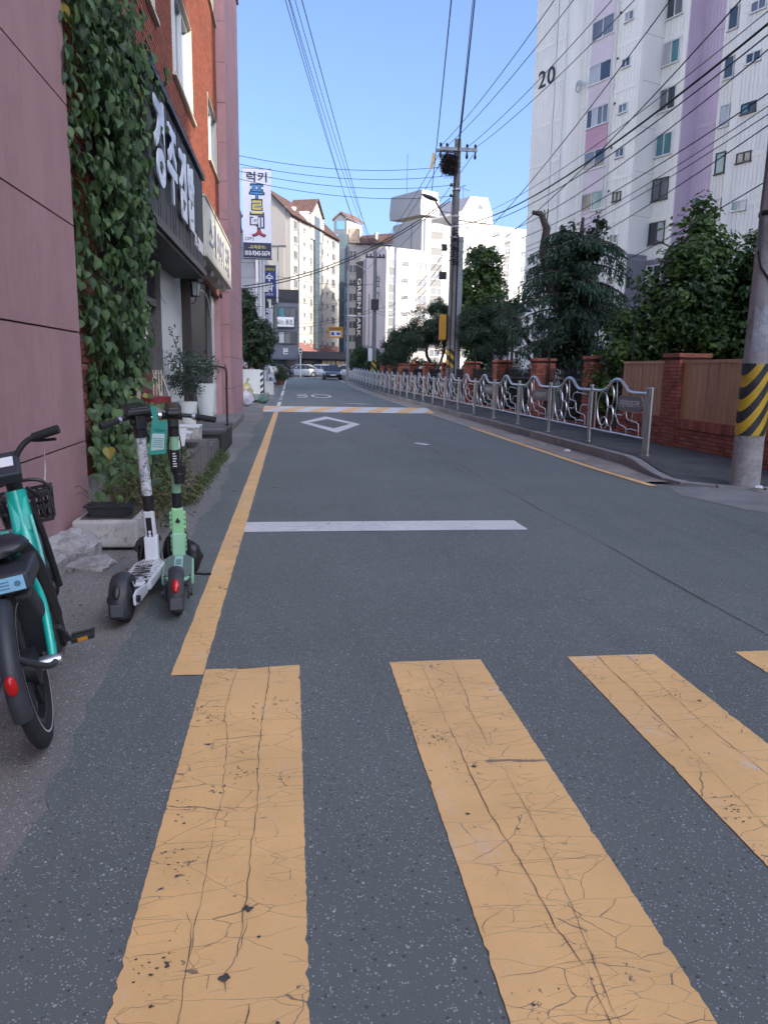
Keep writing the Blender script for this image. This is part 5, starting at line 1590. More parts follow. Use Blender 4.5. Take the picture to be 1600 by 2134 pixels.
def clumps(blobs, n_clump, per, csize, seed, shell=0.62, squash=1.0):
    """leaf positions: clumps spread through ellipsoids, leaves through clumps"""
    r_ = np.random.default_rng(seed)
    vol = np.array([b[3]*b[4]*b[5] for b in blobs])**0.7; vol = vol/vol.sum()
    Ps, Ns, Ts = [], [], []
    for b, fr in zip(blobs, vol):
        k = max(3, int(n_clump*fr))
        d = r_.normal(size=(k, 3)); d /= np.linalg.norm(d, axis=1)[:, None]
        rad = shell+(1-shell)*r_.random(k)**0.6
        rad = np.where(r_.random(k) < 0.25, r_.random(k)*shell, rad)
        C = np.array(b[:3])+d*rad[:, None]*np.array(b[3:6])
        for c, dd in zip(C, d):
            m_ = int(per*r_.uniform(0.5, 1.5)); cs = csize*r_.uniform(0.6, 1.35)
            q = r_.normal(size=(m_, 3)); q /= np.linalg.norm(q, axis=1)[:, None]
            q *= (r_.random(m_)**0.45)[:, None]*cs
            q[:, 2] *= squash
            Ps.append(c+q)
            Ns.append(q/cs*0.7+dd*0.5+np.array([0, 0, 0.55])+r_.normal(size=(m_, 3))*0.45)
            Ts.append(np.clip(r_.uniform(0.15, 0.85)+r_.normal(size=m_)*0.16, 0, 1))
    return np.concatenate(Ps), np.concatenate(Ns), np.concatenate(Ts)

M_bark = simple('grey brown bark', (0.085, 0.068, 0.055), 0.9, var=0.3, scale=6, aniso=(3, 3, 0.6), bumpy=0.8, bscale=25, bdist=0.02)
M_barkl = simple('pale bark', (0.17, 0.135, 0.10), 0.9, var=0.25, scale=6, aniso=(3, 3, 0.6), bumpy=0.6, bscale=25, bdist=0.02)

# ------------------------------------------------------------------ ivy curtain on the brick
L_ivy = leaf_mat('ivy leaf', (0.020, 0.046, 0.020), (0.085, 0.150, 0.050), trans=0.22, scale=2.5, obj=False)
L_ivyo = leaf_mat('ivy leaf near', (0.022, 0.052, 0.022), (0.095, 0.165, 0.055), trans=0.2, scale=2.5, obj=True)
iv = thing('ivy_vine', 'dense hanging green ivy curtain over the brick beside the black sign', 'ivy', (WX, 7.0, 0.3))
def heart_leaf(mat, k):
    g_ = random.Random(k)
    out = [(0, 0.06), (0.22, 0.0), (0.42, 0.12), (0.48, 0.34), (0.40, 0.56), (0.22, 0.80), (0.0, 1.08)]
    m = MB()
    fold = 0.10+0.06*g_.random(); dr = 0.16+0.1*g_.random()
    def z(x, y): return abs(x)*fold*2 - dr*(y-0.3)**2 + 0.02*math.sin(9*y+k)
    # x across, y towards the tip, z out
    mid = [(0, 0.06), (0, 0.3), (0, 0.56), (0, 0.82), (0, 1.08)]
    for sgn in (1, -1):
        L_ = [(sgn*x*(1+g_.uniform(-.08, .08)), y) for x, y in out]
        idx_m = m.pts([(x, y, z(x, y)) for x, y in mid]); idx = m.pts([(x, y, z(x, y)) for x, y in L_])
        faces = [(idx_m, idx+1, idx+2), (idx_m, idx+2, idx+3, idx_m+1), (idx_m+1, idx+3, idx+4, idx_m+2), (idx_m+2, idx+4, idx+5, idx_m+3), (idx_m+3, idx+5, idx_m+4)]
        for f in faces: m.addf(f if sgn > 0 else tuple(reversed(f)))
    return m.mesh('leaf', mat, 180)
HL = [heart_leaf(L_ivyo, k) for k in range(5)]
HLt = heart_leaf(leaf_mat('yellowing leaf', (0.22, 0.17, 0.03), (0.34, 0.27, 0.05), trans=0.2, obj=True), 9)
def leaf_pose(p, s, g, out=(1, 0, 0), lean=0.5, spin=0.7):
    n = Vector(out)+Vector((g.uniform(-lean, lean), g.uniform(-lean, lean)-0.25, g.uniform(-0.1, lean+0.25)))
    n.normalize()
    d = Vector((g.uniform(-spin, spin)*0.4, g.uniform(-spin, spin), -1)); d = (d-n*d.dot(n)).normalized()
    x = d.cross(n)
    M = frame_m(p, x, d, n) @ Matrix.Diagonal((s, s, s, 1))
    return M
g = random.Random(51)
# depth of the curtain: y range by height, and how far it stands off the wall
def ivy_span(z):
    t = [(0.55, 7.05, 8.0), (1.2, 6.95, 9.2), (1.8, 6.78, 9.9), (2.6, 6.72, 10.2), (3.6, 6.7, 9.75), (4.8, 6.7, 9.75), (6.0, 6.72, 10.2), (8.0, 6.75, 10.6)]
    for (a, p, q), (b, r_, s) in zip(t, t[1:]):
        if a <= z <= b:
            k = (z-a)/(b-a); return p+(r_-p)*k, q+(s-q)*k
    return t[-1][1:] if z > 8 else t[0][1:]
near = []; 
inv_leaf = iv.matrix_world.inverted()
NP, NN, NS = [], [], []
for i in range(6200):
    z = 0.5+7.0*g.random()**1.1
    a, b = ivy_span(z); y = a+(b-a)*g.random()
    th = 0.06+0.36*g.random()*(0.45+0.55*math.sin(math.pi*min(1, max(0, (y-a)/(b-a)))))
    if 2.6 < z < 4.9 and y > 7.9: th = 0.12+0.42*g.random()
    th *= 0.75+0.35*math.sin(y*2.1+z*1.3)
    if z < 1.4: th *= 0.7
    # thin patches where the wall shows
    if math.sin(y*3.3+z*2.2)+math.sin(z*4.1-y*1.7) > 1.45 and g.random() < 0.75: continue
    x = WX+max(0.03, th)
    if z < 1.85 and y < -x/0.252: continue
    if z > 4.8 and y > 9.3: continue
    s = g.uniform(0.042, 0.135)
    near.append(((x, y, z), s))
for i in range(900):     # runners that hang forward over the end of the sign
    z = g.uniform(2.85, 5.05); y = g.uniform(7.7, 9.06); x = WX+g.uniform(0.1, 0.5)
    near.append(((x, y, z), g.uniform(0.05, 0.125)))
near.sort(key=lambda q: -(q[1]/math.dist(q[0], (0, 0, 1.45)))*(0.55+q[0][0]-WX))
kk = 0
rest = MB()
for (p, s) in near:
    loc = Vector(p)-Vector((WX, 7.0, 0.3))
    M = leaf_pose(loc, s, g)
    if kk < 296 and p[2] < 5.2:
        o = put(HLt if kk in (120, 220, 275) else HL[kk % 5], 'leaf', iv); o.matrix_basis = M; kk += 1
    else:
        me = HL[kk % 3]
        rest.M = M; rest.tint = 0.02+0.98*g.random()
        b0 = rest.pts([v.co for v in me.vertices])
        for pl_ in me.polygons: rest.addf([b0+v for v in pl_.vertices])
rest.M = None
rest.build('leaves', L_ivy, iv, smooth=180)['kind'] = 'stuff'
m = MB()
for i in range(46):
    y = g.uniform(8.15, 9.7); z = g.uniform(0.35, 1.0); pts = []
    for k in range(16):
        pts.append((WX+0.02+0.05*g.random()-WX, y-7.0, z-0.3)); z += 0.42; y += g.uniform(-0.13, 0.13)
        aa, bb_ = ivy_span(z); y = min(max(y, aa if z > 2.2 else 8.05), bb_)
        if z > 7: break
    m.tube(pts, [0.016*(1-0.7*k/len(pts)) for k in range(len(pts))], 5)
for i in range(70):   # loose tendrils
    z = g.uniform(1.0, 5.5); aa, bb_ = ivy_span(z); y = g.choice((bb_, bb_, aa+(bb_-aa)*g.random())); x = 0.25
    pts = []
    for k in range(7): pts.append((x, y-7.0, z-0.3)); x += g.uniform(-0.03, 0.05); y += g.uniform(-0.03, 0.08); z -= g.uniform(0.0, 0.09)
    m.tube(pts, 0.003, 3)
m.build('stem', M_bark, iv)

# lower mass of big leaved creeper and dry weeds round the trough
cp = thing('creeper_plant', 'leafy creeper and dry stems growing from the trough behind the scooters', 'creeper', (-1.5, 7.2, 0.0))
for i in range(295):
    y = g.uniform(6.2, 8.5); z = 0.34+1.0*g.random()**1.4
    x = g.uniform(-1.86, -1.16-0.25*max(0, z-0.5))
    if y < -x/0.252 and (z > 0.42 or x < -1.62): continue
    o = put(HLt if i % 37 == 0 else HL[i % 5], 'leaf', cp); o.matrix_basis = leaf_pose(Vector((x+1.5, y-7.2, z)), g.uniform(0.045, 0.11), g, (0.6, -0.7, 0.3), 0.7, 1.0)
m = MB()
for i in range(240):
    x, y = g.uniform(-0.16, 0.36), g.uniform(-1.0, 1.25); z = g.uniform(0.05, 0.3); pts = []
    dx, dy, dz = g.uniform(-0.03, 0.05), g.uniform(-0.05, 0.04), g.uniform(0.03, 0.1)
    for k in range(7): pts.append((x, y, z)); x += dx; y += dy; z += dz; dz -= 0.018; dx += g.uniform(-.015, .015); dy += g.uniform(-.015, .015)
    m.tint = g.random(); m.tube(pts, 0.0028, 3)
m.build('dry_stem', leaf_mat('dry stem', (0.10, 0.075, 0.04), (0.24, 0.19, 0.10), trans=0.05), cp)['kind'] = 'stuff'
r_ = np.random.default_rng(4); n = 2600
Pq = np.stack([r_.uniform(-0.16, 0.42, n), r_.uniform(-0.6, 1.3, n), 0.05+0.55*r_.random(n)**1.3], 1)
o = leaf_cloud('weed_leaves', Pq, r_.normal(size=(n, 3))+[0.4, -0.4, 0.7], 0.06, leaf_mat('weed leaf', (0.035, 0.06, 0.018), (0.11, 0.14, 0.045), trans=0.2), cp, aspect=0.3, seed=5); o['kind'] = 'stuff'
# weeds along the foot of the bed
n = 2200
yv = r_.uniform(7.9, 12.4, n)
Pq = np.stack([-1.12+0.12*r_.random(n)**2+r_.normal(size=n)*0.02, yv, 0.02+0.2*r_.random(n)**2*(0.4+0.6*np.abs(np.sin(yv*2.3)))], 1)
o = leaf_cloud('weed_strip', Pq, r_.normal(size=(n, 3))+[0.5, -0.3, 0.5], 0.055, MATS['weed leaf'], None, aspect=0.22, seed=6); props(o, kind='stuff')

# potted olive tree and other small plants
def bushy(name, label, cat, loc, blobs, ncl, per, cs, leaf, mat, stems, seed, aspect=0.4, group=None, smat=None, shell=0.5):
    t = thing(name, label, cat, loc, 0, group)
    P_, N_, T_ = clumps(blobs, ncl, per, cs, seed, shell)
    o = leaf_cloud('crown', P_, N_, leaf, mat, t, aspect=aspect, seed=seed, tints=T_)
    if stems:
        m = MB()
        for pts, r0 in stems: m.tube(pts, [r0*(1-0.6*i/(len(pts)-1)) for i in range(len(pts))], 6)
        m.build('trunk', smat or M_bark, t, smooth=60)
    return t
L_olive = leaf_mat('olive leaf', (0.035, 0.055, 0.045), (0.11, 0.15, 0.12), trans=0.15)
bushy('olive_tree', 'small grey green olive tree in a white pot by the shop', 'potted tree', (-1.72, 12.9, 0.86), [(0.08, -0.1, 0.55, 0.42, 0.42, 0.4), (-0.05, 0.1, 0.3, 0.3, 0.3, 0.25), (0.3, 0.0, 0.62, 0.25, 0.25, 0.2)], 90, 26, 0.13, 0.075, L_olive,
      [([(0, 0, -0.05), (0.02, 0, 0.25), (0.05, -0.02, 0.6)], 0.02), ([(0.02, 0, 0.2), (-0.12, 0.02, 0.5)], 0.01), ([(0.02, 0, 0.25), (0.25, -0.05, 0.6)], 0.01), ([(0.04, 0, 0.5), (-0.15, -0.1, 0.95), (-0.2, -0.12, 1.2)], 0.008)], 61, 0.3)
t = bpy.data.objects['olive_tree']
pts = [(-0.12, -0.08, 0.85), (-0.2, -0.12, 1.25)]
P_ = [Vector(pts[0]).lerp(Vector(pts[1]), i/22)+Vector((g.uniform(-.06, .06), g.uniform(-.06, .06), 0)) for i in range(23)]
leaf_cloud('sprig', P_, [(g.uniform(-1, 1), -1, 0.5) for _ in P_], 0.08, L_olive, t, aspect=0.3, seed=3)
# ------------------------------------------------------------------ trees and shrubs on the right
L_cedar = leaf_mat('cedar needles', (0.015, 0.042, 0.028), (0.075, 0.145, 0.085), trans=0.1, scale=0.8)
L_broad = leaf_mat('broad dark leaf', (0.015, 0.042, 0.014), (0.125, 0.205, 0.050), trans=0.25, scale=0.9)  # brighter end of the range paints in leaves that catch the light
L_pine = leaf_mat('pine needles', (0.014, 0.034, 0.020), (0.055, 0.100, 0.048), trans=0.08, scale=0.6)
L_far = leaf_mat('far green leaf', (0.018, 0.040, 0.018), (0.060, 0.110, 0.040), trans=0.2, scale=0.5)
L_shrub = leaf_mat('shrub leaf', (0.018, 0.036, 0.016), (0.070, 0.105, 0.040), trans=0.2, scale=0.8)

def tree(name, label, loc, blobs, ncl, per, cs, leaf, mat, trunk, seed, aspect=0.5, group=None, cat='tree', shell=0.55, smat=None, droop=None, squash=1.0):
    t = thing(name, label, cat, loc, 0, group)
    P_, N_, T_ = clumps(blobs, ncl, per, cs, seed, shell, squash)
    leaf_cloud('crown', P_, N_, leaf, mat, t, aspect=aspect, seed=seed, tints=T_, droop=droop)
    m = MB()
    for pts, r0 in trunk: m.tube(pts, [r0*(1-0.65*i/(len(pts)-1)) for i in range(len(pts))], 8)
    m.build('trunk', smat or M_bark, t, smooth=60)
    return t

def limbs(g, base, top, n, reach, r0):
    out = [([base, tuple((Vector(base)+Vector(top))/2+Vector((g.uniform(-.1, .1), g.uniform(-.1, .1), 0))), top], r0)]
    for i in range(n):
        k = 0.3+0.65*i/n; p = Vector(base).lerp(Vector(top), k); a = g.uniform(0, 6.28)
        q = p+Vector((math.cos(a)*reach*0.55, math.sin(a)*reach*0.55, reach*g.uniform(0.05, 0.35))); e = q+Vector((math.cos(a)*reach*0.5, math.sin(a)*reach*0.5, reach*g.uniform(-0.1, 0.25)))
        out.append(([tuple(p), tuple(q), tuple(e)], r0*0.45*(1-0.5*k)))
    return out

g = random.Random(17)
# big broadleaf thicket above the boards, with a spire
tree('broadleaf_tree', 'big dark broadleaf tree with a pointed top above the tan boards', (8.9, 16.2, 0.1),
     [(-0.9, 0.4, 1.9, 0.9, 0.9, 1.1), (-0.1, -0.2, 2.9, 1.1, 1.0, 1.1), (0.05, 0.2, 4.0, 0.60, 0.6, 0.8), (0.1, 0.3, 4.75, 0.26, 0.3, 0.45), (1.2, -0.9, 3.3, 1.15, 1.2, 1.0), (0.7, -0.6, 1.9, 1.3, 1.2, 1.0), (1.6, -2.0, 3.2, 1.1, 1.3, 1.05), (1.4, -2.4, 2.0, 1.3, 1.5, 1.0), (-1.35, 0.8, 1.2, 0.55, 0.7, 0.7)],
     560, 85, 0.34, 0.16, L_broad, limbs(g, (0.2, 0, -0.1), (0.1, 0.2, 4.2), 9, 1.2, 0.14)+limbs(g, (1.4, -1.8, -0.1), (1.6, -2, 3.6), 7, 1.0, 0.11), 71, 0.55, shell=0.5)
tree('broadleaf_tree', 'darker broadleaf tree behind the striped pole at the right edge', (11.2, 11.6, 0.1),
     [(0, 0, 3.1, 1.5, 1.8, 1.3), (-0.4, -1.2, 2.2, 1.3, 1.6, 1.1), (0.6, 1.2, 2.4, 1.4, 1.5, 1.4), (-0.6, 0.2, 1.6, 1.2, 1.6, 1.0)],
     420, 70, 0.38, 0.17, L_broad, limbs(g, (0, 0, -0.1), (0, 0, 3.8), 9, 1.3, 0.14), 72, 0.55, shell=0.5)

# cedar: snapped leader, drooping sprays, ivy on its trunk
cd = thing('cedar_tree', 'ragged cedar with a snapped top and drooping boughs behind brick pillars', 'tree', (8.5, 22.5, 0.1))
m = MB()
m.tube([(0, 0, -0.1), (0.0, 0.0, 1.2), (-0.05, 0, 2.6), (0.02, 0, 4.4), (0.1, 0, 5.9)], [0.27, 0.22, 0.18, 0.12, 0.04], 10)
m.tube([(-0.15, 0, 2.6), (-0.75, 0.05, 3.8), (-1.05, 0.05, 4.9), (-0.98, 0.03, 5.55), (-1.2, 0, 5.95), (-1.45, 0, 5.98)], [0.14, 0.13, 0.13, 0.12, 0.085, 0.06], 8)
for i in range(5): m.tube([(-1.2+0.05*i, 0, 5.93-0.05*i), (-1.2+0.1*i-0.2, g.uniform(-.1, .1), 6.0+0.02*i)], 0.02, 5)
boughs = []
for i in range(52):
    z = 1.3+4.3*(i/52)+g.uniform(-.15, .15); a = g.uniform(0, 6.28)
    Lb = (1.0+0.75*math.sin(math.pi*min(1, (z-0.9)/5.2)))*g.uniform(0.65, 1.1)
    boughs.append((z, a, Lb))
boughs += [(3.6, math.pi, 2.45), (3.75, math.pi*0.95, 2.3), (4.9, 0.05, 1.7), (5.2, -0.25, 1.35), (3.6, 0.1, 1.75), (3.5, 0.3, 1.5), (4.6, math.pi, 1.6), (4.3, math.pi*1.03, 1.9), (4.0, math.pi*0.97, 2.1), (5.0, math.pi*1.0, 1.35), (3.2, math.pi*1.02, 2.0), (2.9, math.pi*.96, 1.9), (2.4, math.pi*1.05, 1.8), (3.0, math.pi*1.3, 1.5), (3.9, -1.2, 1.3), (4.5, -1.6, 1.2), (3.2, -1.5, 1.4), (2.5, -1.3, 1.5), (1.9, -1.7, 1.3), (5.3, math.pi*0.9, 0.9)]
NP, NN, NA = [], [], []
for (z, a, Lb) in boughs:
    d = Vector((math.cos(a), math.sin(a), 0)); p = Vector((0, 0, z)); pts = [p]
    for k in range(6):
        p = p+d*(Lb/6)+Vector((g.uniform(-.04, .04), g.uniform(-.04, .04), 0.05-0.055*k*Lb/2)); pts.append(p)
    m.tube(pts, [0.045*(1-k/8) for k in range(7)], 5)
    for k in range(1, 7):
        for j in range(13):
            t_ = g.random(); c = pts[k-1].lerp(pts[k], t_)
            side = Vector((-d.y, d.x, 0))*g.uniform(-0.34, 0.34)*(1-0.3*k/6)
            c = c+side+Vector((0, 0, -abs(side.length)*0.35))
            L_ = g.uniform(0.10, 0.38)
            for q in range(6):
                NP.append(c+Vector((g.uniform(-.035, .035), g.uniform(-.035, .035), -L_*q/6)))
                NN.append(Vector((g.uniform(-1, 1), g.uniform(-1, 1), g.uniform(-0.2, 0.6)))); NA.append(d*0.6+Vector((g.uniform(-.5, .5), g.uniform(-.5, .5), -0.9)))
m.build('trunk', M_bark, cd, smooth=60)
leaf_cloud('needles', [tuple(v) for v in NP], [tuple(v) for v in NN], 0.13, L_cedar, cd, aspect=0.32, axis=[tuple(v) for v in NA], seed=73)
P_, N_, T_ = clumps([(0.05, -0.2, 3.6, 0.75, 0.6, 1.3), (0.15, -0.1, 5.0, 0.45, 0.4, 0.6), (0.5, -0.1, 5.6, 0.22, 0.2, 0.45), (-0.35, -0.1, 5.3, 0.25, 0.25, 0.4), (0.1, -0.25, 2.0, 0.75, 0.5, 1.1)], 150, 50, 0.24, 75, 0.4)
leaf_cloud('ivy_leaves', P_, N_, 0.12, leaf_mat('dark ivy on trunk', (0.014, 0.034, 0.018), (0.055, 0.095, 0.045), trans=0.15), cd, aspect=0.7, seed=76, tints=T_)

def needle_tree(name, label, loc, blobs, ncl, per, cs, trunk, seed, mat=L_pine, size=0.17, group=None):
    """pine: clumps of needles pointing outwards from twig ends"""
    t = thing(name, label, 'tree', loc, 0, group)
    P_, N_, T_ = clumps(blobs, ncl, per, cs, seed, 0.6)
    r_ = np.random.default_rng(seed)
    ax = r_.normal(size=P_.shape)+np.array([0, 0, 0.5])
    leaf_cloud('needles', P_, N_, size, mat, t, aspect=0.16, seed=seed, tints=T_, axis=ax)
    m = MB()
    for pts, r0 in trunk: m.tube(pts, [r0*(1-0.6*i/(len(pts)-1)) for i in range(len(pts))], 7)
    m.build('trunk', M_bark, t, smooth=60)
    return t
needle_tree('pine_tree', 'pine with a leaning forked trunk left of the two utility poles', (8.0, 42.5, 0.1),
            [(-0.2, 0, 4.0, 1.35, 1.2, 1.1), (-1.3, 0, 3.1, 1.15, 1.0, 0.85), (0.8, 0, 3.3, 1.1, 1.0, 0.95), (0.1, 0, 4.9, 0.6, 0.6, 0.45), (-2.0, 0, 2.4, 0.7, 0.8, 0.6)], 210, 130, 0.36,
            [([(0.3, 0, 0), (0.2, 0, 1.2), (-0.4, 0, 2.2), (-0.5, 0, 3.6)], 0.16), ([(0.2, 0, 1.2), (0.6, 0, 2.5), (0.5, 0, 4)], 0.1)], 81, size=0.2)
needle_tree('pine_tree', 'low pine farther left, beside the pole with the hazard wrap', (7.2, 51, 0.1),
            [(0, 0, 2.7, 1.1, 1.1, 0.9), (0.6, 0, 3.3, 0.7, 0.8, 0.7), (-0.6, 0, 2.3, 0.6, 0.7, 0.6)], 110, 100, 0.38,
            [([(0.2, 0, 0), (0.1, 0, 1.2), (0, 0, 2.8)], 0.13)], 82, size=0.22)
needle_tree('pine_tree', 'round crowned pine right of the two utility poles', (8.7, 33, 0.1),
            [(0.0, 0, 3.6, 1.25, 1.1, 0.95), (0.9, 0, 3.9, 0.75, 0.7, 0.6), (-0.8, 0, 3.1, 0.8, 0.8, 0.8), (0.5, 0, 2.7, 1.0, 0.8, 0.6), (-0.2, 0, 2.3, 0.9, 0.8, 0.5)], 200, 130, 0.32,
            [([(0.3, 0, 0), (0.25, 0, 1.4), (0.0, 0, 2.6), (0.1, 0, 3.8)], 0.14), ([(0.25, 0, 1.4), (0.8, 0, 2.6), (0.9, 0, 3.8)], 0.08), ([(1.05, 0.2, 0), (1.1, 0.2, 2.5), (1.2, 0.2, 3.6)], 0.08)], 83)
tree('ivy_clad_tree', 'tall tree wrapped in dark ivy behind the utility poles', (9.2, 37, 0.1),
     [(0, 0, 5.0, 1.25, 1.1, 1.4), (0.05, 0, 6.2, 1.0, 0.9, 0.95), (-0.1, 0, 6.95, 0.6, 0.6, 0.5), (-0.15, 0, 3.6, 1.1, 1.0, 1.2), (-0.7, 0, 5.2, 0.6, 0.6, 0.8), (0.45, 0, 5.6, 0.6, 0.7, 0.8), (0, 0, 2, 0.6, 0.6, 1.2)], 260, 80, 0.30, 0.17, L_broad,
     [([(0, 0, -0.1), (0, 0, 3), (0, 0, 7)], 0.18)], 84, 0.65, shell=0.55)
# pruned pine with bare limbs left of the cedar
needle_tree('pruned_pine', 'small pruned pine with bare crooked limbs left of the cedar', (7.75, 23.8, 0.1),
            [(-0.2, 0, 2.75, 0.55, 0.3, 0.28), (-0.75, 0, 2.95, 0.3, 0.25, 0.2), (0.35, 0, 2.9, 0.4, 0.3, 0.3), (0.2, 0, 2.2, 0.3, 0.3, 0.2)], 36, 60, 0.16,
            [([(0.1, 0, -0.1), (0.1, 0, 1.3), (0.05, 0, 2.0), (-0.35, 0, 2.5), (-0.6, 0, 2.95)], 0.13), ([(0.08, 0, 1.5), (-0.2, 0, 1.9), (-0.85, 0, 2.05)], 0.06), ([(0.1, 0, 1.6), (0.45, 0, 2.1), (0.5, 0, 2.8)], 0.07), ([(-0.35, 0, 2.5), (-0.9, 0, 2.6)], 0.04)], 85, size=0.15)
# shrubs behind the bars
shr = [(7.9, 18.6, 0.55, 1.1, 'shrub between the thick pillar and the cedar'), (8.3, 20.0, 0.6, 0.9, 'low shrub under the cedar trunk'), (7.9, 25.0, 0.8, 1.5, 'grey green shrub left of the cedar below the bare limbs'),
       (8.2, 27.8, 0.9, 1.7, 'bushy shrub behind the bars, right of the round crowned pine'), (8.3, 31, 0.9, 1.5, 'dark shrub beneath the round crowned pine'), (8.0, 35, 0.8, 1.4, 'dark shrub directly behind the utility poles'),
       (8.6, 39, 1.0, 1.9, 'shrub between the leaning pine and the nest pole'), (8.3, 45, 1.0, 1.8, 'shrub below the left boughs of the leaning pine'), (8.2, 49, 1.0, 1.6, 'shrub under the low pine, right side'), (8.1, 54, 1.0, 1.9, 'shrub left of the low pine by the hazard wrapped pole'),
       (9.6, 30, 1.1, 1.9, 'tall shrub right of the round pine, under the arched lamp'), (9.4, 21, 0.8, 1.6, 'tall shrub right of the cedar trunk'), (8.5, 57.5, 1.0, 2.0, 'tall shrub right beside the hazard wrapped pole'), (9.8, 34, 1.0, 2.0, 'tall shrub below the ivy clad tree')]
for k, (x, y_, r0, h, lb) in enumerate(shr):
    bushy('shrub', lb, 'shrub', (x, y_, 0.1), [(0, 0, h*0.5, r0, r0, h*0.5), (r0*0.5, 0, h*0.4, r0*0.7, r0*0.7, h*0.4), (-r0*.4, .2, h*.6, r0*.6, r0*.6, h*.45)], 70, 60, 0.22, 0.10, L_shrub,
          [([(0, 0, -0.1), (0.1, 0, h*0.6)], 0.02), ([(0, 0, -0.1), (-0.2, 0.1, h*0.7)], 0.02)], 100+k, 0.5, 'shrubs behind the bar fence')
far_t = [(6.9, 72, 1.3, 1.9, 2.7, 'light green tree behind the hazard wrapped pole, at the railing end'), (8.6, 70, 1.4, 1.5, 2.3, 'dark green tree right of the hazard wrapped pole'), (8.4, 62, 1.2, 1.2, 1.8, 'bushy tree right of the hazard wrapped pole, nearer one'),
         (7.8, 78, 1.4, 1.9, 3.1, 'taller dark tree below the lettered gable'), (10.5, 80, 1.6, 1.6, 2.6, 'far tree under the white apartment corner'), (10, 58, 1.2, 1.2, 2.2, 'tree behind the low pine on the left')]
for k, (x, y_, r0, zc, h, lb) in enumerate(far_t):
    z = rise(y_)
    tree('small_tree', lb, (x, y_, z), [(0, 0, zc, r0, r0, zc*0.75), (r0*0.5, 0, zc*1.2, r0*0.6, r0*0.6, h*0.3), (-r0*0.5, 0, zc*1.1, r0*0.6, r0*0.6, h*0.3)], 90, 70, 0.42, 0.24, L_far,
         [([(0, 0, -0.1), (0.1, 0, zc), (0, 0, h)], 0.1)], 120+k, 0.5, 'trees at the far end of the railing')
# tree on the left over the low white wall
g = random.Random(29)
tree('street_tree', 'dark glossy leaved tree leaning over the low white wall on the left', (-1.75, 41.5, 0.1),
     [(-0.5, 0, 3.9, 0.8, 0.9, 1.0), (0.15, 0, 2.9, 0.85, 0.9, 0.9), (-0.55, 0, 5.0, 0.4, 0.4, 0.6), (-0.7, 0, 2.6, 0.6, 0.8, 0.9), (0.45, 0, 2.2, 0.5, 0.6, 0.55), (-0.1, 0, 1.8, 0.6, 0.6, 0.5)], 220, 75, 0.28, 0.15, leaf_mat('dark glossy leaf', (0.010, 0.024, 0.012), (0.045, 0.080, 0.035), 0.35, 0.15, 0.9),
     [([(0.15, 0, -0.1), (0.12, 0, 1.2), (-0.2, 0, 2.6), (-0.5, 0, 4.4)], 0.2), ([(0.12, 0, 1.2), (0.4, 0, 2.4)], 0.09)], 91, 0.5)
bushy('shrub', 'small round shrub behind the low white wall on the left', 'shrub', (-2.6, 43, 0.1), [(0, 0, 0.9, 0.5, 0.5, 0.6)], 50, 50, 0.2, 0.1, L_shrub, [([(0, 0, 0), (0, 0, 0.9)], 0.03)], 131, 0.5)
for k, (x, y_, s, lb) in enumerate([(-1.0, 63.5, 0.75, 'yellowish potted shrub beside the parked cars on the left'), (-0.75, 58, 0.6, 'dark potted shrub nearest along the left kerb'), (-1.5, 66, 0.9, 'leafy potted shrub behind the other two')]):
    t = bushy('potted_shrub', lb, 'potted shrub', (x, y_, rise(y_)+0.1), [(0, 0, 0.75*s+0.3, s*0.75, s*0.7, s*0.6)], 60, 50, 0.24, 0.13, leaf_mat('yellow green leaf', (0.06, 0.07, 0.02), (0.16, 0.16, 0.05), trans=0.2) if k == 0 else L_shrub, [([(0, 0, 0.2), (0, 0, 0.8)], 0.03)], 140+k, 0.4, 'potted shrubs by the left kerb')
    m = MB(); m.lathe([(0.25, 0), (0.34, 0.4), (0.36, 0.42)], 12); m.build('pot', simple('terracotta', (0.2, 0.08, 0.05), 0.8, var=0.2), t)

# arched garden lamp behind the bars
al = thing('arched_lamp', 'slim arched garden lamp with a flat shade behind the bars', 'lamp', (8.25, 26.5, 0.1))
m = MB(); m.tube(catmull([(0.5, 0, 0), (0.5, 0, 2.2), (0.45, 0, 3.2), (0.2, 0, 3.65), (-0.1, 0, 3.75), (-0.4, 0, 3.6), (-0.55, 0, 3.35)], 5), 0.025, 6); m.build('post', M_greydark, al, 60)
m = MB(); m.lathe([(0.02, 0.12), (0.06, 0.1), (0.3, 0.0), (0.28, -0.03)], 14, (-0.08, 0, 3.5)); m.tube([(-0.08, 0, 3.6), (-0.08, 0, 3.75)], 0.015, 5); m.build('shade', M_greydark, al, 40)
# play house behind the pines
ph = thing('play_tent', 'white domed play tent with coloured tops behind the far bars', 'tent', (8.9, 52, 0.1))
m = MB(); m.lathe([(0.9, 0), (0.95, 0.6), (0.75, 1.2), (0.3, 1.6), (0.02, 1.7)], 12); m.build('dome', M_lit, ph, 40)
m = MB(); m.blob((-1.3, 0, 1.3), (0.35, 0.35, 0.35)); m.build('purple_ball', simple('violet plastic', (0.12, 0.08, 0.4), 0.5, var=0.1), ph)
m = MB(); m.lathe([(0.5, 1.5), (0.02, 2.1)], 8, (-0.5, 0.3, 0)); m.build('orange_roof', simple('orange plastic', (0.6, 0.2, 0.03), 0.5, var=0.1), ph)

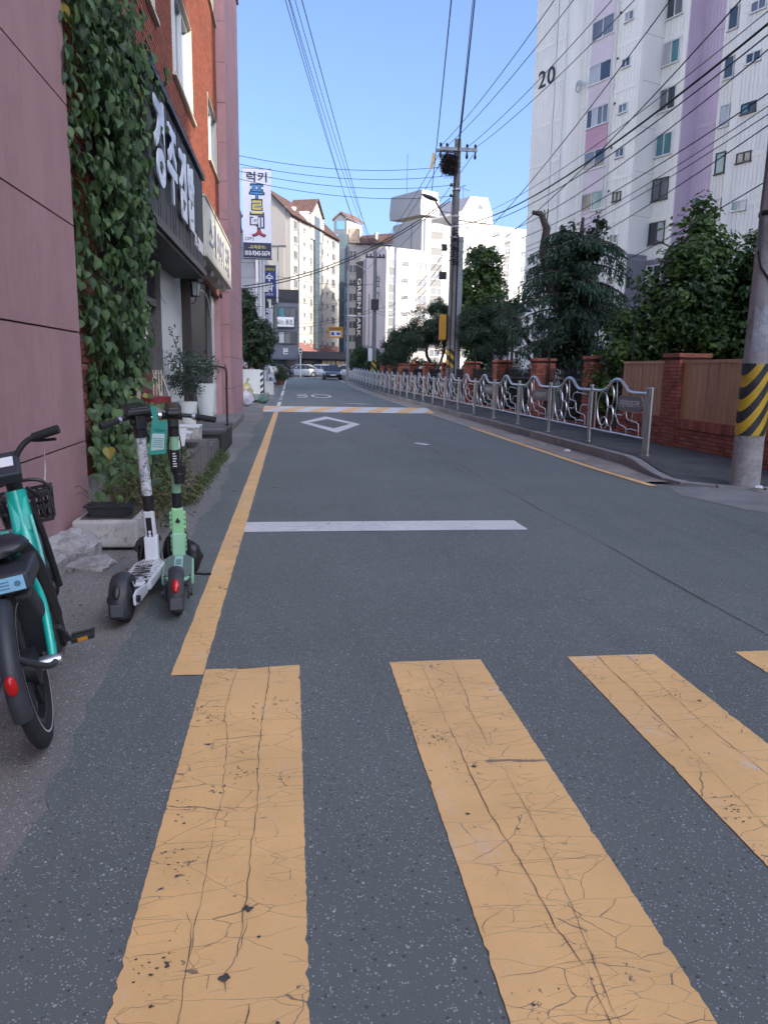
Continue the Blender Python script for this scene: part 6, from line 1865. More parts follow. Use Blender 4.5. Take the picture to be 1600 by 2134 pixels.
# ------------------------------------------------------------------ utility poles
def helix_band(t, r_, z0, z1, nb, pitch_turn, parent_name='hazard_wrap'):
    """slanted yellow and black bands wound round a pole; r_ is a function of z"""
    for i in range(-nb*2, nb*2+4):
        pass
    H = (z1-z0)/nb
    mats = (M_hyel, M_hblk)
    for c in (0, 1):
        m = MB(); nth = 40
        for i in range(-6, nb*2+7):
            if i % 2 != c: continue
            prev = None
            for k in range(nth+1):
                th = 2*math.pi*k/nth
                kq = ((k/nth)+0.5) % 1.0
                sl = pitch_turn*(kq if kq <= 0.5 else 1-kq)*2 if False else -pitch_turn*math.cos(th)*0.5
                a = min(max(z0+i*H*0.5+sl, z0), z1); b = min(max(z0+(i+1)*H*0.5+sl, z0), z1)
                kk_ = m.pts([(r_(a)*math.cos(th), r_(a)*math.sin(th), a), (r_(b)*math.cos(th), r_(b)*math.sin(th), b)])
                if prev is not None and b > a+1e-5: m.addf([prev, kk_, kk_+1, prev+1])
                prev = kk_
        m.build(parent_name, mats[c], t, 60)

p0 = thing('utility_pole', 'thick concrete utility pole with yellow and black hazard wrap at right', 'utility pole', (5.98, 9.2, 0.0))
rp = lambda z: 0.187-0.0075*z
m = MB(); m.lathe([(rp(z), z) for z in (0, 1, 2, 3, 4, 5, 6, 8, 10, 11)], 28); m.build('shaft', M_pole, p0, 60)
helix_band(p0, lambda z: rp(z)+0.006, 0.70, 1.62, 3, -0.62)
m = MB()
for zz in (3.45, 4.5, 6.0): m.lathe([(rp(zz)+0.006, zz-0.03), (rp(zz)+0.012, zz-0.025), (rp(zz)+0.012, zz+0.025), (rp(zz)+0.006, zz+0.03)], 24, cap=False)
m.tube([(-0.17, -0.02, 3.0), (-0.16, -0.1, 2.8), (-0.05, -0.19, 2.6)], 0.012, 6)
m.tube(catmull([(-0.14, -0.10, 5.6), (-0.17, -0.06, 4.6), (-0.19, -0.02, 3.5), (-0.17, -0.08, 2.9)], 5), 0.011, 6)
m.build('clamp_band', M_black, p0, 60)
m = MB(); m.bar((-0.10, -0.20, 3.05), (0.02, -0.20, 3.3), 0.05, 0.03); m.build('step_bolt', M_black, p0)
M_poster = simple('torn poster paper', (0.40, 0.40, 0.42), 0.9, var=0.25, scale=14, dirt=0.7, dirtcol=(0.16, 0.155, 0.15))
m = MB()
for k in range(6):
    a0 = math.radians(205+k*13); a1 = math.radians(205+(k+1)*13)
    m.poly([((rp(2)+0.004)*math.cos(a), (rp(2)+0.004)*math.sin(a), z) for a, z in ((a0, 1.75+0.03*(k % 2)), (a1, 1.75+0.03*((k+1) % 2)), (a1, 2.35-0.05*((k+1) % 3)), (a0, 2.35-0.05*(k % 3)))])
m.build('poster_scrap', M_poster, p0)
m = MB(); m.box(-0.9, 0.9, -0.05, 0.05, 8.7, 8.8); m.box(-0.7, 0.7, -0.05, 0.05, 7.9, 8.0); m.build('cross_arm', M_black, p0)

p1 = thing('utility_pole', 'tall dark utility pole carrying a bird nest and a lamp arm', 'utility pole', (6.55, 31, 0.1))
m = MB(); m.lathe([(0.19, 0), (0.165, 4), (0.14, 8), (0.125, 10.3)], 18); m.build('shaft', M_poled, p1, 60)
m = MB(); m.box(-0.72, 0.75, -0.16, -0.08, 9.85, 9.98); m.box(-0.85, 0.0, 0.08, 0.14, 9.84, 9.95); m.build('cross_arm', simple('galvanised arm', (0.25, 0.25, 0.26), 0.5, 0.6, var=0.2), p1)
m = MB()
for x in (-0.7, -0.45, 0.35, 0.68): m.lathe([(0.03, 0), (0.06, 0.03), (0.035, 0.06), (0.06, 0.09), (0.03, 0.14)], 8, (x, -0.12, 9.98)); m.lathe([(0.03, -0.28), (0.06, -0.2), (0.04, -0.12), (0.03, 0.0)], 8, (x, -0.12, 9.85))
for zz in (9.3, 8.95, 8.55, 8.15): m.lathe([(0.03, 0), (0.07, 0.04), (0.03, 0.12)], 8, (-0.22, -0.05, zz)); m.tube([(-0.25, -0.05, zz+0.02), (-0.1, -0.03, zz+0.02)], 0.02, 5)
m.build('insulator', M_black, p1)
m = MB()
for zz in (2.3, 7.4, 7.0, 8.4, 6.6): m.lathe([(0.17, zz), (0.175, zz+0.02), (0.175, zz+0.06), (0.165, zz+0.08)], 16, cap=False)
m.build('steel_band', simple('bright band', (0.5, 0.5, 0.5), 0.4, 0.5, var=0.1), p1)
m = MB(); m.tube([(0.12, -0.14, 0.2), (0.12, -0.12, 6.6)], 0.035, 6); m.tube([(-0.08, -0.17, 0.2), (-0.06, -0.14, 7.2)], 0.022, 6)
for k in range(26): 
    zz = 5.6+k*0.05; m.tube(catmull([(-0.2+g.uniform(-.05, .05), -0.15, zz), (-0.05, -0.2, zz+g.uniform(-.1, .1)), (0.15, -0.17, zz+g.uniform(-.1, .1))], 3), 0.012, 4)
m.build('cable_bundle', M_wire, p1)
for bx in ((-0.52, -0.33, -0.2, -0.05, 6.1, 6.35), (-0.6, -0.3, -0.1, 0, 5.0, 5.3)):
    m = MB(); m.box(*bx); m.build('junction_box', M_black, p1)
helix_band(p1, lambda z: 0.195-0.006*z, 1.5, 2.25, 2, 0.35)
m = MB(); m.tube(catmull([(-0.1, 0, 7.05), (-0.35, -0.05, 7.25), (-0.7, -0.1, 7.75), (-0.85, -0.12, 7.95)], 5), 0.035, 7); m.tube([(-0.12, 0, 7.55), (-0.55, -0.06, 7.6)], 0.012, 5); m.build('lamp_arm', M_greydark, p1, 60)
m = MB(); m.blob((0, 0, 0), (0.36, 0.12, 0.08), 12, 8); o = m.build('lamp_head', M_greydark, p1, 60, loc=(-1.08, -0.14, 8.08), rot=(0, 0.32, 0))
m = MB(); m.box(-0.52, -0.27, -0.22, 0.06, 2.62, 3.62); o = m.build('yellow_case', simple('amber enamel', (0.48, 0.24, 0.01), 0.5, var=0.08), p1, bevel=0.02)
nest = thing('bird_nest', 'large dark stick nest under the arm of the utility pole', 'bird nest', (6.22, 30.9, 9.45))
m = MB()
for i in range(620):
    th = g.uniform(0, 6.28); r0 = g.uniform(0.05, 0.42)**1; z = g.uniform(-0.42, 0.42); rr = 0.45*math.sqrt(max(0.05, 1-(z/0.52)**2))
    c = Vector((rr*math.cos(th)*g.uniform(0.5, 1), rr*math.sin(th)*g.uniform(0.5, 1), z))
    d = Vector((-math.sin(th), math.cos(th), g.uniform(-0.7, 0.7)))+Vector((g.uniform(-.6, .6), g.uniform(-.6, .6), g.uniform(-.3, .3))); d.normalize()
    L_ = g.uniform(0.15, 0.38); m.tube([c-d*L_, c+d*L_], 0.009, 3)
m.blob((0, 0, 0), (0.22, 0.22, 0.28), 10, 8, 0.15, g)
nest.scale = (0.8, 0.8, 0.78)
m.build('sticks', simple('dark twig', (0.030, 0.022, 0.018), 0.9, var=0.3), nest)

p1b = thing('utility_pole', 'shorter pale grey pole standing right behind the nest pole', 'utility pole', (7.35, 33.5, 0.1))
m = MB(); m.lathe([(0.17, 0), (0.13, 7.1)], 16); m.build('shaft', simple('pale pole paint', (0.27, 0.29, 0.31), 0.6, var=0.12), p1b, 60)
p2 = thing('utility_pole', 'slim utility pole with a hazard wrap far along the railing', 'utility pole', (6.5, 60, 0.25))
m = MB(); m.lathe([(0.2, 0), (0.15, 5), (0.13, 10.2)], 14); m.build('shaft', simple('blue grey pole', (0.16, 0.175, 0.20), 0.7, var=0.15), p2, 60)
m = MB(); m.box(-0.75, 0.75, -0.06, 0.06, 9.7, 9.82); m.build('cross_arm', M_black, p2)
m = MB(); m.tube([(-2.1, 0, 5.35), (0, 0, 5.3)], 0.05, 6); m.tube([(-1.5, 0, 9.2), (-0.3, 0, 8.6)], 0.02, 4); m.build('white_arm', M_white, p2)
m = MB()
for x in (-0.65, -0.35, 0.35, 0.65): m.lathe([(0.05, 0), (0.07, 0.1), (0.04, 0.2)], 6, (x, 0, 9.82))
m.build('insulator', M_black, p2)
m = MB(); m.box(-0.3, 0.3, -0.3, -0.15, 5.8, 6.6); m.build('transformer_box', M_black, p2)
m = MB(); m.box(-0.45, -0.16, -0.25, 0.1, 1.9, 2.9); m.build('meter_box', M_white, p2)
helix_band(p2, lambda z: 0.21-0.005*z, 1.0, 2.0, 2, 0.4)
p3_ = thing('utility_pole', 'thin concrete pole beside the orange sign at the street end', 'utility pole', (4.75, 64.5, 0.2))
m = MB(); m.lathe([(0.13, 0), (0.09, 9.4)], 12); m.build('shaft', simple('light pole concrete', (0.33, 0.32, 0.31), 0.85, var=0.12), p3_, 60)
m = MB(); m.box(-0.6, 0.6, -0.05, 0.05, 8.2, 8.28); m.box(-0.9, 0.3, -0.05, 0.05, 6.9, 6.97); m.box(-0.5, 0.5, -0.05, 0.05, 5.1, 5.2); m.build('cross_arm', M_greydark, p3_)
m = MB()
for x in (-0.5, 0, 0.5): m.lathe([(0.04, 0), (0.06, 0.1), (0.02, 0.22)], 6, (x, 0, 8.28))
m.build('insulator', M_black, p3_)
ys = thing('hanging_sign', 'orange rectangular road sign hanging over the street end', 'sign', (3.72, 64.3, 4.05))
m = MB(); m.box(-0.62, 0.62, -0.03, 0.03, 0, 0.92); m.build('panel', simple('orange sign enamel', (0.62, 0.27, 0.01), 0.5, var=0.04), ys)
text('cctv', M_ink, ys, frame_m((0, -0.035, 0.73), (1, 0, 0), (0, 0, 1), (0, -1, 0)), w=1.05, h=0.2)
m = MB(); m.box(-0.45, 0.45, -0.036, -0.031, 0.12, 0.55); m.build('picture_field', M_lit, ys)
m = MB(); m.box(-0.38, -0.1, -0.042, -0.037, 0.2, 0.38); m.prism([(-0.36, -0.037, 0.38), (-0.1, -0.037, 0.38), (-0.18, -0.037, 0.5), (-0.3, -0.037, 0.5)], (0, -0.005, 0)); m.box(0.08, 0.38, -0.042, -0.037, 0.24, 0.44); m.build('pictogram', simple('sign blue', (0.03, 0.09, 0.35), 0.5, var=0), ys)
m = MB(); m.tube([(0.5, 0.05, 0.2), (1.0, 0.2, 0.2)], 0.03, 5); m.tube([(0.5, 0.05, 0.75), (1.0, 0.2, 0.75)], 0.03, 5); m.build('bracket', M_greydark, ys)
tl = thing('traffic_light', 'small pedestrian signal on a white stem by the grey corner building', 'traffic light', (1.08, 86, rise(86)))
m = MB(); m.tube([(0, 0, 0), (0, 0, 2.9)], 0.06, 8); m.build('stem', M_white, tl)
m = MB(); m.box(-0.17, 0.17, -0.1, 0.1, 2.55, 3.3); m.build('housing', M_white, tl, bevel=0.02)
m = MB(); m.lathe([(0.11, 0), (0.12, 0.05)], 12); m.M = None
for zz in (2.74, 3.08):
    q = MB(); q.lathe([(0.11, 0), (0.12, 0.06)], 12); q.build('lens', M_black, tl, loc=(0, -0.1, zz), rot=(R(90), 0, 0))

# ------------------------------------------------------------------ overhead cables
SEEN = {}
ORD = ['first ', 'second ', 'third ', 'fourth ', 'fifth ', 'sixth ', 'seventh ', 'eighth ', 'ninth ', 'tenth ']
def cable(label, a, b, sag, r_=0.012, n=22, group='overhead cables'):
    a, b = Vector(a), Vector(b); pts = []
    for i in range(n+1):
        t = i/n; p = a.lerp(b, t); p.z -= sag*4*t*(1-t); pts.append(p)
    m = MB(); m.tube(pts, r_, 5)
    o = m.build('overhead_cable', M_wire, None, 60)
    k = SEEN[label] = SEEN.get(label, -1)+1
    return props(o, ORD[k]+label, 'cable', group)
lb = 'from the left of the thin cables rising right from the nest pole arm'
for (x, z, bx, bz_) in [(5.85, 10.1, 5.15, 8.85), (6.1, 10.1, 5.6, 8.85), (6.9, 10.1, 6.35, 8.85), (7.23, 10.1, 6.85, 8.85)]: cable(lb, (x, 30.9, z), (bx, 9.2, bz_), 0.35, 0.010)
lb = 'in the bundle of black cables sagging between nest pole and striped pole'
for i, (z, bz_, r_, sg_) in enumerate([(7.2, 5.75, 0.024, 0.55), (7.1, 5.62, 0.014, 0.60), (7.3, 5.9, 0.009, 0.45), (6.6, 5.45, 0.012, 0.7), (6.2, 4.9, 0.012, 0.55), (5.9, 4.75, 0.009, 0.6), (5.8, 4.65, 0.009, 0.62)]): cable(lb, (6.55, 30.9, z), (5.85, 9.15, bz_), sg_, r_*0.72)
lb = 'of two black cables rising steeply across the apartment tower'
for (a, b, s) in [((6.6, 30.9, 5.9), (5.9, 9.1, 7.9), 0.5), ((6.6, 30.9, 5.6), (5.95, 9.1, 6.6), 0.6)]: cable(lb, a, b, s, 0.010)
lb = 'from the top of the four level cables crossing to the nest pole'
for (za, zb) in [(8.65, 9.40), (8.38, 9.05), (8.15, 8.68), (7.9, 8.27)]: cable(lb, (-1.9, 28, za), (6.3, 30.9, zb), 0.32, 0.010)
lb = 'from the top of two thick cables slanting from left building to nest pole'
for (za, zb) in [(4.35, 8.2), (4.25, 8.1)]: cable(lb, (-1.7, 28.5, za), (6.3, 30.9, zb), 0.6, 0.018)
lb = 'from the left of the cables dropping from top edge to the nest pole'
for (a, b, s, r_) in [((1.30, 5.0, 8.1), (6.0, 34, 8.2), 0.5, 0.012), ((1.72, 6.0, 9.1), (6.4, 31, 7.6), 0.25, 0.014), ((1.69, 6.0, 9.1), (6.35, 31, 7.6), 0.33, 0.008), ((1.75, 6.0, 9.12), (6.35, 31, 7.55), 0.2, 0.008)]: cable(lb, a, b, s, r_)
lb = 'from the top of the faint cable fan running top left to far pole'
for i, (a, b, s, r_) in enumerate([((-1.30, 11, 11.2), (6.5, 60, 9.9), 0.4, 0.012), ((-1.42, 11, 11.0), (5.85, 60, 9.9), 0.7, 0.009), ((-1.48, 11, 10.9), (6.2, 60, 9.95), 1.1, 0.009), ((-1.45, 11, 10.9), (6.85, 60, 9.95), 1.3, 0.008), ((-1.38, 11, 11.1), (7.15, 60, 9.95), 1.5, 0.008)]): cable(lb, a, b, s, r_, 30)
lb = 'from the top of cables strung between nest pole and far hazard wrapped pole'
for (a, b, s) in [((5.85, 31.1, 9.9), (5.85, 60, 9.9), 0.5), ((6.1, 31.1, 9.9), (6.2, 60, 9.9), 0.55), ((7.2, 31.1, 9.9), (7.15, 60, 9.9), 0.5), ((6.5, 31.1, 6.6), (6.5, 60, 6.3), 0.9), ((6.5, 31.1, 6.3), (6.5, 60, 6.1), 1.0), ((6.4, 31.1, 5.9), (6.5, 60, 6.0), 1.1)]: cable(lb, a, b, s, 0.013)
lb = 'of the cables running from far poles to the street end buildings'
for (a, b, s) in [((6.5, 60, 6.2), (-2.0, 62, 5.0), 0.5), ((6.5, 60, 6.0), (-2.0, 55, 4.2), 0.4), ((6.5, 60, 9.8), (4.75, 64.5, 8.4), 0.2), ((4.75, 64.5, 8.4), (-1.8, 60, 6.5), 0.4), ((4.75, 64.5, 7.1), (1.0, 97, 8.5), 0.3), ((4.75, 64.5, 5.2), (-1.7, 58, 4.2), 0.5), ((4.75, 64.5, 7.1), (-1.7, 50, 6.2), 0.5), ((6.5, 60, 9.8), (12, 98, 9), 0.8), ((6.5, 60, 8.0), (-1.7, 52, 7.6), 0.3)]: cable(lb, a, b, s, 0.014)
lb = 'of two thin cables from striped pole into the trees'
for (a, b, s) in [((5.9, 9.2, 4.55), (8.6, 34, 5.6), 0.5), ((5.95, 9.2, 3.9), (9.2, 30, 4.4), 0.3)]: cable(lb, a, b, s, 0.008)
# yellow strip banner hung on the overhead cable, and the tip of a pink pennant
tg = MB(); tg.prism([(-0.07, 0, -0.24), (0.02, 0, -0.24), (0.09, 0, 0.14), (0.05, 0, 0.24), (0.0, 0, 0.24)], (0, 0.012, 0))
props(tg.build('cable_banner', simple('yellow plastic banner', (0.72, 0.52, 0.22), 0.5, var=0.25, scale=8), loc=(4.30, 24.0, 7.74)), 'small yellow banner strip hanging on the overhead cable', 'banner')

# ------------------------------------------------------------------ vertical signs on the left
def vsign(name, label, loc, w, h, face, d=0.22):
    t = thing(name, label, 'sign', loc)
    m = MB(); m.box(-w/2, w/2, 0, d, 0, h); m.build('light_box', face, t, bevel=0.015)
    m = MB(); m.box(-w/2-0.02, w/2+0.02, 0.03, d-0.03, -0.05, -0.002); m.box(-w/2-0.02, w/2+0.02, 0.03, d-0.03, h+0.002, h+0.04); m.build('frame', M_greydark, t)
    return t
def FM(x, z, y=-0.004): return frame_m((x, y, z), (1, 0, 0), (0, 0, 1), (0, -1, 0))
M_face = simple('white sign face', (0.62, 0.63, 0.70), 0.45, var=0.03)
ls = vsign('vertical_sign', 'tall white vertical sign with big coloured Korean letters and phone number', (-1.88, 46, 7.72), 1.62, 4.86, M_face)
m = MB(); m.box(-0.80, 0.80, -0.004, -0.001, 0.02, 0.86); m.build('navy_field', M_navy, ls)
M_cy = simple('sign blue print', (0.03, 0.22, 0.50), 0.5, var=0); M_ye = simple('sign yellow print', (0.62, 0.50, 0.08), 0.5, var=0); M_rd = simple('sign red print', (0.42, 0.02, 0.03), 0.5, var=0)
text('lucky', M_navy, ls, FM(0.0, 4.43), w=1.15, h=0.55)
def blk(key_b, key_f, zc, w, h, fm, x=0.0):
    text(key_b, M_navy, ls, FM(x, zc), w=w+0.10, h=h+0.10); text(key_f, fm, ls, FM(x, zc, -0.018), w=w-0.06, h=h-0.08)
blk('p1b', 'p1', 3.63, 0.80, 0.80, M_cy); blk('p2b', 'p2', 2.80, 0.72, 0.80, M_ye); blk('p3b', 'p3', 1.99, 0.74, 0.60, M_face); blk('siotb', 'siot', 1.43, 0.74, 0.44, M_rd, 0.1)
text('2f', M_navy, ls, FM(-0.45, 1.05), w=0.5, h=0.22)
text('edu', M_ye, ls, FM(0.0, 0.62, -0.007), w=1.0, h=0.2); text('tel', M_lit, ls, FM(0.0, 0.28, -0.007), w=1.42, h=0.26)
m = MB(); m.box(-0.11, 0.03, 0.06, 0.16, -1.35, -0.06); m.tube([(0.0, 0.2, 0.8), (0.0, 2.2, 0.8)], 0.05, 6); m.tube([(0.0, 0.2, 4.2), (0.0, 2.2, 4.2)], 0.05, 6); m.build('bracket', M_white, ls)
bs_ = vsign('vertical_sign', 'blue vertical sign with white Korean letters below the tall white sign', (-1.40, 53, 6.1), 0.86, 2.12, simple('sign face royal blue', (0.022, 0.045, 0.22), 0.45, var=0.03))
m = MB(); m.box(-0.42, 0.42, -0.004, -0.001, 1.72, 2.1); m.build('navy_field', M_navy, bs_)
text('more', M_ye, bs_, FM(0, 1.88, -0.007), w=0.72, h=0.24); text('su', M_lit, bs_, FM(0, 1.36), w=0.52, h=0.56); text('hak', M_lit, bs_, FM(0, 0.74), w=0.54, h=0.58); text('gyo', M_lit, bs_, FM(0, 0.28), w=0.5, h=0.17)
m = MB(); m.box(-0.42, 0.42, -0.004, -0.001, 0.02, 0.12); m.build('navy_field', M_navy, bs_)
m = MB(); m.box(0.46, 0.58, 0, 0.2, -0.25, 2.4); m.box(-0.05, 0.1, 0.05, 0.15, -0.75, -0.05); m.build('bracket', M_white, bs_)
es = vsign('vertical_sign', 'white framed vertical sign with a round emblem, half behind tree leaves', (-1.55, 52.5, 3.8), 0.78, 1.62, M_face)
m = MB()
for a, b, c, d in [(-0.37, 0.37, 0.03, 0.05), (-0.37, 0.37, 1.57, 1.59), (-0.37, -0.35, 0.05, 1.57), (0.35, 0.37, 0.05, 1.57)]: m.box(a, b, -0.004, -0.001, c, d)
m.tube([(0.2*math.cos(k*2*math.pi/24), -0.004, 1.28+0.2*math.sin(k*2*math.pi/24)) for k in range(24)], 0.016, 4, closed=True)
m.prism([(-0.09, -0.001, 1.24), (0.02, -0.001, 1.18), (0.1, -0.001, 1.26), (0.03, -0.001, 1.36), (-0.06, -0.001, 1.33)], (0, -0.004, 0)); m.build('emblem', M_navy, es)
text('deo', M_navy, es, FM(0, 0.95), w=0.45, h=0.13); text('pia', M_navy, es, FM(0.0, 0.72), w=0.2, h=0.22); text('ano', M_navy, es, FM(0, 0.45), w=0.42, h=0.22)
gs = vsign('vertical_sign', 'narrow dark green vertical sign with white letters beside the grey building', (-1.28, 57, 3.95), 0.62, 2.2, simple('sign face bottle green', (0.02, 0.04, 0.035), 0.5, var=0.1))
text('jin', M_lit, gs, FM(-0.1, 1.9), w=0.28, h=0.26); text('yeong', M_lit, gs, FM(-0.1, 1.58), w=0.28, h=0.26)
m = MB(); m.box(0.12, 0.3, -0.004, -0.001, 0.1, 2.1); m.build('print_strip', simple('pale green print', (0.16, 0.2, 0.17), 0.6, var=0.5, scale=14), gs)

# ------------------------------------------------------------------ corner with mirror, bags and low wall
cvm = thing('convex_mirror', 'round convex traffic mirror on a red post by the low white wall', 'mirror', (-2.28, 42, 0.05))
m = MB(); m.tube([(0, 0, 0), (0, 0, 2.0)], 0.055, 10); m.build('post', simple('red post paint', (0.30, 0.025, 0.025), 0.5, var=0.12), cvm, 60)
m = MB(); m.blob((0, 0, 0), (0.42, 0.10, 0.42), 24, 12); m.build('glass', simple('mirror silver', (0.40, 0.41, 0.42), 0.08, 0.9, var=0.02), cvm, 180, loc=(0.0, -0.05, 2.2), rot=(R(6), 0, R(20)))
m = MB(); m.tube([(0.43*math.cos(k*2*math.pi/28), 0, 0.43*math.sin(k*2*math.pi/28)) for k in range(28)], 0.028, 6, closed=True); m.build('rim', simple('rim orange grey', (0.25, 0.2, 0.17), 0.5, var=0.1), cvm, 60, loc=(0.0, -0.03, 2.2), rot=(R(6), 0, R(20)))
lwl = thing('low_wall', 'low white rendered wall with a hazard striped end on the left', 'wall', (-2.75, 40.5, 0.0))
m = MB(); m.box(0, 1.15, 0, 0.2, -0.1, 1.38); m.box(0.0, 0.1, -9, 0, -0.1, 2.2) if False else None; m.build('wall', M_panelw, lwl)
m = MB(); m.box(-0.25, -0.02, -0.6, 0.3, -0.1, 2.4); m.build('white_pier', M_panelw, lwl)
m = MB(); m.box(1.152, 1.30, -0.02, 0.22, -0.05, 1.35); m.build('striped_end', M_white, lwl)
m = MB()
for k in range(4): m.prism([(1.15, -0.025, 0.05+k*0.32), (1.30, -0.025, 0.18+k*0.32), (1.30, -0.025, 0.34+k*0.32), (1.15, -0.025, 0.21+k*0.32)], (0, 0.004, 0))
m.build('black_stripe', M_hblk, lwl)
lw2 = MB(); lw2.box(-1.45, -0.95, 42.5, 42.7, 0, 0.75)
props(lw2.build('low_wall', M_panelw, bevel=0.02), 'short white wall stub right of the striped wall end', 'wall')
def bag(name, label, c, s, mat, seed, tie=True):
    g_ = random.Random(seed); m = MB()
    nn, mm = 22, 14; rings = []
    for i in range(mm+1):
        th = math.pi*i/mm; ring = []
        for k in range(nn):
            ph = 2*math.pi*k/nn
            j = 1+0.10*math.sin(ph*3+i*0.9+seed)+0.07*math.sin(ph*7-i*1.3)+g_.uniform(-0.05, 0.05)
            zz = math.cos(th); rr = math.sin(th)**0.75
            ring.append((c[0]+s[0]*rr*math.cos(ph)*j, c[1]+s[1]*rr*math.sin(ph)*j, max(0.0, c[2]+s[2]*(0.5+0.5*zz)*(1+0.05*g_.uniform(-1, 1)))))
        rings.append(m.pts(ring))
    for a, b in zip(rings, rings[1:]):
        for k in range(nn):
            k2 = (k+1) % nn; m.addf([a+k, b+k, b+k2, a+k2])
    if tie: m.tube([(c[0], c[1], c[2]+s[2]*0.95), (c[0]+0.03, c[1], c[2]+s[2]*1.12), (c[0]+0.1, c[1], c[2]+s[2]*1.22)], [0.05, 0.03, 0.06], 7)
    return props(m.build(name, mat, smooth=35), label, 'rubbish bag')
M_bagw = simple('white plastic bag', (0.62, 0.61, 0.66), 0.4, var=0.06, scale=8)
M_bagy = simple('yellowish clear bag', (0.50, 0.46, 0.22), 0.35, var=0.4, scale=9)
M_bagg = simple('green plastic bag', (0.09, 0.19, 0.14), 0.35, var=0.5, scale=14)
bag('rubbish_bag', 'big white rubbish bag against the pink corner, the larger bag', (-1.72, 29.5, 0.0), (0.28, 0.3, 0.55), M_bagw, 1)
bag('rubbish_bag', 'yellowish clear rubbish bag behind the big white bag', (-1.75, 30.4, 0.0), (0.25, 0.25, 0.85), M_bagy, 2)
bag('rubbish_bag', 'green rubbish bag lying alone near the speed bump end', (-1.18, 32.0, 0.0), (0.25, 0.2, 0.32), M_bagg, 3)

# ------------------------------------------------------------------ cars at the street end
M_tyre = simple('tyre rubber', (0.018, 0.018, 0.019), 0.85, var=0.2, scale=30, bumpy=0.2, kind='Object')
M_rim = simple('alloy rim', (0.45, 0.45, 0.47), 0.3, 0.8, var=0.05)
M_head = simple('headlight lens', (0.55, 0.57, 0.6), 0.1, var=0.1)
M_redl = simple('red lens', (0.45, 0.008, 0.01), 0.2, var=0.1)
def car(name, label, loc, rotz, paint, group=None):
    t = thing(name, label, 'car', loc, rotz, group)
    S_ = [(-2.27, .58, .36, .60), (-2.2, .76, .26, .70), (-2.0, .86, .22, .77), (-1.4, .90, .2, .86), (-0.85, .905, .19, .93), (0, .91, .19, .95), (1.2, .905, .19, .98), (1.75, .89, .22, 1.0), (2.1, .83, .28, .96), (2.25, .74, .36, .84)]
    m = MB(); rings = []
    for y, w, zb, zt in S_:
        zm = (zb+zt)/2+0.08
        rings.append(m.pts([(-w*.9, y, zb), (w*.9, y, zb), (w, y, zb+.12), (w, y, zm), (w*.93, y, zt-.04), (w*.72, y, zt), (-w*.72, y, zt), (-w*.93, y, zt-.04), (-w, y, zm), (-w, y, zb+.12)]))
    for a, b in zip(rings, rings[1:]):
        for k in range(10): m.addf([a+k, a+(k+1) % 10, b+(k+1) % 10, b+k])
    m.addf([rings[0]+k for k in reversed(range(10))]); m.addf([rings[-1]+k for k in range(10)])
    m.build('body', paint, t, smooth=40)
    def cab(y0, y1, y2, y3, zb, zt, wb, wt, e=0):
        return [(-wb, y0, zb), (wb, y0, zb), (wb, y3, zb), (-wb, y3, zb), (-wt, y1, zt), (wt, y1, zt), (wt, y2, zt), (-wt, y2, zt)]
    m = MB(); k = m.pts(cab(-1.0, -0.28, 1.0, 1.95, 0.92, 1.40, 0.80, 0.60))
    for q in ((0,1,5,4),(1,2,6,5),(2,3,7,6),(3,0,4,7)): m.addf([k+i for i in q])
    m.build('glass', G_dark, t, smooth=30)
    m = MB(); k = m.pts(cab(-0.36, -0.2, 0.9, 1.15, 1.37, 1.455, 0.635, 0.54))
    for q in ((0,3,2,1),(4,5,6,7),(0,1,5,4),(1,2,6,5),(2,3,7,6),(3,0,4,7)): m.addf([k+i for i in q])
    for s in (1, -1):
        m.bar((s*.80, -1.0, .94), (s*.615, -0.3, 1.40), .06, .05); m.bar((s*.80, 0.45, .94), (s*.63, .42, 1.40), .02, .07); m.bar((s*.80, 1.9, .95), (s*.615, 1.02, 1.40), .05, .16)
    m.build('roof', paint, t, smooth=30)
    wm = MB(); wm.M = Matrix.Rotation(R(90), 4, 'Y'); wm.lathe([(0.21, -0.1), (0.30, -0.105), (0.325, -0.07), (0.325, 0.07), (0.30, 0.105), (0.21, 0.1)], 20); wme = wm.mesh('wheel', M_tyre, 40)
    rm = MB(); rm.M = Matrix.Rotation(R(90), 4, 'Y'); rm.lathe([(0.20, -0.108), (0.205, -0.09)], 16); rm.lathe([(0.205, 0.09), (0.20, 0.108)], 16); rme = rm.mesh('rim', M_rim)
    for s in (1, -1):
        for y in (-1.4, 1.35):
            w = put(wme, 'wheel', t, (s*.83, y, .325)); put(rme, 'rim', w)
        h = MB(); h.prism([(s*.46, -2.245, .60), (s*.78, -2.10, .62), (s*.80, -2.02, .72), (s*.50, -2.20, .69)], (0, -0.02, 0.0)); h.build('headlight', M_head, t)
        h = MB(); h.prism([(s*.44, 2.26, .72), (s*.74, 2.2, .74), (s*.78, 2.12, .88), (s*.5, 2.22, .86)], (0, 0.02, 0)); h.build('tail_light', M_redl, t)
        h = MB(); h.box(s*.93-.08, s*.93+.08, -0.78, -0.66, .95, 1.07); h.build('mirror', paint, t)
    m = MB(); m.box(-.42, .42, -2.30, -2.24, .40, .58); m.build('grille', M_black, t)
    m = MB(); m.box(-.27, .27, -2.32, -2.305, .44, .55); m.build('number_plate', M_lit, t)
    m = MB(); m.box(-.27, .27, 2.265, 2.28, .5, .61); m.build('number_plate', M_lit, t)
    return t
def paint_m(n, c): return simple(n, c, 0.3, 0.0, var=0.03, coat=0.9)
W_car, B_car, S_car = paint_m('white car paint', (0.72, 0.73, 0.75)), paint_m('black car paint', (0.012, 0.014, 0.02)), paint_m('silver car paint', (0.42, 0.44, 0.47))
car('parked_car', 'black sedan facing the camera beside the end of the railing', (4.25, 79.5, rise(79)), 0, B_car)
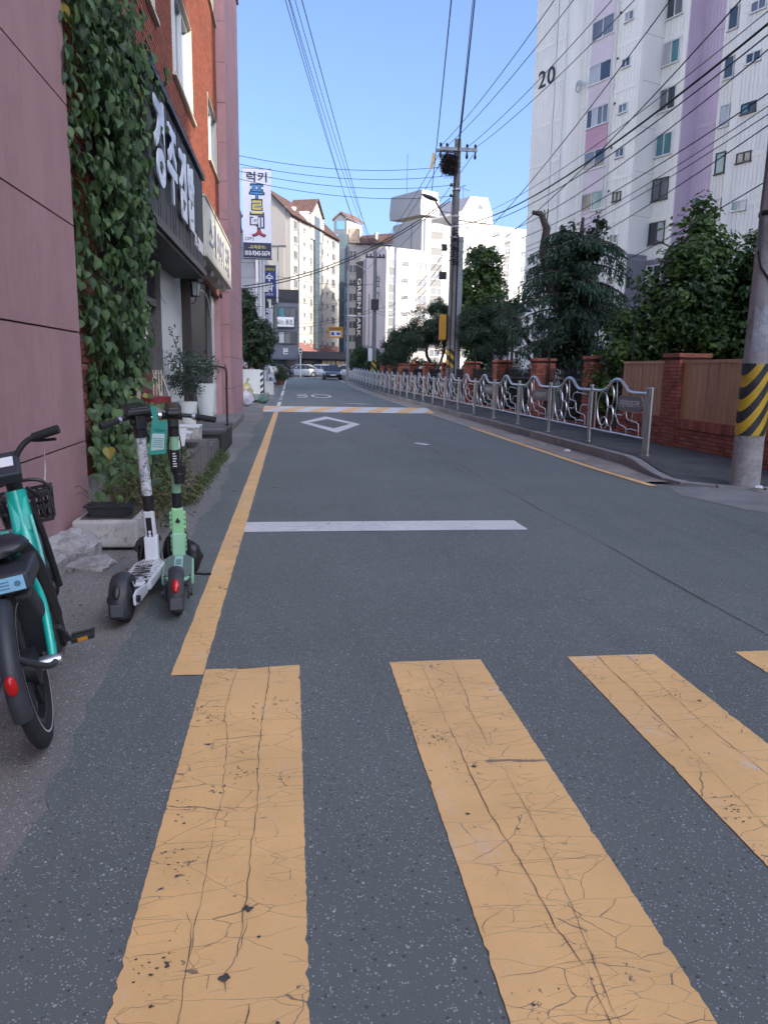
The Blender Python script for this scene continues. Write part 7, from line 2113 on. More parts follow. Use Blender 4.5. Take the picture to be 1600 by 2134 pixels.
car('parked_car', 'silver sedan turned left at the street end, left of the white one', (1.0, 88.5, rise(88)), R(-68), S_car)
car('parked_car', 'white sedan seen from its side behind the black car', (3.2, 90.5, rise(90)), R(-100), W_car)
car('parked_car', 'pale car mostly hidden right of the black sedan', (6.2, 92, rise(92)), R(-80), S_car)
car('parked_car', 'white car nose peeping out behind the tree on the left', (-2.1, 60.5, rise(60)), R(-14), W_car)
car('parked_car', 'dark car at far left of the street end, mostly hidden', (-2.0, 86, rise(86)), R(-60), B_car)
car('parked_car', 'white car parked in the apartment yard behind the bars', (11.5, 22.8, 0.0), R(70), W_car)
# ------------------------------------------------------------------ shared scooters
M_sblk = simple('scooter black plastic', (0.016, 0.016, 0.018), 0.42, var=0.12, scale=20, kind='Object')
M_grip = simple('rubber grip', (0.014, 0.014, 0.015), 0.75, var=0.15, scale=60, kind='Object', bumpy=0.3, bscale=300)
M_swht = simple('scooter white paint', (0.66, 0.67, 0.70), 0.35, var=0.04, scale=8, kind='Object', dirt=0.15, dirtcol=(0.3, 0.3, 0.3))
M_smint = simple('scooter mint paint', (0.30, 0.62, 0.30), 0.4, var=0.05, scale=8, kind='Object')
M_sgrn = simple('scooter pale green paint', (0.27, 0.50, 0.32), 0.4, var=0.05, scale=8, kind='Object')
M_sdeck = simple('grey green deck mat', (0.13, 0.175, 0.155), 0.8, var=0.12, scale=30, kind='Object', bumpy=0.3, bscale=250)
M_dgrey = simple('fender charcoal', (0.035, 0.036, 0.04), 0.5, var=0.1, scale=10, kind='Object')
M_chrome = simple('brushed silver', (0.55, 0.55, 0.56), 0.3, 0.9, var=0.05, kind='Object')
def doodle(name, base, ink, scale, th, kind='Object'):
    m, nt, b, out = ntree(name)
    co = coords(nt, kind)
    vo = N(nt, 'TexVoronoi', feature='DISTANCE_TO_EDGE'); vo.inputs['Scale'].default_value = scale
    nt.links.new(co, vo.inputs['Vector'])
    n1 = noise(nt, co, scale*0.45, 2, 0.4)
    a = math_n(nt, 'LESS_THAN', vo.outputs['Distance'], th)
    k = math_n(nt, 'MULTIPLY', a, math_n(nt, 'GREATER_THAN', n1, 0.46))
    c = mixc(nt, k, base, ink)
    nt.links.new(c, b.inputs['Base Color']); b.inputs['Roughness'].default_value = 0.4
    MATS[name] = m
    return m
M_dood = doodle('doodle print', (0.64, 0.65, 0.68), (0.02, 0.02, 0.025), 75, 0.07)
M_dood2 = doodle('doodle print deck', (0.62, 0.63, 0.64), (0.03, 0.03, 0.035), 40, 0.045)

def wheel(name, r0, wd, parent, loc, rot=None, spokes=0, hub=0.06, rimmat=None):
    m = MB(); m.M = Matrix.Rotation(R(90), 4, 'Y')
    h = wd/2
    prof = [(r0*0.70, -h*0.75), (r0*0.84, -h), (r0*0.95, -h*0.8), (r0, -h*0.35), (r0, h*0.35), (r0*0.95, h*0.8), (r0*0.84, h), (r0*0.70, h*0.75)]
    m.lathe(prof+[prof[0]], 36, cap=False)
    w = m.build(name, M_tyre, parent, 50, loc=loc, rot=rot)
    m = MB(); m.M = Matrix.Rotation(R(90), 4, 'Y')
    if spokes:
        m.lathe([(r0*0.70, -h*.7), (r0*0.64, -h*.55), (r0*0.64, h*.55), (r0*0.70, h*.7)], 32, cap=False)
        m.lathe([(0.02, -h*2.0), (hub, -h*1.4), (hub, h*1.4), (0.02, h*2.0)], 16)
        m.M = None
        for k in range(spokes):
            a = 2*math.pi*k/spokes
            m.tube([(0, hub*0.9*math.cos(a), hub*0.9*math.sin(a)), (0, r0*0.66*math.cos(a+0.12), r0*0.66*math.sin(a+0.12))], 0.016, 6)
    else:
        m.lathe([(0.02, -h*1.05), (r0*0.45, -h*0.95), (r0*0.70, -h*0.72), (r0*0.70, h*0.72), (r0*0.45, h*0.95), (0.02, h*1.05)], 24)
    m.build('rim', rimmat or M_dgrey, w, 40)
    return w

def fender(r0, r1, w, a0, a1, c, n=16, th=0.006, side=0.035):
    """curved mudguard over a wheel in the y-z plane; angles in degrees from +y"""
    m = MB(); rings = []
    sec = [(-w/2, -side), (-w/2, 0), (-w*0.3, 0.014), (0, 0.019), (w*0.3, 0.014), (w/2, 0), (w/2, -side)]
    for i in range(n+1):
        a = R(a0+(a1-a0)*i/n); rr = r0+(r1-r0)*i/n
        rings.append(m.pts([(x, c[0]+(rr+dz)*math.cos(a), c[1]+(rr+dz)*math.sin(a)) for x, dz in sec]+[(x*0.93, c[0]+(rr+dz-th)*math.cos(a), c[1]+(rr+dz-th)*math.sin(a)) for x, dz in reversed(sec)]))
    k = len(sec)*2
    for a, b in zip(rings, rings[1:]):
        for j in range(k): m.addf([a+j, a+(j+1) % k, b+(j+1) % k, b+j])
    m.addf([rings[0]+j for j in range(k)]); m.addf([rings[-1]+j for j in reversed(range(k))])
    return m

def scooter(name, label, loc, rotz, lean, steer, white):
    """electric kick scooter: local +y forward, origin where the rear wheel stands"""
    t = thing(name, label, 'electric scooter', loc)
    t.rotation_euler = (0, R(lean), R(rotz))
    body = M_swht if white else M_sgrn
    RW = 0.128
    wheel('rear_wheel', RW, 0.075 if white else 0.065, t, (0, 0, RW), hub=0.05)
    # deck: rounded slab with tapered tail
    def plan(w, y0, y1, tail):
        return [(-tail, y0), (-w, y0+0.07), (-w, y1-0.09), (-w*0.62, y1), (w*0.62, y1), (w, y1-0.09), (w, y0+0.07), (tail, y0)]
    m = MB(); m.prism([(x, y, 0.10) for x, y in plan(0.098, 0.20, 0.80, 0.055)], (0, 0, 0.062)); m.build('deck', body, t, bevel=0.012)
    m = MB(); m.prism([(x, y, 0.163) for x, y in plan(0.086, 0.225, 0.785, 0.048)], (0, 0, 0.004)); dm = m.build('deck_mat', M_dood2 if white else M_sdeck, t)
    if white:
        text('swing', M_ink, dm, frame_m((0.0, 0.46, 0.168), (0.10, -1, 0), (1, 0.10, 0), (0, 0, 1)), w=0.34, h=0.11)
        m = MB()
        for k in range(5): m.box(-0.06+0.012*k*1.6, -0.054+0.012*k*1.6, 0.66, 0.74, 0.1672, 0.168)
        m.build('deck_bars', M_ink, t)
    else:
        m = MB(); m.box(-0.028, 0.028, 0.42, 0.76, 0.1672, 0.1685); dl = m.build('deck_label', simple('pale aqua label', (0.33, 0.55, 0.52), 0.5, var=0.1), t)
        m = MB()
        for k in range(3): m.box(-0.018, 0.018, 0.52+k*0.05, 0.545+k*0.05, 0.169, 0.1695)
        m.build('label_print', M_ink, t)
    m = MB(); m.prism([(-0.06, 0.17, 0.115), (0.06, 0.17, 0.115), (0.085, 0.26, 0.150), (-0.085, 0.26, 0.150)], (0, 0.0, 0.017)); m.build('deck_tail', M_dgrey, t)
    # swing arms to the rear axle
    for s in (1, -1):
        m = MB(); m.prism([(s*0.058, -0.035, RW-0.03), (s*0.058, 0.02, RW-0.045), (s*0.07, 0.24, 0.095), (s*0.07, 0.24, 0.15), (s*0.058, 0.03, RW+0.045), (s*0.058, -0.035, RW+0.03)], (s*0.014, 0, 0)); m.build('rear_arm', body if white else M_dgrey, t, bevel=0.004)
        m = MB(); m.M = Matrix.Translation((s*0.078, 0, RW)) @ Matrix.Rotation(R(90), 4, 'Y'); m.lathe([(0.022, -0.012), (0.022, 0.012)], 10); m.build('axle_nut', M_sblk, t)
    # rear fender with lamp
    fender(RW+0.014, RW+0.022, 0.098 if white else 0.088, 35, 205, (0, RW), th=0.005).build('rear_fender', M_dgrey, t, 50)
    a = R(150); c = (0, (RW+0.045)*math.cos(a), RW+(RW+0.045)*math.sin(a))
    m = MB(); m.blob((0, 0, 0), (0.023, 0.043, 0.012), 14, 8); m.build('tail_lamp', M_redl if not white else M_sblk, t, 180, loc=c, rot=(R(-30+90-0), 0, 0))
    a = R(185); c = (0, (RW+0.043)*math.cos(a), RW+(RW+0.043)*math.sin(a))
    m = MB(); m.cbox((0, 0, 0), (0.07, 0.008, 0.07)); m.build('mud_flap', simple('matte grey plastic', (0.075, 0.08, 0.09), 0.6, var=0.08, kind='Object'), t, bevel=0.004, loc=c, rot=(R(0), 0, 0))
    # steering column group: parts rotate together about the head tube
    base, top = Vector((0, 0.86, 0.17)), Vector((0, 0.76, 1.13))
    axis = (top-base).normalized()
    def A(k): return base+(top-base)*k
    m = MB()
    m.prism([(-0.045, 0.77, 0.12), (0.045, 0.77, 0.12), (0.04, 0.86, 0.12), (-0.04, 0.86, 0.12)], (0, 0.02, 0.2)); m.build('neck', body, t, bevel=0.01)
    col = M_swht if white else M_smint
    m = MB(); w1 = 0.042 if white else 0.05
    q0, q1 = base+Vector((0, -0.02, 0.0)), A(0.34)+Vector((0, -0.012, 0))
    m.bar(q0, q1, w1*1.6, 0.06); m.build('lower_column', col, t, bevel=0.012)
    if not white:
        m = MB()
        for zz in range(9):
            p = q0.lerp(q1, 0.08+0.1*zz)
            if zz == 4: continue
            m.cbox((-0.046, p.y, p.z), (0.016, 0.03, 0.022)); m.cbox((0.046, p.y, p.z), (0.016, 0.03, 0.022))
        m.build('column_lug', col, t, bevel=0.003)
        m = MB(); p = q0.lerp(q1, 0.72); m.prism([(0, p.y-0.034, p.z+0.025), (-0.018, p.y-0.033, p.z-0.005), (0, p.y-0.033, p.z-0.018), (0.018, p.y-0.033, p.z-0.005)], (0, -0.003, 0)); m.build('spade_mark', M_ink, t)
    else:
        m = MB(); a_, b_ = q0.lerp(q1, 0.22)+Vector((0, -0.033, 0)), q0.lerp(q1, 0.86)+Vector((0, -0.033, 0)); m.bar(a_, b_, 0.036, 0.006, (0, -1, 0)); m.build('column_label', M_sblk, t)
        m = MB()
        for k in range(7):
            p = a_.lerp(b_, 0.12+0.07*k); m.cbox((0, p.y-0.0045, p.z), (0.012 if k % 2 else 0.018, 0.002, 0.012))
        m.build('label_print', M_lit, t)
    rr = 0.034 if white else 0.030
    m = MB(); m.tube([A(0.335), A(0.45)], rr+0.004, 16); m.build('collar', M_sblk, t, 50)
    m = MB(); m.tube([A(0.445), A(0.86)], rr, 16); m.build('upper_tube', M_dood if white else M_sgrn, t, 50)
    if not white:
        m = MB(); m.tube([A(0.60), A(0.76)], rr+0.0015, 16); o = m.build('black_sleeve', M_sblk, t, 50)
        m = MB()
        for k in range(7):
            p = A(0.625+0.018*k); m.box(-0.013, 0.013 if k % 3 else 0.006, p.y-rr-0.004, p.y-rr-0.002, p.z-0.004, p.z+0.003)
        m.build('sleeve_print', M_lit, t)
        cup = MB(); p = A(0.555); cup.lathe([(0.034, 0), (0.041, 0.08), (0.047, 0.115), (0.043, 0.115), (0.038, 0.08), (0.03, 0.006)], 18, (p.x+0.025, p.y-0.062, p.z-0.03)); cup.lathe([(0.043, 0.06), (0.046, 0.066), (0.0445, 0.072)], 18, (p.x+0.025, p.y-0.062, p.z-0.03), cap=False)
        cup.build('cup_holder', M_sblk, t, 40)
    m = MB(); m.tube([A(0.855), A(0.985)], rr+0.006, 16); m.build('head_sleeve', M_sblk, t, 50)
    # front end
    Rs = Matrix.Translation(top) @ Matrix.Rotation(R(steer), 4, axis) @ Matrix.Translation(-top)
    fw = base+Vector((0, 0.11, 0)); 
    Rf = Matrix.Translation(base) @ Matrix.Rotation(R(steer), 4, axis) @ Matrix.Translation(-base)
    fc = Rf @ Vector((0, 0.985, RW))
    w = wheel('front_wheel', RW, 0.07, t, tuple(fc), (0, 0, R(steer)))
    m = MB(); m.M = Rf
    for s in (1, -1): m.bar((s*0.052, 0.86, 0.30), (s*0.052, 0.985, RW), 0.016, 0.03)
    m.box(-0.06, 0.06, 0.84, 0.9, 0.27, 0.31); m.build('fork', M_sblk, t, bevel=0.004)
    f = fender(RW+0.014, RW+0.014, 0.09, 20, 170, (0, 0)); f.build('front_fender', M_dgrey, t, 50, loc=tuple(fc), rot=(0, 0, R(steer)))
    # handlebar
    m = MB(); m.M = Rs
    tz = top.z
    m.tube(catmull([(-0.26, 0.70, tz-0.035), (-0.12, 0.745, tz-0.01), (0, 0.765, tz), (0.12, 0.745, tz-0.01), (0.26, 0.70, tz-0.035)], 5), 0.015, 10)
    m.build('handlebar', M_sblk, t, 60)
    for s in (1, -1):
        m = MB(); m.M = Rs; m.tube([(s*0.145, 0.738, tz-0.014), (s*0.27, 0.697, tz-0.037)], 0.0205, 12); m.build('grip', M_grip, t, 50)
        m = MB(); m.M = Rs; m.tube([(s*0.125, 0.744, tz-0.011), (s*0.145, 0.738, tz-0.014)], 0.0235, 12); m.build('grip_ring', M_chrome, t, 50)
        m = MB(); m.M = Rs; m.tube(catmull([(s*0.11, 0.755, tz-0.012), (s*0.15, 0.785, tz-0.03), (s*0.24, 0.76, tz-0.05)], 4), 0.007, 6); m.build('brake_lever', M_sblk, t, 60)
    m = MB(); m.M = Rs
    if white:
        m.prism([(-0.085, 0.70, tz+0.005), (0.085, 0.70, tz+0.005), (0.07, 0.84, tz+0.05), (-0.07, 0.84, tz+0.05)], (0, 0, 0.035)); m.box(-0.035, 0.035, 0.72, 0.80, tz-0.09, tz+0.01)
    else:
        m.prism([(-0.045, 0.66, tz+0.0), (0.045, 0.66, tz+0.0), (0.055, 0.73, tz+0.03), (0.045, 0.80, tz+0.055), (-0.045, 0.80, tz+0.055), (-0.055, 0.73, tz+0.03)], (0, 0, 0.03)); m.box(-0.03, 0.03, 0.72, 0.79, tz-0.08, tz+0.02)
    m.build('display', M_sblk, t, bevel=0.01, seg=3)
    m = MB(); m.M = Rs
    if white: m.prism([(-0.06, 0.725, tz+0.0465), (0.06, 0.725, tz+0.0465), (0.05, 0.82, tz+0.0785), (-0.05, 0.82, tz+0.0785)], (0, 0, 0.006))
    else: m.prism([(-0.033, 0.685, tz+0.0395), (0.033, 0.685, tz+0.0395), (0.033, 0.785, tz+0.0785), (-0.033, 0.785, tz+0.0785)], (0, 0, 0.006))
    m.build('screen', simple('dark olive screen', (0.03, 0.032, 0.025), 0.12, var=0.1, kind='Object'), t, bevel=0.003)
    # loose cables at the neck and the kickstand
    m = MB()
    for s in (0.02, -0.02): m.tube(catmull([(s, 0.80, tz-0.06), (s*2.2, 0.90, tz-0.25), (s, 0.87, tz-0.45), (s, 0.86, 0.45)], 5), 0.005, 5)
    m.build('brake_cable', M_sblk, t, 60)
    m = MB(); m.tube([(-0.07, 0.45, 0.11), (-0.15 if lean < 0 else -0.13, 0.42, 0.012), (-0.17, 0.41, 0.01)], 0.009, 6) if lean < -1 else m.tube([(0.08, 0.5, 0.11), (0.165, 0.40, 0.125), (0.205, 0.39, 0.127)], 0.008, 6)
    m.build('kickstand', M_sblk, t, 60)
    return t
sw = scooter('electric_scooter', 'white electric scooter with black doodle print, left of the green one', (-0.95, 4.27, 0.004), -1.5, -2.6, 33, True)
sgn = scooter('electric_scooter', 'mint green electric scooter with a black cup holder, right of the white one', (-0.675, 4.38, 0.004), 7.0, -0.6, 8, False)
# battery bag at the white scooter's front wheel
bagm = MB()
gq = random.Random(3)
bagm.blob((0, 0, 0.2), (0.10, 0.08, 0.12), 12, 8, 0.14, gq); bagm.blob((0.09, 0.02, 0.14), (0.08, 0.07, 0.11), 12, 8, 0.14, gq)
for k in range(4): bagm.tube([(-0.06+0.05*k, -0.07, 0.28), (-0.05+0.05*k, -0.10, 0.2), (-0.04+0.05*k, -0.08, 0.12)], 0.012, 5)
props(bagm.build('luggage_bag', M_sblk, smooth=40, loc=(-0.80, 5.28, -0.02)), 'crumpled black bag strapped low between the two scooters', 'bag')
# green hang tag on the handle bar
ht = thing('hang_tag', 'teal paper hang tag dangling from the white scooter handle', 'tag', (-0.855, 4.93, 0.905))
M_teal_tag = simple('teal tag paper', (0.02, 0.26, 0.21), 0.6, var=0.06)
m = MB(); m.prism([(-0.05, 0, -0.02), (0.055, 0, 0.0), (0.05, 0, 0.21), (-0.045, 0, 0.205)], (0, 0.002, 0)); m.build('card', M_teal_tag, ht, rot=(0, R(6), R(8)))
m = MB(); m.prism([(-0.038, -0.003, 0.01), (0.042, -0.003, 0.025), (0.038, -0.003, 0.125), (-0.036, -0.003, 0.12)], (0, 0.002, 0)); m.build('print_field', simple('pale tag print', (0.45, 0.56, 0.56), 0.6, var=0.1), ht, rot=(0, R(6), R(8)))
m = MB()
for k in range(5): m.box(-0.03, 0.034, -0.0055, -0.0035, 0.035+k*0.014, 0.039+k*0.014)
for k in range(4): m.tube([(-0.024+k*0.017+0.007*math.cos(a*0.785), -0.0045, 0.148+0.007*math.sin(a*0.785)) for a in range(8)], 0.0015, 4, closed=True)
m.build('tag_print', M_teal_tag, ht, rot=(0, R(6), R(8)))
m = MB(); m.prism([(-0.012, 0, 0.2), (0.02, 0, 0.2), (0.0, 0.01, 0.30), (-0.035, 0.01, 0.29)], (0, 0.002, 0)); m.build('strap', M_teal_tag, ht)

# ------------------------------------------------------------------ teal shared bicycle at the left edge
M_teal = simple('bicycle teal paint', (0.0, 0.42, 0.33), 0.3, var=0.05, scale=6, kind='Object', coat=0.5)
M_bblk = simple('bicycle satin black', (0.017, 0.018, 0.021), 0.42, var=0.15, scale=12, kind='Object')
M_bgry = simple('bicycle slate plastic', (0.030, 0.034, 0.042), 0.5, var=0.12, scale=12, kind='Object')
bk = thing('electric_bicycle', 'teal and black shared electric bicycle cut by the left edge', 'bicycle', (-0.945, 2.84, 0.01))
bk.rotation_euler = (0, R(-10.5), R(13))
RB = 0.31
wr = wheel('rear_wheel', RB, 0.052, bk, (0, 0, RB), spokes=5, hub=0.075, rimmat=M_bblk)
wf = wheel('front_wheel', RB, 0.052, bk, (0, 1.10, RB), (0, 0, R(6)), spokes=5, hub=0.05, rimmat=M_bblk)
for w in (wr, wf):
    m = MB(); m.M = Matrix.Rotation(R(90), 4, 'Y'); m.lathe([(RB*0.80, 0.0275), (RB*0.825, 0.0282)], 40, cap=False); m.build('reflective_ring', simple('reflective white ring', (0.6, 0.6, 0.6), 0.4, var=0.02), w)
fender(RB+0.016, RB+0.02, 0.062, 112, 192, (0, RB), 22, side=0.03).build('rear_fender', M_bgry, bk, 50)
fender(RB+0.016, RB+0.02, 0.07, -5, 150, (0, 0), 22, side=0.03).build('front_fender', M_bgry, bk, 50, loc=(0, 1.10, RB), rot=(0, 0, R(6)))
# broad slate guard body over the rear wheel with the sticker plate
m = MB()
m.prism([(-0.085, 0.02, RB+0.27), (0.085, 0.02, RB+0.27), (0.115, 0.10, RB+0.10), (0.10, 0.16, RB-0.02), (-0.10, 0.16, RB-0.02), (-0.115, 0.10, RB+0.10)], (0, 0.05, 0.05)); m.build('wheel_guard', M_bgry, bk, bevel=0.02, seg=3)
m = MB(); m.box(-0.13, 0.115, -0.13, 0.19, RB+0.325, RB+0.40); m.build('tail_box', M_bgry, bk, bevel=0.015, seg=3)
m = MB(); m.box(-0.125, 0.095, -0.136, -0.1305, RB+0.338, RB+0.39); st_ = m.build('sticker', simple('pale blue sticker', (0.25, 0.50, 0.66), 0.4, var=0.05), bk)
m = MB(); m.box(-0.122, -0.045, -0.1385, -0.1362, RB+0.341, RB+0.387); m.build('sticker_field', M_lit, bk)
m = MB()
for k in range(3): m.box(-0.035, 0.045, -0.1385, -0.1362, RB+0.35+k*0.012, RB+0.354+k*0.012)
m.box(-0.118, -0.06, -0.1405, -0.1387, RB+0.35, RB+0.36); m.box(-0.118, -0.075, -0.1405, -0.1387, RB+0.368, RB+0.379); m.M = Matrix.Translation((0.072, -0.137, RB+0.364)) @ Matrix.Rotation(R(90), 4, 'X'); m.lathe([(0.011, 0), (0.011, 0.0025)], 12); m.M = None
m.build('sticker_print', simple('sticker print', (0.08, 0.2, 0.3), 0.5, var=0.05), bk)
a = R(165); c = (0.0, (RB+0.05)*math.cos(a), RB+(RB+0.05)*math.sin(a)-0.02)
m = MB(); m.blob((0, 0, 0), (0.021, 0.016, 0.038), 12, 8); m.build('tail_lamp', M_redl, bk, 180, loc=c)
# frame
m = MB()
m.tube(catmull([(0, 0.93, 0.86), (0, 0.90, 0.70), (0, 0.80, 0.50), (0, 0.66, 0.36), (0, 0.46, 0.30)], 6), [0.052]*25 if False else 0.047, 14)
for s in (1, -1):
    m.tube(catmull([(s*0.035, 0.44, 0.30), (s*0.075, 0.26, 0.33), (s*0.088, 0.10, 0.33), (s*0.09, 0.0, RB)], 5), 0.016, 8)
    m.tube(catmull([(s*0.03, 0.36, 0.62), (s*0.06, 0.26, 0.60), (s*0.095, 0.13, 0.52), (s*0.098, 0.05, 0.40), (s*0.094, 0.0, RB)], 5), 0.017, 8)
m.tube([(0, 0.46, 0.29), (0, 0.30, 0.62)], 0.03, 10)
m.lathe([(0.045, 0), (0.062, 0.05), (0.035, 0.12)], 14, (0, 0.22, 0.68)); m.tube([(0, 0.23, 0.70), (0, 0.36, 0.60)], 0.045, 12)
m.build('frame', M_teal, bk, 60)
m = MB(); m.prism([(-0.052, 0.90, 0.66), (0.052, 0.90, 0.66), (0.045, 0.955, 0.84), (-0.045, 0.955, 0.84)], (0, -0.06, 0.0)); m.build('head_cover', M_teal, bk, bevel=0.02, seg=3)
m = MB(); m.tube(catmull([(0.045, 0.86, 0.74), (0.055, 0.78, 0.56), (0.060, 0.62, 0.42), (0.06, 0.46, 0.34)], 6), 0.008, 6); m.build('frame_edge', simple('pale teal edge', (0.12, 0.5, 0.43), 0.4, var=0.05), bk, 60)
# battery mast and saddle
m = MB(); m.tube(catmull([(0.075, 0.42, 0.36), (0.075, 0.37, 0.50), (0.07, 0.31, 0.64), (0.04, 0.24, 0.745)], 5), 0.043, 16); m.build('battery_mast', M_bblk, bk, 60)
m = MB(); m.tube([(0, 0.24, 0.62), (0, 0.19, 0.78)], 0.018, 10); m.build('seat_post', M_bblk, bk, 60)
m = MB(); rings = []
for (y, w, zt, th) in [(0.01, 0.07, 0.775, 0.03), (0.03, 0.11, 0.80, 0.06), (0.10, 0.115, 0.805, 0.07), (0.17, 0.09, 0.80, 0.06), (0.24, 0.045, 0.80, 0.05), (0.32, 0.03, 0.795, 0.045), (0.36, 0.018, 0.785, 0.03)]:
    n = 14
    rings.append(m.pts([(w*math.cos(2*math.pi*k/n), y, zt-th*0.5+th*0.5*math.sin(2*math.pi*k/n)*(1 if math.sin(2*math.pi*k/n) > 0 else 1.2)) for k in range(n)]))
for a_, b_ in zip(rings, rings[1:]):
    for k in range(14): m.addf([a_+k, b_+k, b_+(k+1) % 14, a_+(k+1) % 14])
m.addf([rings[0]+k for k in range(14)]); m.addf([rings[-1]+k for k in reversed(range(14))])
m.build('saddle', M_bblk, bk, 60)
m = MB()
for s in (1, -1): m.tube(catmull([(s*0.03, 0.05, 0.745), (s*0.035, 0.12, 0.70), (s*0.02, 0.25, 0.72)], 4), 0.006, 6)
m.build('saddle_rail', M_chrome, bk, 60)
# head, display, bars
m = MB(); m.tube([(0, 0.96, 0.80), (0, 0.90, 1.0)], 0.036, 14); m.build('head_tube', M_bblk, bk, 60)
m = MB(); m.prism([(-0.06, 0.80, 0.955), (0.06, 0.80, 0.955), (0.055, 0.93, 1.05), (-0.055, 0.93, 1.05)], (0, 0.03, -0.05)); m.build('display', M_bgry, bk, bevel=0.012, seg=3)
m = MB(); m.prism([(-0.03, 0.84, 0.987), (0.035, 0.84, 0.987), (0.033, 0.89, 1.0235), (-0.03, 0.89, 1.0235)], (0, -0.002, 0.003)); m.build('display_label', M_lit, bk)
m = MB(); m.tube(catmull([(-0.31, 0.78, 1.12), (-0.2, 0.86, 1.115), (-0.08, 0.90, 1.06), (-0.03, 0.91, 1.0), (0.03, 0.91, 1.0), (0.07, 0.91, 1.05), (0.13, 0.91, 1.09), (0.25, 0.88, 1.11)], 5), 0.0135, 10); m.build('handlebar', M_bblk, bk, 60)
for s in (1, -1):
    m = MB(); m.tube([(0.14, 0.908, 1.092), (0.26, 0.878, 1.112)] if s > 0 else [(-0.17, 0.872, 1.113), (-0.31, 0.79, 1.132)], 0.021, 12); m.build('grip', M_grip, bk, 50)
    m = MB(); m.tube(catmull([(s*0.12, 0.93, 1.08), (s*0.16, 0.945, 1.07), (s*0.235, 0.915, 1.065)], 4), 0.008, 6); m.build('brake_lever', M_bblk, bk, 60)
# front basket: slatted black plastic
bs2 = MB()
x0, x1, y0, y1, zb, zt = -0.125, 0.125, 1.08, 1.28, 0.66, 0.81
fl_ = 0.03
for k in range(8):
    x = x0+(x1-x0)*k/7
    bs2.bar((x*0.85, y1-0.03, zb), (x, y1, zt), 0.012, 0.008); bs2.bar((x*0.85, y0+0.03, zb), (x, y0, zt), 0.012, 0.008); bs2.bar((x*0.85, y0+0.03, zb), (x*0.85, y1-0.03, zb), 0.012, 0.008)
for k in range(5):
    y = y0+(y1-y0)*k/4
    for s in (1, -1): bs2.bar((s*x1*0.85, y, zb), (s*x1, y, zt), 0.012, 0.008)
for z_, f in ((zb, 0.85), (zb+0.07, 0.9), (zb+0.13, 0.95), (zt, 1.0)):
    X = x1*f; Ya, Yb = y0+0.03*(1-f)/0.15, y1-0.03*(1-f)/0.15
    bs2.bar((-X, Ya, z_), (X, Ya, z_), 0.014, 0.016); bs2.bar((-X, Yb, z_), (X, Yb, z_), 0.014, 0.016); bs2.bar((-X, Ya, z_), (-X, Yb, z_), 0.014, 0.016); bs2.bar((X, Ya, z_), (X, Yb, z_), 0.014, 0.016)
bs2.box(x1*0.955, x1*0.97, y0+0.02, y0+0.13, zb+0.02, zt-0.01)
bs2.tube(catmull([(-0.12, y0, zt), (-0.1, y0-0.01, zt+0.06), (0, y0-0.01, zt+0.075), (0.1, y0-0.01, zt+0.06), (0.14, y0, zt)], 4), 0.009, 6)
bs2.tube([(0.05, 0.95, 0.86), (0.09, 1.02, zt-0.02)], 0.008, 6)
bs2.build('basket', M_bblk, bk)
# fork, cranks, pedals, rear hub bits
m = MB()
for s in (1, -1): m.tube(catmull([(s*0.03, 0.97, 0.78), (s*0.05, 1.0, 0.68), (s*0.055, 1.06, 0.48), (s*0.055, 1.10, RB)], 4), 0.018, 8)
m.build('fork', M_bblk, bk, 60)
m = MB(); m.M = Matrix.Translation((0.05, 0.46, 0.29)) @ Matrix.Rotation(R(90), 4, 'Y'); m.lathe([(0.08, -0.02), (0.105, -0.005), (0.105, 0.012), (0.05, 0.02)], 24); m.build('chain_guard', M_bblk, bk, 40)
m = MB(); m.bar((0.085, 0.46, 0.29), (0.10, 0.54, 0.20), 0.018, 0.026); m.bar((-0.085, 0.46, 0.29), (-0.10, 0.38, 0.38), 0.018, 0.026); m.tube([(-0.09, 0.46, 0.29), (0.09, 0.46, 0.29)], 0.014, 8); m.build('crank', M_dgrey, bk, bevel=0.004)
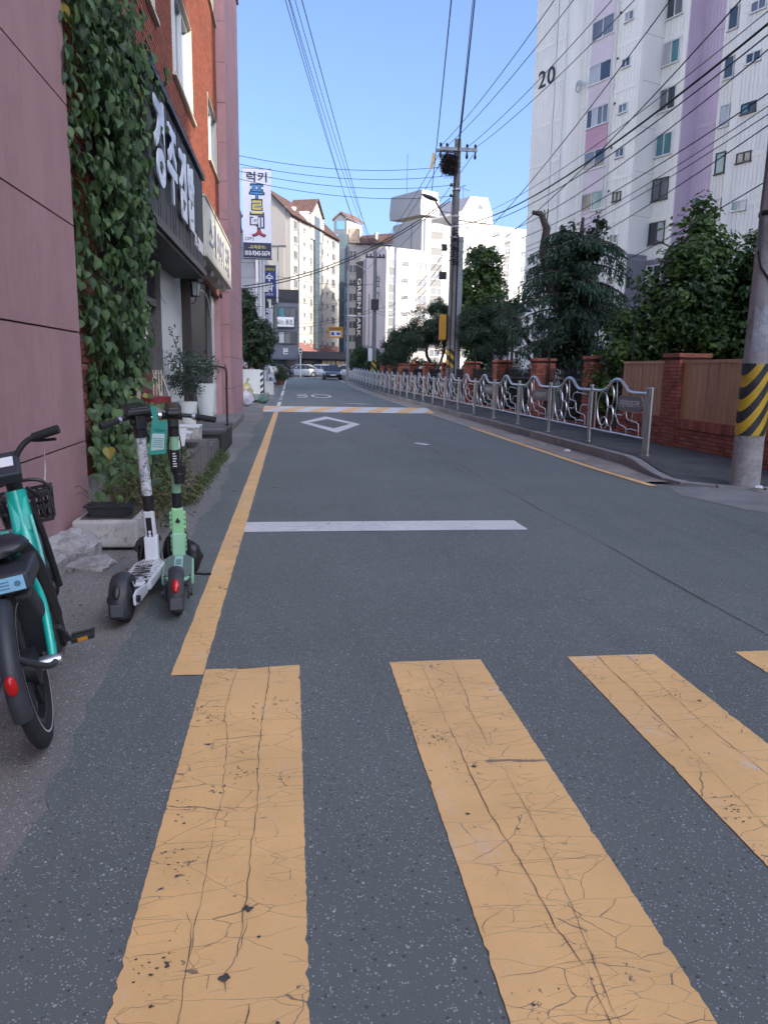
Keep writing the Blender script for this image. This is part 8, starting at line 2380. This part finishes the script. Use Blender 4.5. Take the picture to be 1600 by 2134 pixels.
for s, y, z in ((1, 0.54, 0.20), (-1, 0.38, 0.38)):
    m = MB(); m.box(s*0.16-0.05, s*0.16+0.05, y-0.045, y-0.03, z-0.012, z+0.012); m.box(s*0.16-0.05, s*0.16+0.05, y+0.03, y+0.045, z-0.012, z+0.012); m.box(s*0.16-0.05, s*0.16-0.036, y-0.03, y+0.03, z-0.01, z+0.01); m.box(s*0.16+0.036, s*0.16+0.05, y-0.03, y+0.03, z-0.01, z+0.01); m.box(s*0.16-0.036, s*0.16+0.036, y-0.008, y+0.008, z-0.009, z+0.009); p_ = m.build('pedal', M_bblk, bk, bevel=0.004)
    m = MB(); m.box(s*0.16-0.022, s*0.16+0.022, y-0.0475, y-0.0455, z-0.008, z+0.008); m.build('reflector', simple('amber reflector', (0.55, 0.22, 0.01), 0.25, var=0.1), p_)
m = MB(); m.tube(catmull([(0.0, -0.27, RB+0.16), (0.04, -0.22, RB+0.10), (0.09, -0.1, RB+0.02), (0.105, -0.0, RB+0.0)], 4), 0.012, 8); m.build('fender_stay', M_bgry, bk, 60)
m = MB(); m.M = Matrix.Translation((0, 0, RB)) @ Matrix.Rotation(R(90), 4, 'Y'); m.lathe([(0.02, -0.12), (0.028, -0.10), (0.028, 0.10), (0.02, 0.125)], 10); m.build('axle', M_chrome, bk, 40)
m = MB(); m.tube([(-0.11, 0.05, RB-0.02), (-0.20, -0.06, 0.03), (-0.235, -0.08, 0.012)], 0.011, 6); m.build('kickstand', M_bblk, bk, 60)
import OpenImageIO as oiio,sys,numpy as np
b=oiio.ImageBuf('/workdir/render_main.png'); a=b.get_pixels(oiio.UINT8)[:,:,:3].astype(float)
S=767/1600
for n,x0,y0,x1,y1 in [('skytop',600,20,700,60),('skymid',560,250,620,300),('skylow',640,400,690,420),('skyR',1000,100,1060,200),('asph near',680,1800,760,1900),('asph mid',700,1200,900,1260),('asph far',800,950,900,1000),('yellow',430,1800,500,1850),('yellow2',1000,1900,1060,1940),('pink',20,500,100,620),('pinklow',80,960,150,1000),('tower',1140,250,1160,300),('tower grey',1330,590,1345,620),('lav',1450,200,1480,260),('kerb side',1120,960,1200,980),('walk',1250,950,1300,960),('boards',1460,800,1500,850),('ivy',180,300,300,500),('apron',150,1380,200,1430),('gplit',835,600,842,640),('gpgab',790,640,800,680),('stop',700,1093,900,1102),('bush',1330,600,1500,700),('whitepanel',352,640,380,740)]:
    r=a[int(y0*S):int(y1*S)+1,int(x0*S):int(x1*S)+1].reshape(-1,3); print(n,r.mean(0).round().astype(int), r.std(0).round(1))
